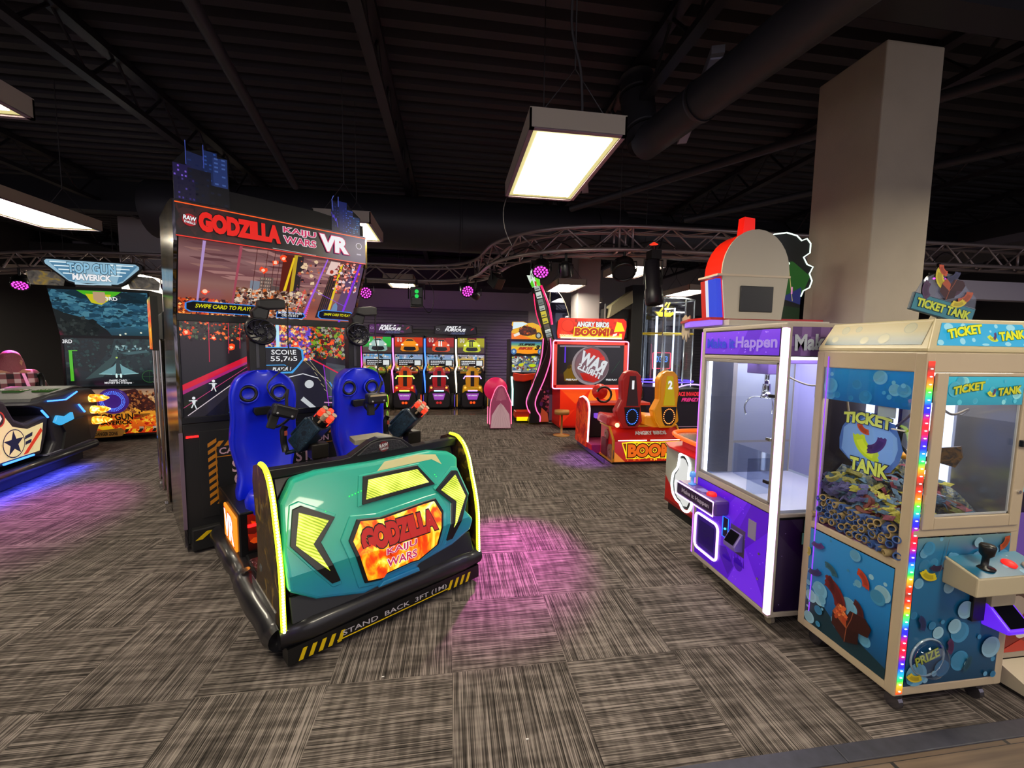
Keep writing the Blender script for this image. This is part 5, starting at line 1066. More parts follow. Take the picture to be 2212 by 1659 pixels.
# ================================================================== MAKE IT HAPPEN CLAW MACHINE
def make_happen():
    t = thing('violet_claw_machine', 'violet claw machine with white-pink light strips, empty inside', 'claw machine', (1.88, 2.12, 0), 0)
    D, W_ = .80, .80; FR = mat('happen_frame', '#a89c90', .4)
    mb = MB(); mb.box(0, D, 0, W_, .08, .115); mb.box(0, D, 0, W_, 1.82, 1.85); mb.box(0, .03, 0, W_, .715, .765); mb.box(0, D, 0, .02, .70, .725); mb.box(0, .025, 0, W_, 1.625, 1.655)
    for x, y in ((0, 0), (0, W_-.04), (D-.04, 0), (D-.04, W_-.04)): mb.box(x-.0015, x+.0415, y-.0015, y+.0415, .0815, 1.8485)
    mb.build('frame', FR, t, bevel=.008)
    for x, y in ((.08, .07), (.08, W_-.08), (D-.08, .07), (D-.08, W_-.08)): MB().cyl((x-.012, y, .03), (x+.012, y, .03), .03, n=14).box(x-.02, x+.02, y-.02, y+.02, .05, .08).build('caster', mat('caster_cream', '#8a8070', .4), t)
    MB().box(.015, D-.01, .012, W_-.01, .10, .72).build('lower_cabinet', MATTE, t)
    # front lower panel facing the aisle
    a = Art((-.001, W_-.04, .12), (0, -1, 0), Z, W_-.08, .595); a.grad(0, 0, 1, 1, [(0, '#4a10b0'), (.5, '#5416c8'), (1, '#4c14c0')])
    rd = random.Random(3)
    for p, c in (([(.0, .62), (.3, .2), (.45, .0), (.1, 0), (0, .2)], '#4810b4'), ([(.55, 0), (.75, .5), (1, .1), (1, 0)], '#6424d8'), ([(.3, .6), (.6, 1), (.75, 1), (.45, .45)], '#5e20d0'), ([(.8, 1), (.6, .5), (.7, .42), (1, .8), (1, 1)], '#4610ac'), ([(.35, .3), (.5, .36), (.62, .2), (.55, .05)], '#3c0c98')): a.poly(p, c)
    for cx, cy in ((.52, .22), (.68, .26)):
        a.ell(cx, cy, .06, None, '#3e0c9c'); 
        for k in range(7): a.poly([(cx-.06+k*.02, cy), (cx-.05+k*.02, cy+.13-(k % 2)*.05), (cx-.04+k*.02, cy)], '#3e0c9c', step=False)
    for i in range(26): a.ell(rd.uniform(.02, .98), rd.uniform(.02, .98), .005, None, '#8a5cf0')
    a.build('front_art', attr_mat('violet_backlit_art', .55, .3), t)
    # windows and header
    a = Art((-.001, W_-.045, 1.66), (0, -1, 0), Z, W_-.09, .155); a.grad(0, 0, 1, 1, [(0, '#5a2cb8'), (1, '#6a38c8')]); a.poly([(.5, 0), (.62, 1), (.8, 1), (.7, 0)], '#5426b0')
    for i in range(20): a.ell(rd.uniform(.02, .98), rd.uniform(.08, .92), .005, None, '#a080e8')
    h = a.build('front_header', attr_mat('header_backlit', .6, .3), t); MB().box(0.0, .02, .04, W_-.04, 1.655, 1.82).build('header_box', MATTE, t)
    B1 = led('header_blue', '#3448d8', .8); B2 = led('header_lilac', '#b090e8', .85)
    lettering('Make it', (-.006, .575, 1.735), (0, -1, 0), Z, .30, .07, [(B1, .03)], h, 'header_lettering'); lettering('Happen', (-.006, .235, 1.73), (0, -1, 0), Z, .36, .095, [(B2, .03)], h, 'header_lettering')
    MB().box(.008, .012, .04, W_-.04, .765, 1.625).build('front_pane', GLASS, t)
    mb = MB()
    for q in ((.04, .06, .77, 1.62), (W_-.06, W_-.04, .77, 1.62), (.04, W_-.04, .765, .785), (.04, W_-.04, 1.605, 1.625)): mb.box(.0, .012, q[0], q[1], q[2], q[3])
    mb.build('door_frame', mat('door_alu', '#a09a96', .35, .4), t, bevel=.003)
    for z, m in ((1.42, BLACK), (.90, BLACK), (1.16, CHROME)): MB().box(-.012, 0, .055, .095, z-.01, z+.01).build('latch', m, t, bevel=.003)
    WPK = led('pink_white_strip', '#ffc8ff', 2.2)
    MB().box(-.006, .022, -.003, .034, .10, 1.82).build('corner_light', WPK, t, bevel=.006)
    MB().box(-.004, .006, W_-.008, W_+.002, .10, 1.82).build('rear_corner_light', led('violet_strip', '#b060ff', 2.2), t)
    # camera-side panel
    MB().box(.04, D-.04, .008, .012, .725, 1.64).build('side_pane', GLASS, t)
    a = Art((.035, -.001, 1.66), X, Z, D-.075, .165); 
    for i in range(12):
        for j in range(3): a.rect(i/12, j/3, (i+1)/12, (j+1)/3, '#7a5c98' if (i+j) % 2 else '#5a3c78', step=(i+j == 0))
    h2 = a.build('side_header', PRINT, t); MB().box(.03, D-.03, 0, .01, 1.655, 1.825).build('side_header_box', MATTE, t)
    GT = mat('header_grey', '#a8b0c0', .4)
    lettering('Make it Happen', (.40, -.0045, 1.735), X, Z, .70, .12, [(GT, .04)], h2, 'header_lettering', rot=.04)
    a = Art((.04, -.001, .12), X, Z, D-.08, .57); a.grad(0, 0, 1, 1, [(0, '#1a0c30'), (1, '#3c2c50')]); a.poly([(0, .85), (.0, 1), (.1, 1), (.6, .3), (.5, .2)], '#281040'); a.poly([(.1, 0), (.4, .5), (.7, 0)], '#241438')
    for i in range(18): a.ell(rd.uniform(.02, .98), rd.uniform(.02, .98), .005, None, '#8070a8')
    p = a.build('side_art', PRINT, t); lettering('Make it\nHappen', (.39, -.005, .60), X, Z, .40, .17, [(MATTE, .09), (mat('pale_aqua', '#7ab8b8', .4), .03)], p, 'side_lettering')
    # interior
    WI = mat('inner_white', '#d8dce8', .4); MB().box(.04, D-.02, .02, W_-.02, .722, .74).build('play_floor', mat('play_floor_white', '#e4e0f0', .5), t)
    MB().box(.05, D-.04, W_-.035, W_-.02, .74, 1.64).box(D-.03, D-.02, .02, W_-.02, .74, 1.64, 1).build('inner_wall', [mat('inner_mirror_pale', '#b8c0d0', .12, .4), WI], t)
    a = Art((.06, W_-.04, .75), X, Z, D-.1, .87); a.grad(0, 0, 1, 1, [(0, '#8a8e9c'), (1, '#c4c8d4')]); a.rect(0, 0, .26, 1, '#4c4e58'); a.rect(.26, 0, .31, 1, '#a8a098'); a.rect(.31, .26, 1, .28, '#9a948c')
    a.build('inner_back_art', PRINT, t)
    # art on the far inside wall seen through the side window
    a = Art((D-.035, W_-.05, .76), (0, -1, 0), Z, W_-.1, .86); a.grad(0, 0, 1, 1, [(0, '#807ca0'), (1, '#b0a8e0')]); a.poly([(.35, .0), (.62, 1), (.72, 1), (.5, 0)], '#6a3cb0'); a.poly([(.6, .4), (.8, 1), (.95, 1), (.75, .3)], '#8868c8'); a.poly([(.68, 0), (.74, .6), (1, .3), (1, 0)], '#5c5480'); isa = a.build('inner_side_art', DIMLIT, t); lettering('Make it\nHappen', (D-.042, .40, 1.42), (0, -1, 0), Z, .30, .17, [(mat('dim_violet', '#3c2c58', .4), .1), (TXW, .03)], isa, 'inner_lettering')
    MB().box(.03, .045, W_-.075, W_-.055, .76, 1.62).box(.05, .07, .05, .06, .76, 1.62).build('inner_tube_light', led('inner_white_led', '#e8ecff', 5.0), t)
    MB().box(.12, D-.1, .1, W_-.1, 1.635, 1.645).build('inner_ceiling_light', led('inner_ceiling_led', '#e8e8ff', 7.0), t)
    g = MB().box(.20, .36, .36, .56, 1.53, 1.62).box(.05, D-.05, .44, .47, 1.60, 1.63).build('gantry', mat('gantry_lilac', '#7a5aa0', .4), t, bevel=.005)
    mb = MB(); c0 = Vector((.28, .46, 1.43)); mb.cyl((.28, .46, 1.53), c0+Z*.03, .016, n=12); mb.cyl(c0+Z*.03, c0-Z*.05, .024, .03, n=14); mb.cyl(c0-Z*.05, c0-Z*.07, .034, n=14)
    for k in range(3):
        an = k*2*PI/3+.5; d = Vector((math.cos(an), math.sin(an), 0)); mb.tube(smoothpath([c0-Z*.06+d*.02, c0+d*.09-Z*.07, c0+d*.125-Z*.13, c0+d*.115-Z*.19], 5), .0055, 8)
    mb.build('claw', CHROME, g, smooth=True)
    MB().tube(smoothpath([(.33, .40, 1.55), (.36, .32, 1.50), (.40, .22, 1.47), (.44, .12, 1.50)], 6), .006, 8).build('gantry_cable', mat('cable_sheath', '#8a7c6c', .3, .5), t, smooth=True)
    MB().box(.28, .285, .3, W_-.05, .74, .98).box(.05, .285, .3, .305, .74, .98).build('chute_wall', ACRYL, t)
    # control shelf
    cb = MB().box(-.12, .0, .38, .86, .555, .665).build('control_box', mat('control_violet', '#5a3c8a', .3, coat=.3), t, bevel=.02)
    a = Art((-.1215, .84, .572), (0, -1, 0), Z, .44, .076); a.rect(0, 0, 1, 1, '#2c1c3c'); f = a.build('control_face', PRINT, cb)
    lettering('Make it Happen', (-.1245, .60, .61), (0, -1, 0), Z, .34, .042, [(mat('control_letters', '#a8a0b8', .4), .03)], f, 'control_lettering')
    e = [(-.125, .86, .56), (-.125, .86, .66), (-.125, .385, .66), (-.125, .385, .56)]; MB().tube(e, .005, 8, closed=True).build('control_light_edge', WPK, cb)
    MB().lathe([(.028, 0), (.028, .006), (.010, .01), (.010, .055), (.022, .06), (.022, .09), (.01, .10), (0, .10)], (-.06, .74, .665), (0, 0, 1), 14).build('joystick', mat('clear_joystick', '#6aa0d8', .1, emit='#3a80e0', es=.5), cb, smooth=True)
    MB().lathe([(.034, 0), (.034, .012), (.026, .022), (0, .026)], (-.06, .50, .665), (0, 0, 1), 18).build('button', led('button_red', '#ff2018', 1.1), cb, smooth=True)
    MB().box(-.09, -.03, .56, .64, .6655, .667).build('instruction_card', mat('card_lilac', '#9088c8', .5), cb)
    pd_ = [(-.008, y, z) for y, z in rrect(.27, .27, .04, 4, .62, .31)]
    MB().tube(pd_, .009, 8, closed=True).build('prize_door_light', WPK, t, smooth=True)
    q = MB().box(-.004, .0, .50, .74, .19, .43).build('prize_flap', mat('flap_violet', '#3a10a0', .15, coat=.5), t)
    MB().box(-.006, -.004, .53, .71, .22, .40).build('flap_window', mat('flap_window', '#28087a', .08), q)
    c = MB().box(-.008, 0, .375, .435, .40, .54).build('coin_plate', mat('coin_dark', '#1c1830', .3), t, bevel=.003); MB().tube([(-.010, .375, .40), (-.010, .375, .54), (-.010, .435, .54), (-.010, .435, .40)], .003, 6, closed=True).build('coin_light', led('blue_led', '#2060ff', 2.5), c); MB().ball((-.012, .405, .46), .008, 8).build('coin_led', led('cyan_led', '#40e0ff', 2.5), c)
    MB().box(-.004, 0, .22, .36, .34, .52).build('reader_plate', mat('reader_plate', '#6a5c88', .35, .5), t, bevel=.004)
    r = MB().prism([(0, .37), (-.06, .38), (-.065, .41), (-.015, .49), (0, .49)], (0, .235, 0), -X*-1, Z, (0, .115, 0)).build('card_reader', mat('reader_lilac', '#7a68b0', .3), t, bevel=.006)
    MB().prism([(-.018, .488), (-.063, .416), (-.066, .418), (-.021, .491)], (0, .25, 0), X, Z, (0, .085, 0)).build('reader_screen', mat('reader_glass', '#0a0a12', .1), r)
    MB().box(-.003, 0, .13, .20, .50, .62).build('blank_plate', mat('blank_plate', '#8a80a0', .5), t, bevel=.002)
    for z in (.28, .44): MB().cyl((0, .09, z), (-.008, .09, z), .008, n=10).build('lock', CHROME, t)
make_happen()
# ================================================================== FOUR RACING MACHINES ON THE BACK WALL
def car_front(a, c, c2, stripe=None, grille='#1a1a1c'):
    a.ell(.52, .10, .30, .05, '#0c0a0c', 16)
    a.poly([(.20, .20), (.24, .55), (.36, .78), (.44, .90), (.62, .90), (.70, .78), (.82, .55), (.86, .20), (.78, .10), (.28, .10)], c)
    a.poly([(.38, .76), (.45, .87), (.61, .87), (.68, .76)], '#2a2c30'); a.poly([(.30, .22), (.34, .40), (.72, .40), (.76, .22), (.66, .14), (.40, .14)], grille)
    a.poly([(.22, .56), (.36, .74), (.70, .74), (.84, .56), (.74, .48), (.32, .48)], c2)
    for x in (.27, .79): a.ell(x, .52, .045, .055, '#fff8e0', 12)
    if stripe:
        for x in (.46, .54): a.poly([(x-.03, .44), (x-.02, .78), (x+.02, .78), (x+.03, .44)], stripe)
    a.line([(.24, .16), (.53, .11), (.82, .16)], .012, c)
RACE = [('green', '#3a6a3a', '#28b040', '#8fb0a8', '#a8c8c0', '#f0f4f0', '#6ac030', '#ff3aa0'), ('orange', '#6a3018', '#d03a18', '#e88820', '#ff9a20', None, '#e05018', '#ff70c0'), ('red', '#5a1818', '#a01c20', '#d84820', '#f05828', '#f4f0ec', '#c01828', '#3a70ff'), ('yellow', '#4a4020', '#a8a010', '#c8d028', '#e0e840', '#20221c', '#f0b010', '#fff0d0')]
def racer(i, x0):
    nm, bg0, bg1, c1, c2, stripe, seatc, neon = RACE[i]
    labs = ['leftmost racing machine with a pale green car on its upper screen', 'racing machine with an orange sports car on its upper screen', 'racing machine with a red white-striped car on its upper screen', 'rightmost of the four racing machines, yellow car on its upper screen']
    t = thing('racing_arcade_machine', labs[i], 'arcade machine', (x0, 12.4, 0), 0, 'four racing machines along the back wall'); w = .875
    MB().box(.0, w, .02, .5, 0, 2.02).box(.03, w-.03, -.25, .02, 0, .92).build('cabinet', MATTE, t, bevel=.01)
    a = Art((.045, .012, 1.50), X, Z, w-.08, .46, .0004); a.grad(0, 0, 1, 1, [(0, '#4a3c38'), (.35, bg0), (.5, bg1), (1, bg1)]); a.rect(0, .0, 1, .34, '#4c3a34')
    for x in (.1, .2): a.ell(x+.02, .82, .035, .14, '#d8d0cc'); a.ell(x+.02, .84, .015, .08, bg1)
    a.rect(.36, .86, .7, 1, '#b8482c' if i < 2 else '#7a2020'); car_front(a, c1, c2, stripe); a.build('upper_screen', SCREEN, t)
    a = Art((.045, .012, .98), X, Z, w-.08, .49, .0004); a.grad(0, 0, 1, 1, [(0, '#4a3020' if i % 2 else '#a05a20'), (.4, '#b08860'), (.7, '#8aa8c8' if i < 3 else '#c8a840'), (1, '#4a9ad0' if i == 0 else '#8a90b8')])
    a.bits(70, (0, .0, 1, .4), .05, ['#e0a040', '#40301c', '#e8e0d0', '#d85020', '#303038', '#f0d040', '#6a8a30'], 50+i); a.bits(25, (0, .75, 1, 1), .05, ['#5a90b8', '#c8b8a0', '#303840', '#d8d8e0'], 60+i)
    a.rect(.10, .30, .96, .68, '#0c0c10'); a.line([(.05, .87), (.4, .87), (.45, .8)], .01, '#202028'); a.ell(.06, .86, .03, None, '#202028'); a.rect(.70, .34, .92, .63, '#dfe4e4')
    rd = random.Random(i)
    for r in range(3):
        x = .15
        while x < .62-(r == 2)*.2: w_ = rd.uniform(.03, .07); a.rect(x, .56-r*.10, x+w_, .61-r*.10, '#e8e8ec', step=False); x += w_+.012
    a.build('lower_screen', SCREEN, t)
    MB().box(.0, w, .0, .02, 1.46, 1.505).box(.0, w, .0, .02, .92, .985).box(0, .05, 0, .02, .92, 2.0).box(w-.04, w, 0, .02, .92, 2.0).box(0, w, 0, .02, 1.955, 2.02).build('bezel', BLACK, t, bevel=.004)
    MB().tube([(0, -.06, 1.92), (.0, -.06, 1.55), (.03, -.08, 1.15), (-.02, -.14, .98), (-.0, -.12, .7), (.03, -.12, .35)], .022, 8).build('neon_edge', led('neon_'+nm, neon, 3.0), t, smooth=True)
    MB().box(-.008, .008, -.06, .06, .3, 1.95).build('side_fin', BLACK, t)
    a = Art((.2, -.255, .18), X, Z, .5, .10, .0005); a.rect(0, 0, 1, 1, '#181028'); a.rect(.05, .2, .35, .8, ['#b040a0', '#3048b0', '#6a40b0', '#c08a60'][i]); a.build('pedal_sign', LIT, t)
    MB().box(.12, w-.12, -.34, -.02, .92, .98).build('dashboard', mat('dash_'+nm, ['#7aa030', '#d84018', '#8a2060', '#c89018'][i], .3), t, bevel=.02)
    wh = MB(); wh.tube([(.62+math.cos(k*PI/10)*.13, -.36, 1.0+math.sin(k*PI/10)*.13) for k in range(20)], .02, 8, closed=True); wh.build('steering_wheel', BLACK, t, smooth=True)
    # car-shaped seat in front
    s = MB(); cx = w/2
    SC_ = mat('car_seat_'+nm, seatc, .3, coat=.4); SC2 = mat('car_body_'+nm, ['#a0c820', '#e02c18', '#8c1830', '#f0c010'][i], .3, coat=.4); BK = mat('car_black', '#15121a', .4)
    body = MB(); st = [(.20, .38, .62), (.24, .36, .70), (.29, .34, .80)]
    body.prism([(-.30, .08), (-.31, .30), (-.27, .48), (-.22, .56), (.22, .56), (.27, .48), (.31, .30), (.30, .08), (.22, .04), (-.22, .04)], (cx, -1.15, 0), X, Z, (0, .62, 0)); bo = body.build('car_tail', BK, t, bevel=.04, bseg=3)
    MB().prism([(-.28, .44), (-.255, .64), (-.16, .665), (-.14, .60), (.14, .60), (.16, .665), (.255, .64), (.28, .44), (.2, .50), (-.2, .50)], (cx, -1.17, 0), X, Z, (0, .3, 0)).build('fender', SC2, t, bevel=.02)
    MB().prism([(-.17, .55), (-.19, .80), (-.16, 1.0), (-.11, 1.10), (-.04, 1.14), (.04, 1.14), (.11, 1.10), (.16, 1.0), (.19, .80), (.17, .55)], (cx, -1.0, 0), X, Z, (0, .16, 0)).build('seat_back', SC_, t, bevel=.04, bseg=3)
    MB().box(cx-.05, cx+.05, -1.012, -1.0, .62, 1.04).build('seat_groove', BK, t, bevel=.01)
    MB().box(cx-.2, cx+.2, -.9, -.45, .34, .48).build('seat_cushion', SC_, t, bevel=.04)
    gl = ['#50b0ff', '#c8ff60', '#c0f0ff', '#d0a0ff'][i]
    MB().tube([(cx-.24, -1.02, .83), (cx-.20, -1.04, .90), (cx+.20, -1.04, .90), (cx+.24, -1.02, .83)], .018, 8).build('light_bar', led('bar_'+nm, gl, 2.0), t, smooth=True)
    MB().box(cx-.13, cx+.13, -1.185, -1.17, .50, .535).build('brake_bar', led('bar_'+nm, gl, 2.0), t)
    MB().prism([(-.17, .44), (-.12, .27), (.12, .27), (.17, .44)], (cx, -1.162, 0), X, Z, (0, .012, 0)).build('badge_panel', led('badge_purple', '#a848c0', .8), t)
    lettering('FAST & FURIOUS', (cx, -1.164, .385), X, Z, .24, .03, [(TXW, .03)], t, 'badge_lettering')
    mb = MB(); mb.ball((cx-.04, -1.165, .19), .034, 10); mb.ball((cx+.04, -1.165, .19), .034, 10); mb.build('tail_light', led('tail_'+nm, '#ff4a10' if i != 2 else '#a01818', 1.6), t)
    MB().box(cx-.10, cx+.10, -1.16, -1.15, .14, .24).build('light_plate', mat('dark_red', '#401018', .4), t)
    for sx in (-1, 1):
        MB().ball((cx+sx*.2, -1.175, .60), .03, 10).build('marker_light', led('marker_amber', '#ffa040', 2.0), t)
        MB().lathe([(.10, 0), (.20, .01), (.21, .08), (.19, .10), (.10, .09)], (cx+sx*.31, -.95, .22), (sx, 0, 0), 20).build('wheel', RUBBER, t, smooth=True)
        MB().tube([(cx+sx*.41, -.95+math.cos(k*PI/12)*.16, .22+math.sin(k*PI/12)*.16) for k in range(24)], .010, 6, closed=True).build('wheel_light', led('wheel_'+nm, ['#a0ff40', '#ff5020', '#7a50ff', '#ffb030'][i], 1.2), t)
    MB().box(cx-.03, cx+.03, -.55, -.1, .02, .14).build('floor_rail', BLACK, t)
for i in range(4): racer(i, [-2.56, -1.67, -.77, .13][i])
for k, xc in enumerate((-1.74, .12)):
    t = thing('header_sign', ['dark curved header sign over the green and orange racing machines', 'dark curved header sign over the red and yellow racing machines'][k], 'sign', (xc, 12.42, 2.02), 0, 'header signs over the racing machines')
    out = [(-.63, .05), (-.62, .27), (-.35, .33), (0, .345), (.35, .33), (.62, .27), (.63, .05), (.4, .02), (.15, 0), (-.15, 0), (-.4, .02)]
    MB().prism(out, (0, 0, 0), X, Z, (0, .06, 0)).box(-.1, .1, .06, .2, -.0, .1).build('board', MATTE, t, bevel=.006)
    a = Art((-.6, -.003, .03), X, Z, 1.2, .29, .0005); a.poly([(.0, .1), (.02, .85), (.5, 1.04), (.98, .85), (1, .1), (.7, 0), (.3, 0)], '#1c1626'); a.bits(50, (.1, .15, .9, .85), .04, ['#4a1c58' if k == 0 else '#202428', '#1c1420', '#2a2a30', '#6a2c70' if k == 0 else '#303840'], 70+k); a.ell(.07, .52, .04, .12, '#9aa0a8'); a.ell(.07, .52, .028, .08, '#1a1a20'); a.poly([(.86, .4), (.93, .55), (.95, .75), (.88, .6)], '#c03040'); a.build('header_art', DIMLIT, t)
    for s, z, w, h in (('FAST &', .245, .45, .07), ('FURIOUS', .165, .62, .085)): lettering(s, (-.05+(0.04 if s[1] == 'U' else 0), -.03, z), X, Z, w, h, [(TXW, .05)], t, 'header_lettering', shear=.3)
    lettering('ARCADE', (.06, -.03, .07), X, Z, .42, .05, [(led('arcade_blue', '#a0b0e8', .7), .06), (mat('navy', '#101838', .4), .02)], t, 'header_lettering', shear=.3)

# ================================================================== SUPER BIKES 3
def bikes():
    t = thing('motorcycle_arcade_machine', 'orange motorcycle arcade machine with yellow topper beside the slatted wall', 'arcade machine', (1.81, 9.9, 0), 0); O_ = mat('bike_orange', '#e03810', .3, coat=.4)
    MB().box(-.42, .42, .02, .6, 0, 1.9).box(-.40, .40, -.75, .02, .04, .14).build('cabinet', MATTE, t, bevel=.01)
    a = Art((-.39, .012, 1.56), X, Z, .78, .28, .0005); a.grad(0, 0, 1, 1, [(0, '#d89010'), (.2, '#f0c010'), (.5, '#e8c020'), (.75, '#50a080'), (1, '#3060a0')]); a.ell(.5, .2, .4, .25, '#ff9810', 16); a.ell(.08, .15, .09, .26, '#3a6aa0'); a.ell(.08, .15, .04, .12, '#a0c8e0'); a.ell(.92, .15, .09, .26, '#3a6aa0'); a.ell(.92, .15, .04, .12, '#a0c8e0')
    q = a.build('title_panel', LIT, t); lettering('SUPER', (-.02, -.02, 1.77), X, Z, .42, .06, [(TXB, .06)], q, 'title_lettering', shear=.4); lettering('BIKES', (-.04, -.02, 1.68), X, Z, .38, .07, [(led('bike_red', '#c02818', .8), .07)], q, 'title_lettering', shear=.4); lettering('3', (.24, -.02, 1.70), X, Z, .14, .12, [(TXB, .07)], q, 'title_lettering', shear=.4)
    a = Art((-.37, .012, 1.10), X, Z, .74, .40, .0005); a.grad(0, 0, 1, 1, [(0, '#707878'), (.4, '#8a9088'), (1, '#30302c')]); a.bits(160, (0, .1, 1, 1), .05, ['#d8e0d0', '#3a6090', '#c8d030', '#303438', '#607080', '#8a3a30', '#50606c'], 80); a.rect(.02, .02, .3, .1, '#e0e0e0')
    for k in range(4): a.poly([(.02, .5+k*.1), (.18, .55+k*.1), (.18, .50+k*.1), (.02, .45+k*.1)], '#c8c8c8')
    a.ell(.3, .45, .08, .10, '#c8d020', 12); a.ell(.68, .42, .12, .1, '#c0d818', 12)
    a.build('screen', SCREEN, t)
    mq = [(-.39, 0), (-.39, .18), (-.33, .26), (-.39, .33), (-.37, .41), (-.1, .42), (.0, .38), (.12, .40), (.24, .36), (.36, .3), (.39, .16), (.39, 0)]
    MB().prism(mq, (0, .02, 1.90), X, Z, (0, .03, 0)).build('topper_board', MATTE, t)
    a = Art((-.39, .015, 1.90), X, Z, .78, .42, .0005); a.poly([((x+.39)/.78, z/.42) for x, z in mq], '#e8b020'); a.poly([(.03, .55), (.06, .96), (.36, .97), (.5, .88), (.3, .7)], '#d8ecf4'); a.poly([(0, .0), (0, .35), (.3, .25), (.6, .05), (.6, 0)], '#f07818')
    a.ell(.85, .22, .10, .19, '#30302c', 16); a.ell(.85, .22, .06, .12, '#a8b0a8', 14); a.poly([(.22, .45), (.38, .78), (.6, .7), (.78, .55), (.8, .32), (.5, .18), (.34, .22), (.25, .3)], '#4a2418'); a.bits(40, (.25, .25, .75, .75), .035, ['#a03818', '#2a1814', '#d86020', '#6a2c1c', '#1c1414'], 81); a.poly([(.06, .25), (.24, .4), (.27, .25), (.1, .12)], '#e8e4dc'); a.build('topper_art', LIT, t)
    MB().prism([(-.36, .98), (-.34, 1.10), (-.1, 1.06), (.3, 1.10), (.4, 1.0), (.2, .96), (-.1, .88), (-.32, .90)], (0, -.16, 0), X, Z, (0, .16, 0)).build('fairing', O_, t, bevel=.02)
    mb = MB(); mb.prism([(-.7, .70), (-.45, .82), (-.2, .76), (-.1, .85), (.0, .95), (.0, .7), (-.2, .5), (-.5, .55)], (.10, 0, 0), Y, Z, (.16, 0, 0)); mb.build('motorcycle', O_, t, bevel=.03)
    for y in (-.58, -.12): MB().tube([(.18, y+math.cos(k*PI/10)*.17, .36+math.sin(k*PI/10)*.17) for k in range(20)], .05, 8, closed=True).build('wheel', RUBBER, t, smooth=True)
    MB().ball((.18, -.70, .76), .035, 8).build('tail_light', led('tail_light_orange', '#ff5a30', 2), t)
    MB().tube([(-.38, -.05, 1.0), (-.36, -.1, .7), (-.36, -.1, .3)], .022, 8).build('neon_edge', led('neon_teal', '#b0fff0', 2.4), t, smooth=True)
    MB().prism([(-.40, .12), (-.38, .26), (.3, .26), (.36, .12)], (0, -.76, 0), X, Z, (0, .3, 0)).build('base_plate', O_, t, bevel=.01)
    MB().box(-.36, .08, -.80, -.76, .05, .14).build('yellow_light', led('yellow_step', '#ffd800', 1.2), t, bevel=.01); MB().box(.12, .32, -.79, -.76, .06, .13).build('amber_light', led('amber_step', '#f07800', .9), t, bevel=.01)
bikes()
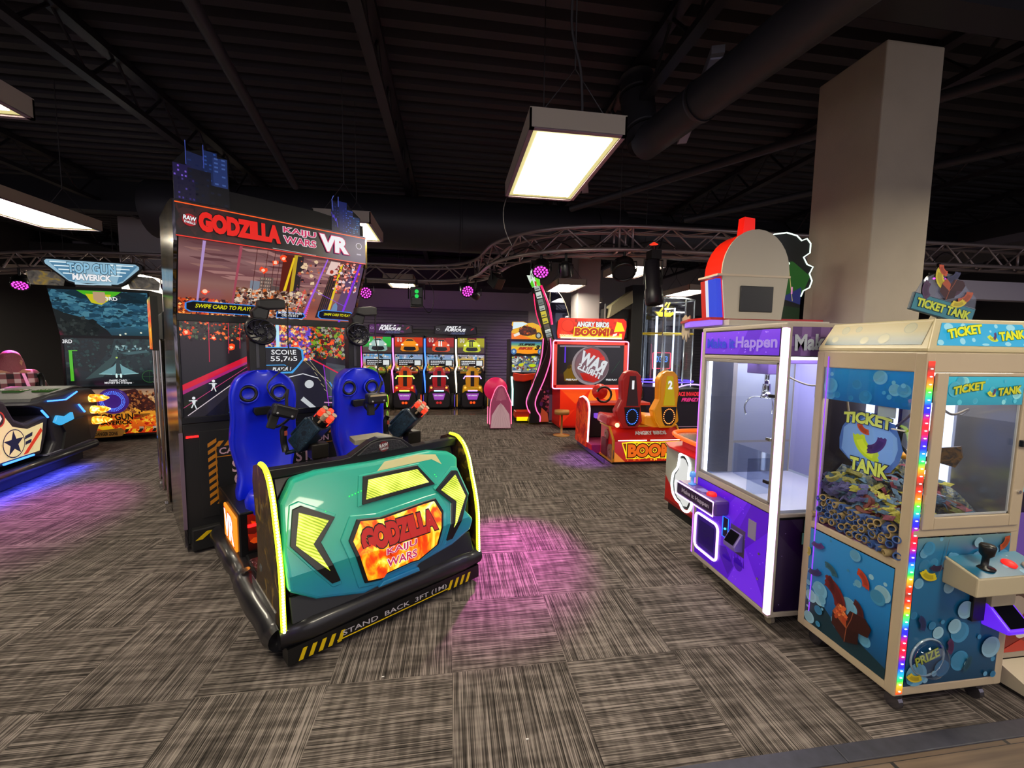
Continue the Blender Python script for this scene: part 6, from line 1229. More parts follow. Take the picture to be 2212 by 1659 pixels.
# ================================================================== TALL TILTED WHEEL GAME, seen from the side
def tower_game():
    t = thing('tilted_tower_game', 'tall narrow game leaning back with a flame-shaped green sign and pink neon edges', 'arcade machine', (0, 0, 0), 0)
    prof = [(8.75, .05), (8.72, .35), (8.86, .55), (8.98, .75), (9.02, 1.0), (9.06, 1.5), (9.05, 1.95), (9.3, 2.0), (9.35, .05)]
    MB().prism([(1.68, .06), (1.80, .35), (1.66, .55), (1.78, .9), (1.92, 1.3), (1.98, 1.75), (2.0, 1.9), (2.12, 1.92), (2.3, 1.85), (2.42, .06)], (0, 8.92, 0), X, Z, (0, .2, 0)).build('body', mat('dark_maroon', '#160c10', .4), t, bevel=.01)
    a = Art((1.86, 8.918, .06), X, Z, .56, 1.6, .0005)
    a.poly([(0, 0), (.06, .15), (0, .3), (.2, .5), (.35, .9), (1, .95), (1, 0)], '#1c0e14'); a.bits(60, (.15, .0, .98, .5), .07, ['#6a2030', '#3a1420', '#a04858', '#241018', '#501c50', '#8a3040'], 90); a.rect(.5, .02, .72, .38, '#5a4050'); a.rect(.72, .05, .80, .35, '#9a50c8'); a.poly([(.15, 0), (.2, .2), (.45, .12), (.5, 0)], '#c05030')
    a.build('side_art', DIMLIT, t); NP = led('neon_pink', '#ff5a9a', 2.2)
    for dx, dy in ((-.0, 8.91), (.16, 8.72)):
        MB().tube(smoothpath([(1.98+dx*.7, dy, 1.9), (1.95+dx, dy, 1.5), (1.83+dx, dy, 1.05), (1.64+dx, dy, .58), (1.66+dx, dy, .36), (1.74+dx, dy, .22), (1.74+dx, dy, .10)], 5), .012, 8).build('neon_edge', NP, t, smooth=True)
    MB().prism([(1.66, .06), (1.90, .06), (1.90, .36), (1.80, .55), (1.95, 1.05), (2.1, 1.5), (2.12, 1.88), (2.08, 1.88), (2.0, 1.5), (1.78, 1.0), (1.64, .55), (1.7, .3)], (0, 8.74, 0), X, Z, (0, .06, 0)).build('front_cheek', MATTE, t, bevel=.006)
    # leaning prize ladder
    p0, p1 = Vector((2.16, 8.86, 1.72)), Vector((1.80, 8.86, 3.0)); T = (p1-p0).normalized(); S = T.cross(Vector((0, 1, 0))).normalized()*-1; L_ = (p1-p0).length
    S = Vector((-T.z*-1, 0, T.x*-1)).normalized() if True else S
    if S.x < 0: S = -S
    O_ = p0-S*.10
    MB().prism([(0, 0), (.2, 0), (.2, L_), (0, L_)], O_, S, T, (0, .16, 0)).build('ladder_case', MATTE, t, bevel=.01)
    a = Art(O_+S*.04+Y*-.004, S, T, .12, L_, .0006); rd = random.Random(6); b = 0
    while b < .95: h = rd.uniform(.05, .13); a.rect(0, b, 1, min(b+h*.85, 1), rd.choice(['#8a9490', '#a8b0a8', '#c8b830', '#6a7470', '#c8d0c8', '#90883c', '#5a5048'])); a.rect(.1, b+h*.2, .8, b+h*.35, '#404844'); b += h
    a.build('prize_ladder', LIT, t)
    NR = led('tower_neon_red', '#ff1850', 2.6)
    MB().tube(smoothpath([O_+S*.23+T*(L_*.35), O_+S*.26+T*(L_*.6), O_+S*.24+T*(L_*.8), O_+S*.2+T*L_], 5), .022, 8).build('neon_bar', NR, t, smooth=True); MB().tube(smoothpath([O_-S*.03+T*(L_*.35), O_-S*.05+T*(L_*.6), O_+T*(L_*.9)], 5), .009, 8).build('neon_bar', NR, t, smooth=True)
    fl_ = [(0, 0), (-.03, .15), (-.05, .28), (.02, .26), (.06, .36), (.08, .42), (.11, .30), (.16, .34), (.17, .24), (.21, .20), (.19, .06), (.19, -.0)]
    MB().prism(fl_, O_+T*L_, S, T, (0, .04, 0)).build('sign_board', MATTE, t)
    a = Art(O_+T*L_+Y*-.004, S, T, 1, 1, .0006); a.poly(fl_, '#d8e8d8'); a.poly([(0, 0), (-.02, .1), (.04, .16), (.06, .02)], '#58c828'); a.poly([(.12, 0), (.10, .18), (.14, .30), (.19, .22), (.19, .0)], '#70d830'); a.poly([(.07, .02), (.08, .12), (.12, .1), (.1, .0)], '#c03028'); a.line([(.02, .18), (.05, .3), (.08, .2), (.12, .28)], .012, '#3a4438'); a.build('flame_sign', LIT, t)
    # clear quarter-wheel shield behind
    mb = MB(); pts = [(0, 0)]+[(math.cos(k*PI/24)*.5, math.sin(k*PI/24)*1.15) for k in range(13)]
    mb.prism(pts, (2.14, 9.05, 1.85), X, Z, (0, .01, 0)); mb.build('clear_shield', glass('blue_shield', '#b8c0e0', .15), t)
    mb = MB(); mb.tube([(2.14+a_, 9.04, 1.85+b_) for a_, b_ in pts], .007, 5, closed=True); mb.build('shield_edge', mat('shield_edge', '#8a8478', .4), t)
tower_game()
# ================================================================== SLINGSHOT RACING RIDE with red BOOM bench
def boom():
    t = thing('red_screen_cabinet', 'red arcade cabinet with glowing red marquee over a big pink-framed screen', 'arcade machine', (0, 8.2, 0), 0); R_ = mat('boom_red', '#c01810', .35)
    MB().box(2.2, 3.5, .02, .7, .05, .9).box(2.05, 3.58, .03, .25, .86, 1.87).build('cabinet', R_, t, bevel=.02)
    mq = [(2.12, 1.89), (2.10, 2.0), (2.12, 2.24), (2.17, 2.30), (3.50, 2.31), (3.56, 2.26), (3.57, 2.16), (3.52, 1.89)]
    MB().prism(mq, (0, .0, 0), X, Z, (0, .1, 0)).build('marquee_box', MATTE, t)
    a = Art((2.1, -.004, 1.89), X, Z, 1.46, .42, .0005); a.poly([((x-2.1)/1.46, (z-1.89)/.42) for x, z in mq], '#c8200c'); a.bits(60, (.05, .1, .95, .9), .07, ['#a81408', '#d83818', '#b81c0c', '#9a1008'], 95)
    a.ell(.15, .62, .09, .3, '#b01408'); a.ell(.15, .62, .083, .275, '#d42a10'); a.poly([(.82, .35), (.86, .85), (.93, .8), (.98, .4)], '#e8c010')
    a.grad(.05, 0.01, .94, .20, [(0, '#fffbe0'), (.5, '#ffd060'), (1, '#d02c10')]); a.rect(.90, .12, .94, .28, '#e8c820'); a.poly([(.8, .12), (.86, .2), (.87, .3), (.81, .24)], '#f0e8e0'); m = a.build('marquee', BRIGHT, t)
    lettering('ANGRY BIRDS', (2.84, -.03, 2.18), X, Z, .68, .11, [(TXB, .10), (TXW, .06)], m, 'marquee_lettering'); lettering('BOOM!', (2.82, -.03, 2.03), X, Z, .74, .17, [(led('boom_outline', '#ffe020', 1.1), .14), (led('boom_letters', '#c83008', .9), .06)], m, 'marquee_lettering', shear=.08)
    lettering('ZOOMING', (2.28, -.03, 1.95), X, Z, .28, .05, [(led('cream_letters', '#fff0c0', 1.0), .03)], m, 'marquee_lettering')
    PKF = mat('screen_frame_pink', '#d85048', .4, emit='#ff3030', es=.12)
    fr = MB()
    for q in ((2.04, 3.60, .88, .95), (2.04, 3.60, 1.77, 1.84), (2.04, 2.11, .88, 1.84), (3.53, 3.60, .88, 1.84)): fr.box(q[0], q[1], -.02, .03, q[2], q[3])
    f = fr.build('screen_frame', PKF, t, bevel=.004); MB().tube([(x, -.03, z) for x, z in rrect(1.59, .97, .04, 3, 2.82, 1.36)], .013, 8, closed=True).build('frame_neon', led('neon_frame', '#ff9ac0', 2.6), f, smooth=True)
    a = Art((2.11, -.005, .95), X, Z, 1.42, .82, .0006); a.grad(0, 0, 1, 1, [(0, '#0e0a12'), (1, '#1a1620')]); a.rect(.04, .94, .94, .98, '#8a7a84'); a.poly([(.12, .1), (.1, .3), (.2, .5), (.35, .5), (.42, .1)], '#6a5008'); a.ell(.18, .45, .03, .05, '#2a2008'); a.rect(.11, .55, .13, .95, '#6030e0')
    a.ell(.5, .48, .285, .49, '#2a2228', 32); a.ell(.5, .48, .28, .48, '#94888c', 32); a.ell(.52, .5, .26, .45, '#6a5058', 32); a.ell(.5, .5, .22, .38, '#7a5660', 28)
    a.poly([(.4, .86), (.5, .92), (.62, .86), (.7, .7), (.66, .62), (.5, .68)], '#c81c14'); a.poly([(.34, .3), (.4, .12), (.55, .06), (.64, .12), (.6, .24), (.44, .3)], '#b81810'); a.poly([(.62, .66), (.7, .72), (.72, .6)], '#e02818')
    for k in range(6): a.line([(.82+k*.02, .3+k*.05), (.84+k*.02, .36+k*.05)], .004, '#206040')
    s = a.build('screen', SCREEN, t)
    lettering('RAW', (2.86, -.04, 1.42), X, Z, .58, .27, [(led('pale_letters', '#dce0e4', .95), .05)], s, 'screen_lettering', mirror=True, rot=-.42); lettering('THRILLS', (2.80, -.04, 1.23), X, Z, .55, .13, [(led('pale_letters', '#dce0e4', .95), .04)], s, 'screen_lettering', mirror=True, rot=-.42)
    for x in (2.42, 3.27): lettering('FREE PLAY', (x, -.04, 1.06), X, Z, .24, .035, [(TXW, .03)], s, 'screen_lettering')
    a = Art((2.2, .015, .1), X, Z, 1.3, .76, .0006); a.grad(0, 0, 1, 1, [(0, '#b81408'), (1, '#e03010')])
    a.poly([(0, .0), (.25, .45), (.0, .3)], '#d83014'); a.poly([(0, 1), (.25, .6), (.5, 1)], '#e85018'); a.poly([(.5, 1), (.42, .6), (.7, .75), (.95, .55), (.9, 1)], '#f08020'); a.build('front_art', attr_mat('boom_backlit', .5, .3), t)
    st = thing('slingshot_bench', 'red ride bench with one red and one yellow high-backed seat', 'arcade ride', (0, 5.66, 0), 0)
    BX = mat('boom_yellow_trim', '#c89018', .4)
    MB().prism([(.02, .0), (.0, .02), (0, .33), (.18, .50), (.55, .50), (.55, 0)], (2.34, 0, .03), Y, Z, (1.06, 0, 0)).build('bench_box', R_, st, bevel=.006)
    mb = MB()
    for x in (2.32, 3.39): mb.prism([(.02, .0), (-.01, .02), (-.01, .34), (.18, .52), (.55, .52), (.55, .49), (.19, .49), (.03, .33), (.03, .03), (.55, .03), (.55, 0)], (x, 0, .03), Y, Z, (.025, 0, 0))
    mb.box(2.34, 3.40, .175, .20, .525, .545); mb.build('bench_trim', BX, st)
    MB().box(2.36, 3.38, .03, .5, 0, .04).build('plinth', MATTE, st)
    a = Art((2.35, -.003, .045), X, Z, 1.03, .30, .0004); a.grad(0, 0, 1, 1, [(0, '#a02010'), (1, '#a02838')]); a.poly([(0, 0), (0, .5), (.16, 0)], '#c87830'); a.poly([(.1, .95), (.18, .15), (.3, .12), (.5, .2), (.8, .1), (.98, .2), (.98, 1), (.6, .95), (.3, 1)], '#f0d818'); a.poly([(.12, .9), (.2, .2), (.3, .17), (.5, .24), (.8, .15), (.96, .25), (.96, .95)], '#7a2c10'); a.bits(30, (.2, .05, .95, .25), .03, ['#f0c020', '#d86010'], 97)
    bp = a.build('boom_panel', attr_mat('boom_panel_lit', .75, .3), st)
    lettering('BOOM!', (2.93, -.008, .21), X, Z, .76, .20, [(led('boom_outline', '#ffe020', 1.1), .16), (mat('boom_dark', '#5a1408', .4), .12), (led('boom_face', '#f06a10', .9), .055)], bp, 'panel_lettering')
    sl = Vector((0, .18, .17)); lettering('ANGRY BIRDS', (2.93, .072, .455), X, sl, .50, .07, [(TXWP, .05)], st, 'panel_lettering')
    MB().box(2.40, 2.84, -.006, .0, .355, .365).box(2.90, 3.36, -.006, .0, .355, .365).build('white_light_bar', led('white_bar', '#ffffff', 4.0), st)
    # left side: arch panel with light, tread, wheel decals
    arch = [(6.45, .08), (6.42, .5), (6.40, .72), (6.50, .84), (6.70, .88), (6.90, .84), (7.02, .70), (7.05, .08)]
    AP = fire_mat('boom_side_art', [(.3, '#801008'), (.5, '#c81c10'), (.62, '#e05018'), (.75, '#401018')], 6, .25)
    MB().prism([(y-5.66, z) for y, z in arch], (2.18, 0, 0), Y, Z, (.05, 0, 0)).build('arch_panel', AP, st, bevel=.004)
    MB().tube(smoothpath([(2.205, y-5.66-.01, z+.008) for y, z in arch[:6]], 5), .013, 8).build('arch_light', led('white_arch', '#fff4ff', 3.2), st, smooth=True)
    MB().box(2.2, 3.38, .55, 1.35, .04, .17).build('foot_deck', mat('deck_violet', '#8a2c50', .4, .3, bump=1, bs=40), st); MB().box(2.19, 2.205, .0, 1.30, .03, .09).build('kick_plate', mat('kick_purple', '#6a5488', .35, .5), st)
    MB().box(2.19, 2.2, .55, 1.25, .09, .17).build('tread_edge', mat('tread_red', '#c01c28', .4), st)
    for y, z, r in ((.10, .16, .13), (.28, .40, .08)): MB().lathe([(r, 0), (r, .012), (r*.45, .016), (r*.4, .008), (0, .008)], (2.335, y, z), (-1, 0, 0), 20).build('wheel_decal', mat('wheel_tan', '#7a5a38', .5), st)
    MB().box(2.30, 2.34, .22, .42, .08, .34).build('brown_crate_decal', mat('crate_brown', '#5a1c14', .5), st, bevel=.006)
    dsh = MB().box(2.28, 3.36, 1.10, 1.30, .17, .74).build('dash_console', MATTE, st, bevel=.02); MB().box(2.26, 3.38, 1.0, 1.32, .74, .78).build('dash_top', led('dash_glow', '#e03010', .6), dsh)
    for x in (2.40, 3.12): MB().box(x, x+.16, .98, 1.08, .52, .60).build('card_reader', led('reader_violet_glow', '#8a50e0', .9), dsh, bevel=.01)
    for x in (2.55, 3.12):
        MB().ball((x, 1.22, .95), .14, 16, sc=(1, .7, 1)).build('round_housing', R_, dsh, smooth=True); mb = MB(); mb.tube([(x+math.cos(k*PI/8)*.13, 1.02, .92+math.sin(k*PI/8)*.13) for k in range(-7, 8)], .02, 8); mb.build('steering_grip', BLACK, dsh, smooth=True)
    for i, (cx, col, num, ring) in enumerate(((2.60, '#a01414', '1', '#3a70ff'), (3.18, '#e8960c', '2', '#ff8a40'))):
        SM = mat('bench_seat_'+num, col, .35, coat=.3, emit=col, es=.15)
        k = MB(); out = [(-.17, .62), (-.22, .78), (-.13, .95), (-.14, 1.25), (-.08, 1.34), (-.02, 1.38), (.10, 1.37), (.16, 1.30), (.19, 1.10), (.17, .85), (.21, .62), (.12, .52), (-.1, .52)]
        s = k.prism(out, (cx, .08, 0), X, Z, (0, .16, 0)).build('seat_back', SM, st, bevel=.03, bseg=3); s['label'] = ['red seat back with number 1', 'yellow seat back with number 2'][i]
        MB().prism([(-.32, .56), (-.30, .70), (.10, .66), (.2, .55), (.12, .50), (-.15, .50)], (cx, .16, 0), X, Z, (0, .45, 0)).build('seat_base', SM, s, bevel=.03)
        MB().prism([(-.02, 1.30), (.07, 1.30), (.12, .86), (-.06, .86)], (cx, .066, 0), X, Z, (0, .02, 0)).build('number_panel', led('seat_panel_'+num, '#30141c' if i == 0 else '#d8b808', .6), s)
        lettering(num, (cx+.025, .060, 1.17), X, Z, .035+.035*i, .13, [(TXW, .05)], s, 'seat_number')
        MB().prism([(-.09, .84), (.15, .84), (.13, .62), (.08, .56), (-.02, .56), (-.06, .62)], (cx, .068, 0), X, Z, (0, .02, 0)).build('seat_vent', mat('vent_dark', '#12101a', .3), s)
        mb = MB()
        for q in range(22): an = q*2*PI/22; mb.ball((cx+.03+math.cos(an)*.085, .062, .70+math.sin(an)*.11), .0085, 6)
        mb.build('led_ring', led('ring_'+num, ring, 3), s)
    MB().ball((2.42, .10, .57), .035, 10).build('tail_lamp', led('tail_lamp', '#ffb080', 3), st)
boom()
tag(MB().lathe([(.16, 0), (.165, .012), (.02, .03), (.02, .40), (.14, .42), (.15, .46), (.14, .50), (0, .50)], (2.12, 7.75, 0), (0, 0, 1), 24).build('round_stool', mat('stool_tan', '#b07838', .4), smooth=True), 'small round tan stool in front of the red cabinet with the pink-framed screen', 'stool')
# ================================================================== PINK GAME, END ON
def pink():
    t = thing('pink_game_station', 'pink-lit game end panel with pale fan-shaped print and round pink back', 'arcade machine', (1.0, 8.4, 0), 0)
    out = [(-.22, .03), (-.225, .12), (-.22, .45), (-.20, .60), (-.12, .82), (-.06, .90), (.02, .92), (.08, .88), (.17, .68), (.22, .55), (.225, .12), (.22, .03)]
    MB().prism(out, (0, 0, 0), X, Z, (0, .04, 0)).build('end_panel', MATTE, t, bevel=.006)
    a = Art((0, -.003, 0), X, Z, 1, 1, .0006); a.poly(out, '#8a3858'); a.poly([(-.2, .04), (-.18, .3), (-.06, .5), (-.0, .55), (.06, .5), (.18, .32), (.21, .04)], '#b898a0'); a.poly([(-.1, .6), (-.03, .86), (.04, .86), (.12, .62)], '#9a5068'); a.bits(1, (0, 0, .01, .01), .001, ['#b898a0'], 1)
    for k in range(7): a.line([(0, .56), (-.18+k*.06, .06)], .006, '#a8848c')
    for k in range(9): a.line([(0, .60), (math.cos(.5+k*.27)*.2, .62+math.sin(.5+k*.27)*.22)], .005, '#a86078')
    a.build('panel_art', DIMLIT, t); NP = led('neon_pink_soft', '#ff6a90', 2.0)
    MB().tube([(x*1.0, -.006, z) for x, z in out[1:-1]], .009, 6).build('neon_edge', NP, t, smooth=True)
    MB().prism([(0, .03), (0, .45), (.1, .6), (.3, .42), (.45, .40), (.45, .03)], (-.22, 0, 0), Y, Z, (.03, 0, 0)).build('side_panel', mat('pink_dark', '#3a1420', .4), t, bevel=.004); MB().tube([(-.225, .45, .05), (-.225, .45, .42)], .009, 6).build('neon_edge', NP, t)
    MB().lathe([(.24, 0), (.255, .02), (.24, .05), (0, .05)], (-.06, .42, .80), (0, 1, 0), 32).build('round_back', mat('hot_pink', '#d81c60', .35, emit='#ff2060', es=.2), t, smooth=True)
    MB().box(-.12, .06, .3, .48, .03, .6).build('seat_post', mat('pink_dark', '#3a1420', .4), t)
    MB().box(-.2, .18, .04, .5, .34, .42).build('seat', mat('seat_rose', '#6a2030', .4), t, bevel=.02)
pink()
# ================================================================== things behind: dark monitor cabinet, clear prize tower, pixel shooter, score boards
def back_stuff():
    t = thing('dark_monitor_cabinet', 'tall black cabinet with a pale slanted underside beside the clear prize tower', 'arcade machine', (0, 8.9, 0), 0)
    MB().box(3.98, 4.26, 0, .4, 0, 3.12).box(3.40, 4.0, .15, .4, 0, 2.6).build('cabinet', MATTE, t, bevel=.01)
    MB().prism([(3.45, 2.38), (3.50, 2.66), (3.98, 3.0), (4.0, 2.72)], (0, -.02, 0), X, Z, (0, .3, 0)).build('slanted_canopy', mat('canopy_khaki', '#8a8468', .5), t, bevel=.01)
    MB().box(3.43, 3.98, .12, .15, 1.95, 2.38).build('dark_screen', mat('dark_glass', '#0c0c10', .15), t); MB().box(3.40, 3.42, .1, .15, 1.9, 2.7).build('trim_rail', STEEL, t)
    t = thing('acrylic_prize_tower', 'tall clear acrylic prize tower with lit tubes and yellow shelves', 'prize case', (5.2, 9.7, 0), 0)
    mb = MB(); q = 8; pts = [(math.cos(PI/8+k*PI/4)*.72, math.sin(PI/8+k*PI/4)*.5) for k in range(8)]
    for k in range(8):
        (a, b), (c, d) = pts[k], pts[(k+1) % 8]; mb.face([(a, b, .9), (c, d, .9), (c, d, 2.9), (a, b, 2.9)])
    mb.build('clear_panel', ACRYL, t)
    mb = MB()
    for a, b in pts: mb.cyl((a, b, .8), (a, b, 2.9), .018, n=8)
    mb.build('corner_post', mat('clear_post', '#a8b4c4', .15, .6), t, smooth=True); mb = MB(); mb.tube([(a, b, 2.9) for a, b in pts], .02, 8, closed=True); mb.build('top_ring', mat('top_ring_steel', '#b8c4d0', .2, .7), t)
    MB().cyl((-.3, -.2, .8), (-.3, -.2, 2.5), .03, n=10).cyl((.12, -.25, .8), (.12, -.25, 2.7), .02, n=10).build('light_tube', led('tower_white', '#e0ecff', 2.2), t); MB().tube([(a, b, 2.08) for a, b in pts], .02, 6, closed=True).build('yellow_shelf', mat('shelf_yellow', '#b8a020', .4), t)
    MB().prism([(-.3, 2.62), (-.2, 2.5), (.1, 2.5), (.25, 2.62), (.1, 2.6), (-.1, 2.6)], (0, -.1, 0), X, Z, (0, .05, 0)).tube([(0, 0, 2.6), (.12, 0, 2.85)], .02, 6).tube([(-.15, 0, 2.6), (.05, 0, 2.85)], .02, 6).build('yellow_claw', mat('claw_yellow', '#d8c020', .4, emit='#d8c020', es=.2), t)
    MB().prism([(math.cos(k*PI/6)*.75, math.sin(k*PI/6)*.52) for k in range(12)], (0, 0, .0), X, Y, (0, 0, .8)).build('base', mat('tower_base', '#241c38', .4), t)
    MB().tube([(math.cos(k*PI/10)*.78, math.sin(k*PI/10)*.55, .92) for k in range(20)], .02, 6, closed=True).build('violet_ring', led('violet_ring', '#6a50ff', 1.8), t)
    for x, y, c, n in ((4.7, 12.2, '#ff3050', 'red'), (5.6, 12.6, '#4080ff', 'blue'), (6.6, 12.4, '#ff4060', 'pink')):
        t = thing('score_board_machine', n+'-edged score board machine glowing far behind the clear prize tower', 'arcade machine', (x, y, 0), 0)
        MB().box(-.35, .35, 0, .5, 0, 1.9).build('cabinet', MATTE, t, bevel=.01)
        MB().tube([(a, -.02, b) for a, b in rrect(.6, .5, .03, 2, 0, 1.35)], .015, 6, closed=True).build('neon_frame', led('board_'+n, c, 2), t)
        lettering('03 3', (0, -.02, 1.40), X, Z, .42, .2, [(led('digit_blue', '#50a0ff', 1.2), .03)], t, 'digit')
        MB().box(-.3, .3, -.3, 0, .7, .8).build('control_shelf', led('shelf_'+n, ['#c03080', '#3050c0', '#a03060'][['red', 'blue', 'pink'].index(n)], .5), t, bevel=.02)
        MB().ball((.1, -.1, 1.0), .12, 8).build('glow_shape', led('glow_'+n, ['#40c060', '#8040e0', '#e08030'][['red', 'blue', 'pink'].index(n)], .7), t)
    t = thing('pixel_shooter_machine', 'black arcade machine with red lettering and violet arch light', 'arcade machine', (4.95, 8.0, 0), 0)
    MB().prism([(-.42, .0), (-.42, .72), (-.34, .88), (.2, .90), (.32, .82), (.36, .0)], (0, 0, 0), X, Z, (0, .5, 0)).build('cabinet', mat('space_black', '#100c16', .35), t, bevel=.01)
    MB().tube(smoothpath([(-.42, -.01, .72), (-.36, -.01, .88), (-.1, -.01, .97), (.22, -.01, .96), (.36, -.01, .84), (.38, -.01, .5)], 5), .014, 8).build('violet_arch', led('violet_arch', '#b89aff', 2.2), t, smooth=True)
    RD = led('invader_red', '#e82838', .9); lettering('SPACE INVADERS', (-.05, -.008, .78), X, Z, .62, .09, [(RD, .05)], t, 'machine_lettering'); lettering('FRENZY', (.0, -.008, .66), X, Z, .42, .08, [(led('frenzy_pink', '#e83080', .9), .05)], t, 'machine_lettering', shear=.3)
    a = Art((-.4, -.004, .08), X, Z, .74, .5, .0006); a.rect(0, 0, 1, 1, '#1a141e'); a.rect(0, 0, 1, .04, '#8a6a80'); a.build('front_panel', DIMLIT, t)
    t = thing('blue_padded_mallet', 'blue padded mallet standing at the red counter of the slush game', 'game prop', (2.52, 3.80, .82), .2)
    MB().box(-.04, .04, -.03, .03, .12, .46).build('blue_pad', mat('mallet_blue', '#3a66b8', .5), t, bevel=.01); MB().cyl((0, 0, 0), (0, 0, .12), .012, n=8).cyl((.03, 0, 0), (.03, 0, .12), .012, n=8).build('foot_pin', CHROME, t)
back_stuff()
# ================================================================== RED-AND-WHITE SLUSH GAME BEHIND THE VIOLET CLAW MACHINE
def slush():
    t = thing('slush_cup_game', 'red and white game with orange-lit counter, red canopy and glowing white outline', 'arcade machine', (0, 0, 0), 0); R_ = mat('slush_red', '#b41418', .35)
    MB().box(2.25, 3.0, 3.05, 4.03, .10, .70).build('lower_body', [mat('slush_white', '#b8b8b0', .4)], t, bevel=.006); MB().box(2.28, 2.98, 3.07, 4.0, 0, .10).build('plinth', MATTE, t)
    a = Art((2.248, 4.02, .10), (0, -1, 0), Z, .96, .60, .0004); a.rect(0, 0, 1, 1, '#a8aaa0'); a.poly([(0, 0), (0, .45), (.12, .3), (.35, .12), (.7, .08), (1, .2), (1, 0)], '#b01414'); a.poly([(0, 0), (0, .05), (1, .05), (1, 0)], '#7a1010'); a.build('side_art', PRINT, t)
    out = [(.26, .60), (.24, .46), (.16, .36), (.14, .24), (.17, .14), (.24, .09), (.30, .08), (.37, .03), (.45, .05), (.50, .14), (.49, .26), (.44, .34), (.43, .44), (.44, .54), (.38, .61), (.32, .62)]
    P = smoothpath([(2.243, 4.02-u, .10+v*.92) for u, v in out]+[(2.243, 4.02-.26, .10+.60*.92)], 3)
    MB().tube(P, .012, 6).build('glowing_outline', led('white_outline', '#f8ffff', 4.0), t, smooth=True)
    a = Art((2.2445, 4.02, .10), (0, -1, 0), Z, 1, .92, .0004); a.poly([(u+(.32-u)*.07, v+(.32-v)*.05) for u, v in out], '#18161a'); a.poly([(u+(.32-u)*.2, v+(.32-v)*.14) for u, v in out], '#dcdcd8'); a.build('blank_emblem', LIT, t)
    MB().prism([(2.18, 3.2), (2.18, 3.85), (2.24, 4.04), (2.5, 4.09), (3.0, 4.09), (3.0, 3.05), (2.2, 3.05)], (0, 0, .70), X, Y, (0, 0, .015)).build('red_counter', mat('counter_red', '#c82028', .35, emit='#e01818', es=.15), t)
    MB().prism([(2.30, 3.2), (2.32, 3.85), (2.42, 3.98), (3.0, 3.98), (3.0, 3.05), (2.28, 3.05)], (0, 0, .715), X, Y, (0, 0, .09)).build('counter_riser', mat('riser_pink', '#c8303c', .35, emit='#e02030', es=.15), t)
    MB().tube(smoothpath([(2.24, 3.1, .825), (2.22, 3.4, .825), (2.25, 3.85, .825), (2.38, 4.05, .825), (2.7, 4.08, .825), (3.0, 4.08, .825)], 6), .022, 8).build('orange_light_rim', led('orange_rim', '#ff5a18', 1.6), t, smooth=True)
    MB().prism([(2.24, 3.05), (2.24, 3.9), (2.36, 4.05), (3.0, 4.05), (3.0, 3.05)], (0, 0, .805), X, Y, (0, 0, .012)).build('playfield', mat('playfield_wood', '#5a2c14', .2), t)
    MB().box(2.62, 3.0, 3.1, 3.9, .82, 1.88).build('rear_column', MATTE, t)
    MB().prism([(2.0, 3.02), (1.98, 3.3), (2.1, 3.62), (2.35, 3.8), (3.0, 3.8), (3.0, 3.02)], (0, 0, 1.925), X, Y, (0, 0, .02)).build('red_canopy', R_, t); MB().prism([(2.02, 3.04), (2.0, 3.3), (2.12, 3.58), (2.35, 3.75), (3.0, 3.75), (3.0, 3.04)], (0, 0, 1.89), X, Y, (0, 0, .035)).build('canopy_light', led('canopy_violet', '#a070ff', 1.1), t)
    a = Art((2.16, 3.62, 1.72), (-.4, -.9, 0), Z, .14, .2, .001)
    MB().prism([(0, .05), (.03, 0), (.05, .05), (.08, -.02), (.1, .06), (.12, .02), (.12, .22), (.08, .20), (.05, .23), (0, .20)], (2.14, 3.66, 1.78), Vector((-.0, -1, 0)), Z, (.01, 0, 0)).build('banner', mat('banner_cream', '#b8a890', .5), t)
    # cup-shaped topper
    W_ = .57; cx = 2.355; pr = [(-.245, 0), (-.285, .33)]+[(math.cos(PI-k*PI/16)*.29, .36+math.sin(PI-k*PI/16)*.33) for k in range(17)]+[(.285, .33), (.245, 0)]
    PW = mat('topper_cream', '#b8b0a0', .5)
    MB().prism(pr, (cx, 3.0, 1.935), X, Z, (0, .012, 0)).build('cup_side', PW, t)
    MB().prism([(x*.985, z*.99) for x, z in pr], (cx, 3.012, 1.935), X, Z, (0, .22, 0)).build('cup_body', mat('cup_red', '#d02010', .3, emit='#ff2810', es=.35), t)
    MB().prism([(-.30, 0), (-.33, .31), (-.26, .31), (-.22, 0)], (cx+.01, 3.03, 1.935), X, Z, (0, .10, 0)).build('cup_stripe', led('cup_blue', '#2848e0', .9), t); MB().prism([(-.29, 0), (-.32, .31), (-.26, .31), (-.22, 0)], (cx, 3.13, 1.935), X, Z, (0, .04, 0)).build('cup_stripe', led('cup_white', '#e8e8f8', .9), t); MB().prism([(-.29, 0), (-.32, .31), (-.26, .31), (-.22, 0)], (cx, 3.17, 1.935), X, Z, (0, .06, 0)).build('cup_stripe', led('cup_red_stripe', '#e02818', .8), t)
    MB().box(cx-.33, cx+.30, 2.995, 3.25, 2.262, 2.278).build('lid_rim', mat('rim_cream', '#c8b8a0', .4), t)
    MB().prism([(-.055, 0), (-.045, .14), (.045, .13), (.05, 0)], (cx-.02, 3.08, 2.60), X, Z, (0, .07, 0)).build('straw', mat('straw_red', '#e01c10', .3, emit='#ff1c10', es=.5), t)
    MB().box(cx-.13, cx+.155, 2.990, 3.0, 1.99, 2.19).build('vent_panel', mat('vent_black', '#0c0b0e', .4), t, bevel=.006)
    MB().box(2.12, 3.0, 2.96, 3.6, 1.88, 1.925).build('shelf_board', PW, t)
    for z in (.335, .33): MB().cyl((cx-.12, 2.99, 1.935+z), (cx-.12, 3.0, 1.935+z), .005, n=8)
    t = thing('night_scene_sign', 'dark green light-edged cut-out sign between the cup topper and the near column', 'sign', (2.55, 3.32, 1.95), 0)
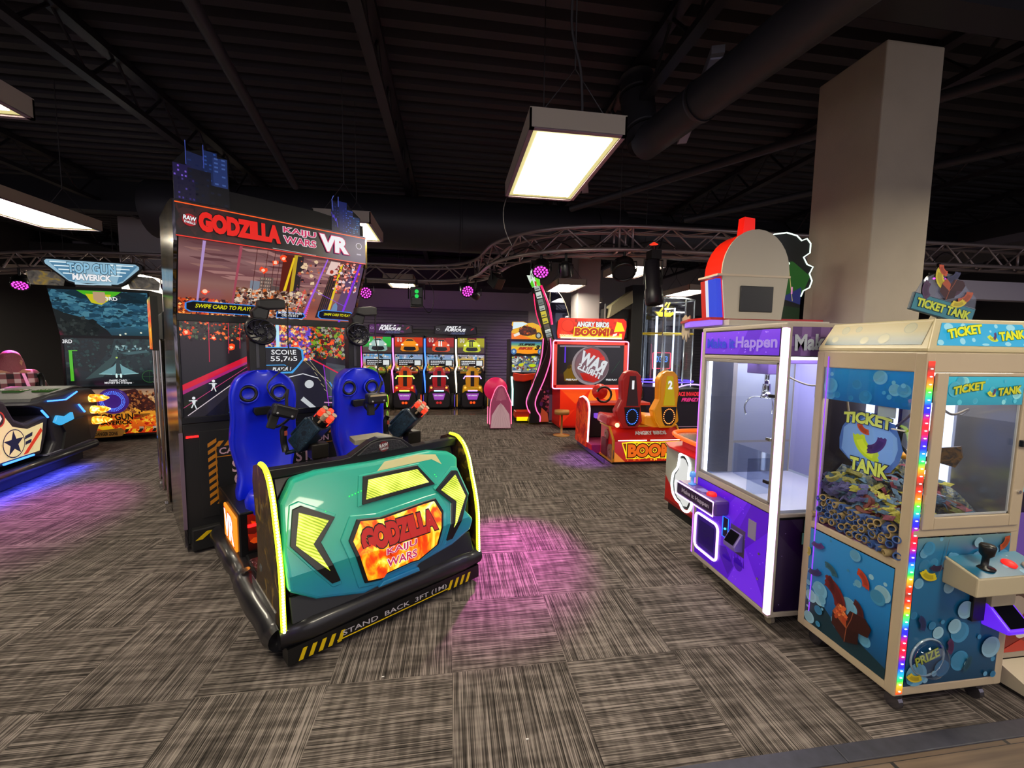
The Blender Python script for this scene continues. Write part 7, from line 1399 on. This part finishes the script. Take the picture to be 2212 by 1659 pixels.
    out = [(.0, 0), (0, .55), (.1, .68), (.2, .74), (.32, .76), (.42, .74), (.47, .70), (.52, .72), (.56, .68), (.56, .60), (.50, .56), (.54, .50), (.60, .48), (.57, .42), (.60, .36), (.58, .30), (.52, .27), (.50, .22), (.5, 0)]
    MB().prism(out, (0, 0, 0), X, Z, (0, .02, 0)).build('board', MATTE, t)
    a = Art((0, -.003, 0), X, Z, 1, 1, .0005); a.poly(out, '#0a1010'); a.poly([(.2, .2), (.25, .5), (.4, .52), (.58, .4), (.5, .2)], '#184818'); a.poly([(.3, .2), (.5, .3), (.5, .15)], '#1c2458'); a.poly([(.1, 0), (.1, .16), (.5, .12), (.5, 0)], '#0c2410'); a.line([(.36, .48), (.42, .18)], .006, '#b0a060'); a.ell(.36, .5, .012, None, '#f0fff0'); a.rect(.40, .24, .415, .3, '#d080b0'); a.build('board_art', LIT, t)
    MB().tube([(x, -.006, z) for x, z in out[1:-1]], .006, 6).build('edge_light', led('edge_white', '#e8fff0', 1.5), t)
slush()
# ================================================================== JET FIGHTER RIDE (left)
TG_O, TG_A = (-5.3, 7.9, 0), math.radians(12)
def star_pts(cx, cy, r, n=5, r2=.4, rot=PI/2): return [(cx+math.cos(rot+k*PI/n)*(r if k % 2 == 0 else r*r2), cy+math.sin(rot+k*PI/n)*(r if k % 2 == 0 else r*r2)) for k in range(2*n)]
def topgun():
    t = thing('jet_screen_cabinet', 'two-screen jet fighter arcade cabinet with pale blue winged marquee', 'arcade machine', TG_O, TG_A)
    MB().box(-1.0, .28, .02, .9, .1, .92).box(-.95, .25, .03, .3, .9, 2.55).build('cabinet', MATTE, t, bevel=.01)
    a = Art((-.95, -.002, .14), X, Z, 1.22, .76, .0006); a.grad(0, 0, 1, 1, [(0, '#c83010'), (.25, '#d86a18'), (.5, '#e0a030'), (.8, '#c8a878'), (1, '#8a7068')])
    a.poly([(.55, .95), (.75, 1), (.95, .7), (1, .5), (.8, .5), (.65, .7)], '#3a1c1c'); a.bits(160, (.6, .45, 1, .95), .03, ['#5a2c20', '#301414', '#8a4a28', '#a06838'], 101); a.bits(200, (.2, .0, 1, .4), .03, ['#e8a020', '#d84010', '#f0c040', '#b02010'], 102)
    for k in range(9): a.poly([(.35+k*.08, .02), (.39+k*.08, .02), (.42+k*.08, .10), (.38+k*.08, .10)], '#201810' if k % 2 else '#e0b020')
    a.poly([(.3, .15), (.5, .0), (.62, .0), (.42, .2)], '#f0c018'); p = a.build('front_art', attr_mat('tg_backlit', .45, .3), t)
    lettering('TOP GUN', (-.33, -.02, .43), X, Z, .50, .11, [(TXB, .03)], p, 'panel_lettering'); lettering('MAVERICK', (-.33, -.02, .335), X, Z, .46, .07, [(TXB, .04)], p, 'panel_lettering')
    mb = MB()
    for k in range(4): mb.prism([(-.07, .47-k*.022), (.16-k*.04, .47-k*.022), (.145-k*.04, .458-k*.022), (-.07, .458-k*.022)], (0, -.022, 0), X, Z, (0, .003, 0))
    mb.build('wing_bars', TXB, p)
    for x, c in ((.02, '#e8d0c0'), (.12, '#e8a020'), (.21, '#e8e0e0')): MB().box(x-.03, x+.03, -.012, -.002, .20, .25).build('small_logo', mat('logo_'+c, c, .5), p)
    r = MB().lathe([(.20, 0), (.215, .03), (.19, .05), (.15, .04), (.11, .02), (.0, .02)], (-.33, -.004, .70), (0, -1, 0), 28).build('round_speaker', mat('speaker_violet', '#3a2c70', .3, emit='#5a20a0', es=.3), t, smooth=True)
    for rr in (.125, .145, .165):
        mb = MB()
        for k in range(44): an = k*2*PI/44; mb.ball((-.33+math.cos(an)*rr, -.055, .70+math.sin(an)*rr), .0065, 5)
        mb.build('led_ring', led('blue_ring', '#4a80ff', 2.6), r)
    sl = [(-.62, .12), (-.1, .10), (-.05, .16), (-.12, .22), (-.55, .24)]
    MB().prism([(-.45, -.02), (.05, .0), (.10, .08), (.04, .14), (-.36, .10)], (-.3, -.02, .10), X, Z, (0, .02, 0)).build('warning_plate', mat('plate_tan', '#b08038', .5), t); lettering('DANGER ZONE', (-.45, -.025, .15), X, Z, .30, .06, [(TXB, .03)], t, 'warning_lettering')
    # lower screen
    L0, L1 = .95, 1.75; x0, w = -.92, 1.18
    a = Art((x0, .0, L0), X, Z, w, L1-L0, .0006); a.grad(0, 0, 1, 1, [(0, '#10181c'), (.5, '#18262a'), (1, '#1c3034')]); a.poly([(0, 1), (0, .4), (.25, .3), (.5, .75), (.55, 1)], '#141c1e'); a.bits(300, (.0, .3, 1, 1), .035, ['#1c3434', '#101c20', '#26403e', '#15262a'], 103)
    a.poly([(.2, .15), (.5, .6), (.56, .9), (.58, .6), (.4, .2)], '#2c4444'); a.bits(30, (.55, .72, .95, .85), .03, ['#5a8088', '#90b0b0', '#304c50'], 104); a.poly([(.6, .7), (.9, .76), (.95, .72), (.7, .66)], '#3c5c60')
    a.poly([(.52, .42), (.57, .52), (.63, .42), (.80, .26), (.62, .24), (.52, .24), (.36, .26)], '#6a9aa0'); a.poly([(.54, .26), (.56, .56), (.59, .56), (.61, .26)], '#203438'); a.ell(.55, .22, .012, .05, '#d8f4f0', 10); a.ell(.60, .22, .012, .05, '#d8f4f0', 10); a.line([(.36, .26), (.5, .25)], .008, '#a8e0e0'); a.line([(.64, .25), (.8, .27)], .008, '#a8e0e0')
    a.ell(.565, .6, .012, None, '#b0d060', 12); a.rect(.05, .10, .085, .74, '#50b828'); a.line([(.05, .74), (.14, .74)], .01, '#60c830'); a.rect(.03, .04, .98, .12, '#0a1014')
    a.ell(.93, .2, .09, .13, '#2a5c30', 24); a.ell(.93, .2, .083, .12, '#101c1e', 24); a.line([(.93, .08), (.93, .32)], .003, '#2a5c30'); a.line([(.85, .2), (1, .2)], .003, '#2a5c30')
    s = a.build('lower_screen', SCREEN, t); lettering('3RD', (x0+.07, -.05, L0+.74), X, Z, .12, .06, [(TXW, .02)], s, 'screen_lettering'); lettering('SWIPE CARD\nMONEY IN: 0 Swipes', (x0+w*.58, -.05, L0+.075), X, Z, .36, .08, [(TXW, .02)], s, 'screen_lettering')
    # upper screen leaning forward
    U0, U1, yo = 1.79, 2.50, -.22; T = Vector((0, yo, U1-U0)); H = T.length
    a = Art((x0-.03, -.004, U0), X, T, w+.06, H, .0006); a.grad(0, 0, 1, 1, [(0, '#24424e'), (.3, '#2c5a70'), (.6, '#1c4660'), (1, '#16303c')]); a.bits(500, (.0, .2, 1, 1), .045, ['#2c5c74', '#1c4054', '#3a6e84', '#163444', '#487e90'], 105, 2.2); a.bits(30, (.3, .8, .9, .95), .08, ['#10242e', '#122c38'], 106, 2.5)
    a.poly([(0, 0), (0, .6), (.1, .5), (.25, .42), (.4, .30), (.5, .12), (.53, 0)], '#1c2224'); a.bits(40, (.0, .0, .4, .4), .05, ['#252c2c', '#161c1e', '#303838'], 107)
    for x, y in ((.68, .06), (.85, .09), (.62, .03)): a.ell(x, y, .012, None, '#e0e8d0', 8)
    a.poly([(.28, 1), (.33, .93), (.42, .83), (.50, .82), (.58, .83), (.68, .93), (.73, 1)], '#4ab020'); a.poly([(.36, .93), (.4, .74), (.5, .70), (.58, .80), (.62, .93)], '#c8c020'); a.poly([(.44, .98), (.43, .82), (.47, .74), (.53, .74), (.56, .82), (.56, .98)], '#b89878')
    s = a.build('upper_screen', SCREEN, t); Tn = T.normalized(); lettering('3RD', Vector((x0+w*.64, -.07, U0))+T*.83, X, Tn, .15, .06, [(TXW, .02)], s, 'screen_lettering')
    MB().prism([(0.01, U0), (yo+.01, U1), (yo+.02, U1+.05), (.3, U1+.05), (.3, U0)], (x0-.05, 0, 0), Y, Z, (w+.10, 0, 0)).build('screen_hood', MATTE, t, bevel=.006)
    MB().box(x0-.03, x0+w+.03, -.012, .02, 1.745, 1.80).box(x0-.03, x0, -.01, .02, .93, 1.76).box(x0+w, x0+w+.02, -.01, .02, .93, 1.76).build('bezel', BLACK, t)
    mq = [(-.96, .39), (.21, .39), (.26, .35), (.26, .30), (.02, .04), (-.05, 0), (-.62, 0), (-.70, .03), (-.98, .31), (-.99, .36)]
    yb = yo-.03; M_ = MB().prism(mq, (0, yb, 2.58), X, Z, (0, .08, 0)).build('marquee_frame', BLACK, t, bevel=.01)
    cx = -.375; mi = [(cx+(x-cx)*.93, .205+(z-.205)*.86) for x, z in mq]
    a = Art((0, yb-.003, 2.58), X, Z, 1, 1, .0006); a.poly(mi, '#8ab0c4'); a.poly([(-.9, .34), (-.55, .34), (-.6, .05), (-.68, .07)], '#4a7c9c')
    a.poly([(.0, .34), (.2, .34), (0, .09), (-.08, .05)], '#4a7c9c')
    for k in range(4): a.line([(-.88+k*.05, .33-k*.055), (-.60, .33-k*.055)], .016, '#e0f0f4'); a.line([(-.15, .33-k*.055), (.14-k*.05, .33-k*.055)], .016, '#e0f0f4')
    a.poly([(-.6, .0), (-.6, .04), (-.375, -.0), (-.15, .04), (-.15, .01)], '#a8c8d8'); m = a.build('marquee', LIT, t)
    lettering('TOP GUN', (cx, yb-.02, 2.58+.255), X, Z, .60, .16, [(mat('tg_navy', '#28485c', .4), .08), (led('tg_pale', '#90c4e0', .9), .04)], m, 'marquee_lettering'); lettering('MAVERICK', (cx, yb-.025, 2.58+.115), X, Z, .48, .10, [(mat('tg_navy', '#28485c', .4), .08), (TXW, .05)], m, 'marquee_lettering')
    for s_ in (-1, 1): MB().prism([(0, 0), (.38, 0), (.40, .12), (.32, .2), (.05, .22), (-.05, .18)], (cx+(s_*.42 if s_ > 0 else -.80), yb+.09, 2.56), X, Z, (0, .02, 0)).build('header_wing', fire_mat('header_wing_art', [(.3, '#201c18'), (.5, '#7a7468'), (.65, '#c8a830')], 5, .2), t)
    # motion pod
    p = thing('jet_cockpit_pod', 'dark grey jet cockpit motion pod with glowing engine exhausts and a navy star panel', 'arcade ride', TG_O, TG_A); DG = mat('pod_dark_grey', '#25242c', .5)
    MB().box(-1.15, -.10, -3.6, -1.0, .14, .26).build('motion_base', mat('pod_black', '#0c0c0e', .35), p, bevel=.03); MB().box(-1.0, -.2, -3.4, -1.2, .02, .14).build('base_frame', MATTE, p)
    MB().tube([(-.10, -1.1, .21), (-.10, -3.6, .21)], .05, 10).build('bumper', mat('bumper_vinyl', '#1b1a1e', .32), p, smooth=True)
    MB().prism([(-2.02, .26), (-1.9, .40), (-1.95, .70), (-2.1, .86), (-2.35, .93), (-1.9, 1.0), (-1.35, 1.04), (-1.05, 1.02), (-.93, .92), (-.90, .45), (-1.05, .26)], (-1.1, 0, 0), Y, Z, (.98, 0, 0)).build('console', DG, p, bevel=.03, bseg=3)
    MB().prism([(-2.2, .94), (-1.35, 1.055), (-1.1, 1.03), (-1.3, 1.075), (-2.15, .99)], (-.85, 0, 0), Y, Z, (.68, 0, 0)).build('dashboard', mat('dash_grey', '#4a4a4c', .5, bump=.3, bs=30), p)
    for k in range(3): MB().box(-.95+k*.28, -.78+k*.28, -1.75, -1.4, 1.03, 1.055).build('dash_screen', mat('dash_screen', '#1c2c14', .2, emit='#3a6a20', es=.25), p, bevel=.004)
    BL_ = led('cool_blue_led', '#3a80ff', 3.2)
    mb = MB(); mb.tube([(-.105, -2.0, .94), (-.105, -1.66, .92), (-.105, -1.42, 1.0)], .010, 6); mb.build('blue_light_strip', BL_, p); MB().tube([(-.105, -2.12, .84), (-.105, -2.02, .74)], .012, 6).build('blue_light_strip', BL_, p); MB().tube([(-.105, -1.40, .82), (-.105, -1.28, .70)], .012, 6).build('blue_light_strip', BL_, p)
    MB().prism([(-1.92, .66), (-1.86, .74), (-1.7, .70), (-1.56, .74), (-1.54, .64), (-1.8, .60)], (-.13, 0, 0), Y, Z, (.04, 0, 0)).build('blue_glow_block', led('cyan_glow', '#38a8e0', 1.1), p, bevel=.01)
    MB().prism([(-1.80, .28), (-1.72, .5), (-1.8, .62), (-1.25, .64), (-1.2, .3)], (-.125, 0, 0), Y, Z, (.03, 0, 0)).build('dark_recess', MATTE, p)
    EX = fire_mat('engine_flame', [(.35, '#ff5a08'), (.5, '#ff9a18'), (.6, '#ffe080'), (.7, '#fff8d0')], 12, 1.7)
    for k, z in enumerate((.87, .70, .54)): MB().lathe([(.055, 0), (.06, .05), (.045, .16), (.01, .22)], (-.14, -1.10+.02*k, z), (1, .25, 0), 16, sy=1).build('engine_exhaust', EX, p, smooth=True)
    MB().tube(smoothpath([(-.35, -1.62, 1.1), (-.35, -1.62, 1.2), (-.35, -1.66, 1.26)], 4), .03, 8).build('flight_stick', BLACK, p, smooth=True)
    # seat shell with star panel
    sh = [(-3.2, .30), (-3.2, 1.05), (-2.78, 1.08), (-2.62, 1.02), (-2.50, .80), (-2.34, .72), (-2.05, .78), (-1.96, .74), (-2.0, .55), (-2.08, .38), (-2.12, .30)]
    MB().prism(sh, (-1.05, 0, 0), Y, Z, (.92, 0, 0)).build('seat_shell', mat('shell_violet_grey', '#2c2834', .5), p, bevel=.04, bseg=3)
    a = Art((-.115, -3.2, .36), Y, Z, 1.2, .66, .0006)
    a.poly([(0, 0), (0, .98), (.35, .95), (.52, .55), (.70, .45), (.92, .50), (.88, .2), (.84, 0)], '#d8c894'); a.bits(24, (.1, .05, .8, .4), .04, ['#c8b880', '#d0c08c', '#e0d0a0'], 108)
    a.poly([(.62, .02), (.68, .02), (.90, .35), (.88, .42)], '#c83820'); a.ell(.52, .26, .135, None, '#1c2038', 28); a.ell(.52, .26, .125, None, '#d8c894', 28)
    a.poly([(x/1.2, y/.66) for x, y in star_pts(.52*1.2, .26*.66, .15)], '#161c38'); a.poly([(.66, .34), (.76, .38), (.75, .31), (.65, .28)], '#161c38'); a.poly([(.66, .24), (.74, .26), (.73, .20), (.65, .18)], '#161c38')
    a.ell(.36, .72, .075, None, '#a83028', 20); a.ell(.36, .72, .06, None, '#2a2428', 20); a.poly([(.32, .7), (.38, .8), (.40, .72), (.36, .64)], '#d8d0c8'); a.build('star_panel', attr_mat('star_lit', .7, .4), p)
    MB().tube([(-.11, -2.75, .335), (-.11, -2.30, .335)], .012, 6).build('blue_light_strip', BL_, p)
    MB().box(-.8, -.1, -2.05, -1.15, .26, .28).build('foot_deck', mat('deck_dots', '#6a6a88', .3, .6, bump=1, bs=50), p)
    MB().box(-.14, -.10, -2.1, -1.2, .27, .285).build('deck_edge', mat('deck_edge', '#b0b0c8', .3, .6), p)
    l = bpy.data.lights.new('underglow', 'AREA'); l.shape = 'RECTANGLE'; l.size = .12; l.size_y = 1.8; l.energy = 22; l.color = (.03, .05, 1)
    lo = bpy.data.objects.new('underglow', l); COL.objects.link(lo); lo.parent = p; lo.location = (-.02, -2.5, .13)
topgun()
# ================================================================== PERSON seated in the far seat of the pod
def person():
    ca, sa = math.cos(TG_A), math.sin(TG_A)
    t = thing('person', 'person in a plaid jacket with long hair, sitting behind the jet pod', 'person', (-6.40, 7.10, .53), .85)
    t.scale = (1.18, 1.18, 1.17)
    SK = mat('skin', '#b07a60', .5); m = bpy.data.materials.new('plaid_jacket'); m.use_nodes = True; N, L = m.node_tree.nodes, m.node_tree.links; b = N['Principled BSDF']
    tc = N.new('ShaderNodeTexCoord'); sp = N.new('ShaderNodeSeparateXYZ'); L.new(tc.outputs['Object'], sp.inputs[0])
    def wave(out, f, lim):
        a = N.new('ShaderNodeMath'); a.operation = 'MULTIPLY'; a.inputs[1].default_value = f; s = N.new('ShaderNodeMath'); s.operation = 'SINE'; g = N.new('ShaderNodeMath'); g.operation = 'GREATER_THAN'; g.inputs[1].default_value = lim
        L.new(out, a.inputs[0]); L.new(a.outputs[0], s.inputs[0]); L.new(s.outputs[0], g.inputs[0]); return g.outputs[0]
    w1, w2 = wave(sp.outputs[0], 55, .1), wave(sp.outputs[2], 55, .1); ad = N.new('ShaderNodeMath'); ad.operation = 'ADD'; L.new(w1, ad.inputs[0]); L.new(w2, ad.inputs[1]); dv = N.new('ShaderNodeMath'); dv.operation = 'MULTIPLY'; dv.inputs[1].default_value = .5; L.new(ad.outputs[0], dv.inputs[0])
    cr = N.new('ShaderNodeValToRGB'); cr.color_ramp.interpolation = 'CONSTANT'; e = cr.color_ramp.elements; e[0].position = 0; e[0].color = (*lin('#2a1c22'), 1); e[1].position = .75; e[1].color = (*lin('#b8a8a8'), 1); k = e.new(.4); k.color = (*lin('#7a4a50'), 1); L.new(dv.outputs[0], cr.inputs[0]); L.new(cr.outputs[0], b.inputs['Base Color']); b.inputs['Roughness'].default_value = .9
    # body as a skinned skeleton
    J = {'pelvis': ((0, 0, .05), .17), 'waist': ((0, .01, .25), .15), 'chest': ((0, .04, .45), .185), 'neck': ((0, .06, .62), .065), 'head': ((0, .09, .74), .10), 'crown': ((0, .09, .83), .085),
         'shl': ((-.17, .05, .54), .085), 'ell': ((-.27, .10, .28), .06), 'wrl': ((-.20, .34, .20), .042), 'hal': ((-.18, .42, .19), .045),
         'shr': ((.17, .05, .54), .085), 'elr': ((.27, .12, .30), .06), 'wrr': ((.20, .36, .24), .042), 'har': ((.18, .44, .23), .045),
         'hil': ((-.10, .05, .03), .11), 'knl': ((-.13, .48, .05), .075), 'anl': ((-.13, .52, -.22), .05), 'ftl': ((-.13, .64, -.26), .045),
         'hir': ((.10, .05, .03), .11), 'knr': ((.13, .48, .05), .075), 'anr': ((.13, .52, -.22), .05), 'ftr': ((.13, .64, -.26), .045)}
    E_ = [('pelvis', 'waist'), ('waist', 'chest'), ('chest', 'neck'), ('neck', 'head'), ('head', 'crown'), ('chest', 'shl'), ('shl', 'ell'), ('ell', 'wrl'), ('wrl', 'hal'), ('chest', 'shr'), ('shr', 'elr'), ('elr', 'wrr'), ('wrr', 'har'), ('pelvis', 'hil'), ('hil', 'knl'), ('knl', 'anl'), ('anl', 'ftl'), ('pelvis', 'hir'), ('hir', 'knr'), ('knr', 'anr'), ('anr', 'ftr')]
    def skin(name, keys, mat_, grow=0, sub=1):
        ks = [k for k in J if k in keys]; me = bpy.data.meshes.new(name); me.from_pydata([J[k][0] for k in ks], [(ks.index(a), ks.index(b_)) for a, b_ in E_ if a in ks and b_ in ks], []); me.materials.append(mat_)
        o = bpy.data.objects.new(name, me); COL.objects.link(o); o.parent = t; md = o.modifiers.new('skin', 'SKIN'); md.use_smooth_shade = True
        bm = bmesh.new(); bm.from_mesh(me); ly = bm.verts.layers.skin.verify()
        bm.verts.ensure_lookup_table()
        for v, k in zip(bm.verts, ks): v[ly].radius = (J[k][1]+grow, J[k][1]*(.8 if k in ('chest', 'waist', 'pelvis') else 1)+grow); v[ly].use_root = (k == ks[0])
        bm.to_mesh(me); bm.free(); o.modifiers.new('sub', 'SUBSURF').render_levels = sub+1; return o
    skin('body', set(J), SK)
    skin('plaid_jacket', {'pelvis', 'waist', 'chest', 'shl', 'ell', 'wrl', 'shr', 'elr', 'wrr'}, m, .018)
    skin('brown_trousers', {'pelvis', 'hil', 'knl', 'anl', 'hir', 'knr', 'anr'}, mat('trousers_brown', '#6a4a30', .8), .014)
    for hx in ('hal', 'har'):
        for f in range(5):
            p0 = Vector(J[hx][0])+Vector(((f-2)*.016, .02, 0)); MB().tube([p0, p0+Vector((0, .04-(abs(f-2))*.004, -.01)), p0+Vector((0, .055-(abs(f-2))*.006, -.035))], .008, 6).build('finger', SK, t, smooth=True)
    hr = MB(); c = Vector((0, .075, .765)); n, h = 18, 10; vs = []
    for i in range(h+1):
        th = i/h
        for j in range(n):
            an = 2*PI*j/n; wv = 1+.06*math.sin(j*5+i)+.04*math.sin(j*3-i*2)
            if th < .5: q = th*PI; r = .098*math.sin(min(q, PI/2)*1.0)*wv; z = .105*math.cos(q); vs.append(c+Vector((math.cos(an)*r, math.sin(an)*r*1.05, z)))
            else: r = (.098+.02*math.sin((th-.5)*6))*wv; vs.append(c+Vector((math.cos(an)*r*1.05, math.sin(an)*r*.75-.03*(th-.5)*2, -(th-.5)*2*.22)))
    hr.add(vs, [(i*n+j, (i+1)*n+j, (i+1)*n+(j+1) % n, i*n+(j+1) % n) for i in range(h) for j in range(n)])
    hr.build('long_hair', mat('hair_brown_magenta_tint', '#8a4450', .5, bump=.8, bs=120), t, smooth=True, sub=1)  # magenta spotlight tint mixed into the brown hair colour
    f = MB(); f.ball((-.035, .185, .76), .012, 8); f.ball((.035, .185, .76), .012, 8); f.build('eye', mat('eye_white', '#d8d8d8', .3), t, smooth=True)
    MB().ball((0, .20, .73), .018, 8, sc=(.7, 1, 1.2)).build('nose', SK, t, smooth=True); MB().box(-.025, .025, .182, .19, .690, .697).build('mouth', mat('lips', '#8a3c3c', .5), t)
    MB().prism([(.06, .58), (.085, .58), (.15, .30), (.12, .30)], (0, -.125, 0), X, Z, (0, .02, 0)).build('pink_strap', mat('reflective_strap', '#e0b0c8', .4, emit='#ff60c0', es=.3), t)
    s = thing('pod_rear_seat', 'dark brown seat under the seated person, at the left edge', 'seat', (-6.40, 7.10, 0), .85); MB().box(-.28, .28, -.2, .35, .0, .43).build('seat_base', MATTE, s, bevel=.02); MB().box(-.27, .27, -.18, .32, .43, .48).build('cushion', mat('seat_leather', '#5a3820', .5), s, bevel=.02)
person()
# ================================================================== machine cut by the right edge
def right_edge():
    t = thing('red_prize_machine', 'cream and red machine cut off by the right edge beside the bubble-covered claw machine', 'arcade machine', (2.73, 1.62, 0), 0)
    MB().box(.0, .8, 0, .7, .12, .62).build('lower_body', mat('edge_cream', '#a89c88', .5), t, bevel=.01); MB().box(.02, .78, .02, .68, .62, 1.55).build('upper_body', mat('edge_dark', '#1c1826', .3), t)
    a = Art((.03, -.002, .16), X, Z, .7, .32, .0005); a.grad(0, 0, 1, 1, [(0, '#8a1810'), (.6, '#6a2018'), (1, '#4a3c34')]); a.ell(.12, .75, .1, .2, '#a89888'); a.ell(.2, .3, .05, .08, '#e0d8c8'); a.poly([(.0, .0), (.2, .2), (.4, .0)], '#c02818'); a.build('front_art', PRINT, t)
    lettering('WIN', (.10, -.003, .56), X, Z, .16, .07, [(mat('yellowgreen_print', '#a8b020', .4), .05)], t, 'machine_lettering', rot=.3)
    MB().box(-.012, .0, -.01, .01, .14, .5).build('pink_light_edge', led('pale_pink_edge', '#f0a8e0', 1.4), t)
    MB().prism([(0, 0), (.0, .10), (-.18, .03), (-.2, 0)], (.04, -.0, .02), Y, Z, (.7, 0, 0)).build('step', mat('step_cream', '#b8ac94', .5), t)
    MB().box(.02, .7, -.01, .0, .66, .9).build('lit_front', led('edge_lit', '#8a5cc8', .4), t)
    a = Art((.03, -.012, .95), X, Z, .6, .5, .0005); a.bits(60, (0, 0, 1, 1), .05, ['#e02838', '#3050e0', '#e8c020', '#e850a0', '#40c0e0'], 120); a.build('lit_art', LIT, t)
right_edge()
t = MB().box(-.5, .5, -.06, .06, 0, .22).build('pale_ledge', mat('ledge_white', '#9a94a4', .5)); t.location = (7.2, 4.3, 2.35)
t.scale = (3, 1, 1); tag(t, 'long pale horizontal box behind the hanging ticket sign', 'sign box')
for i, (x, y) in enumerate(((.32, 1.62), (2.45, 1.40), (-.35, 2.05), (.55, 3.6))): tag(MB().box(0, .012, 0, .006, 0, .002).build('paper_scrap', TXWP, loc=(x, y, .0005)), ['tiny paper scrap on the carpet near the bottom middle', 'tiny paper scrap on the carpet before the bubble-covered claw machine', 'tiny paper scrap beside the front of the motion pod', 'tiny paper scrap in the magenta light pool'][i], 'scrap')
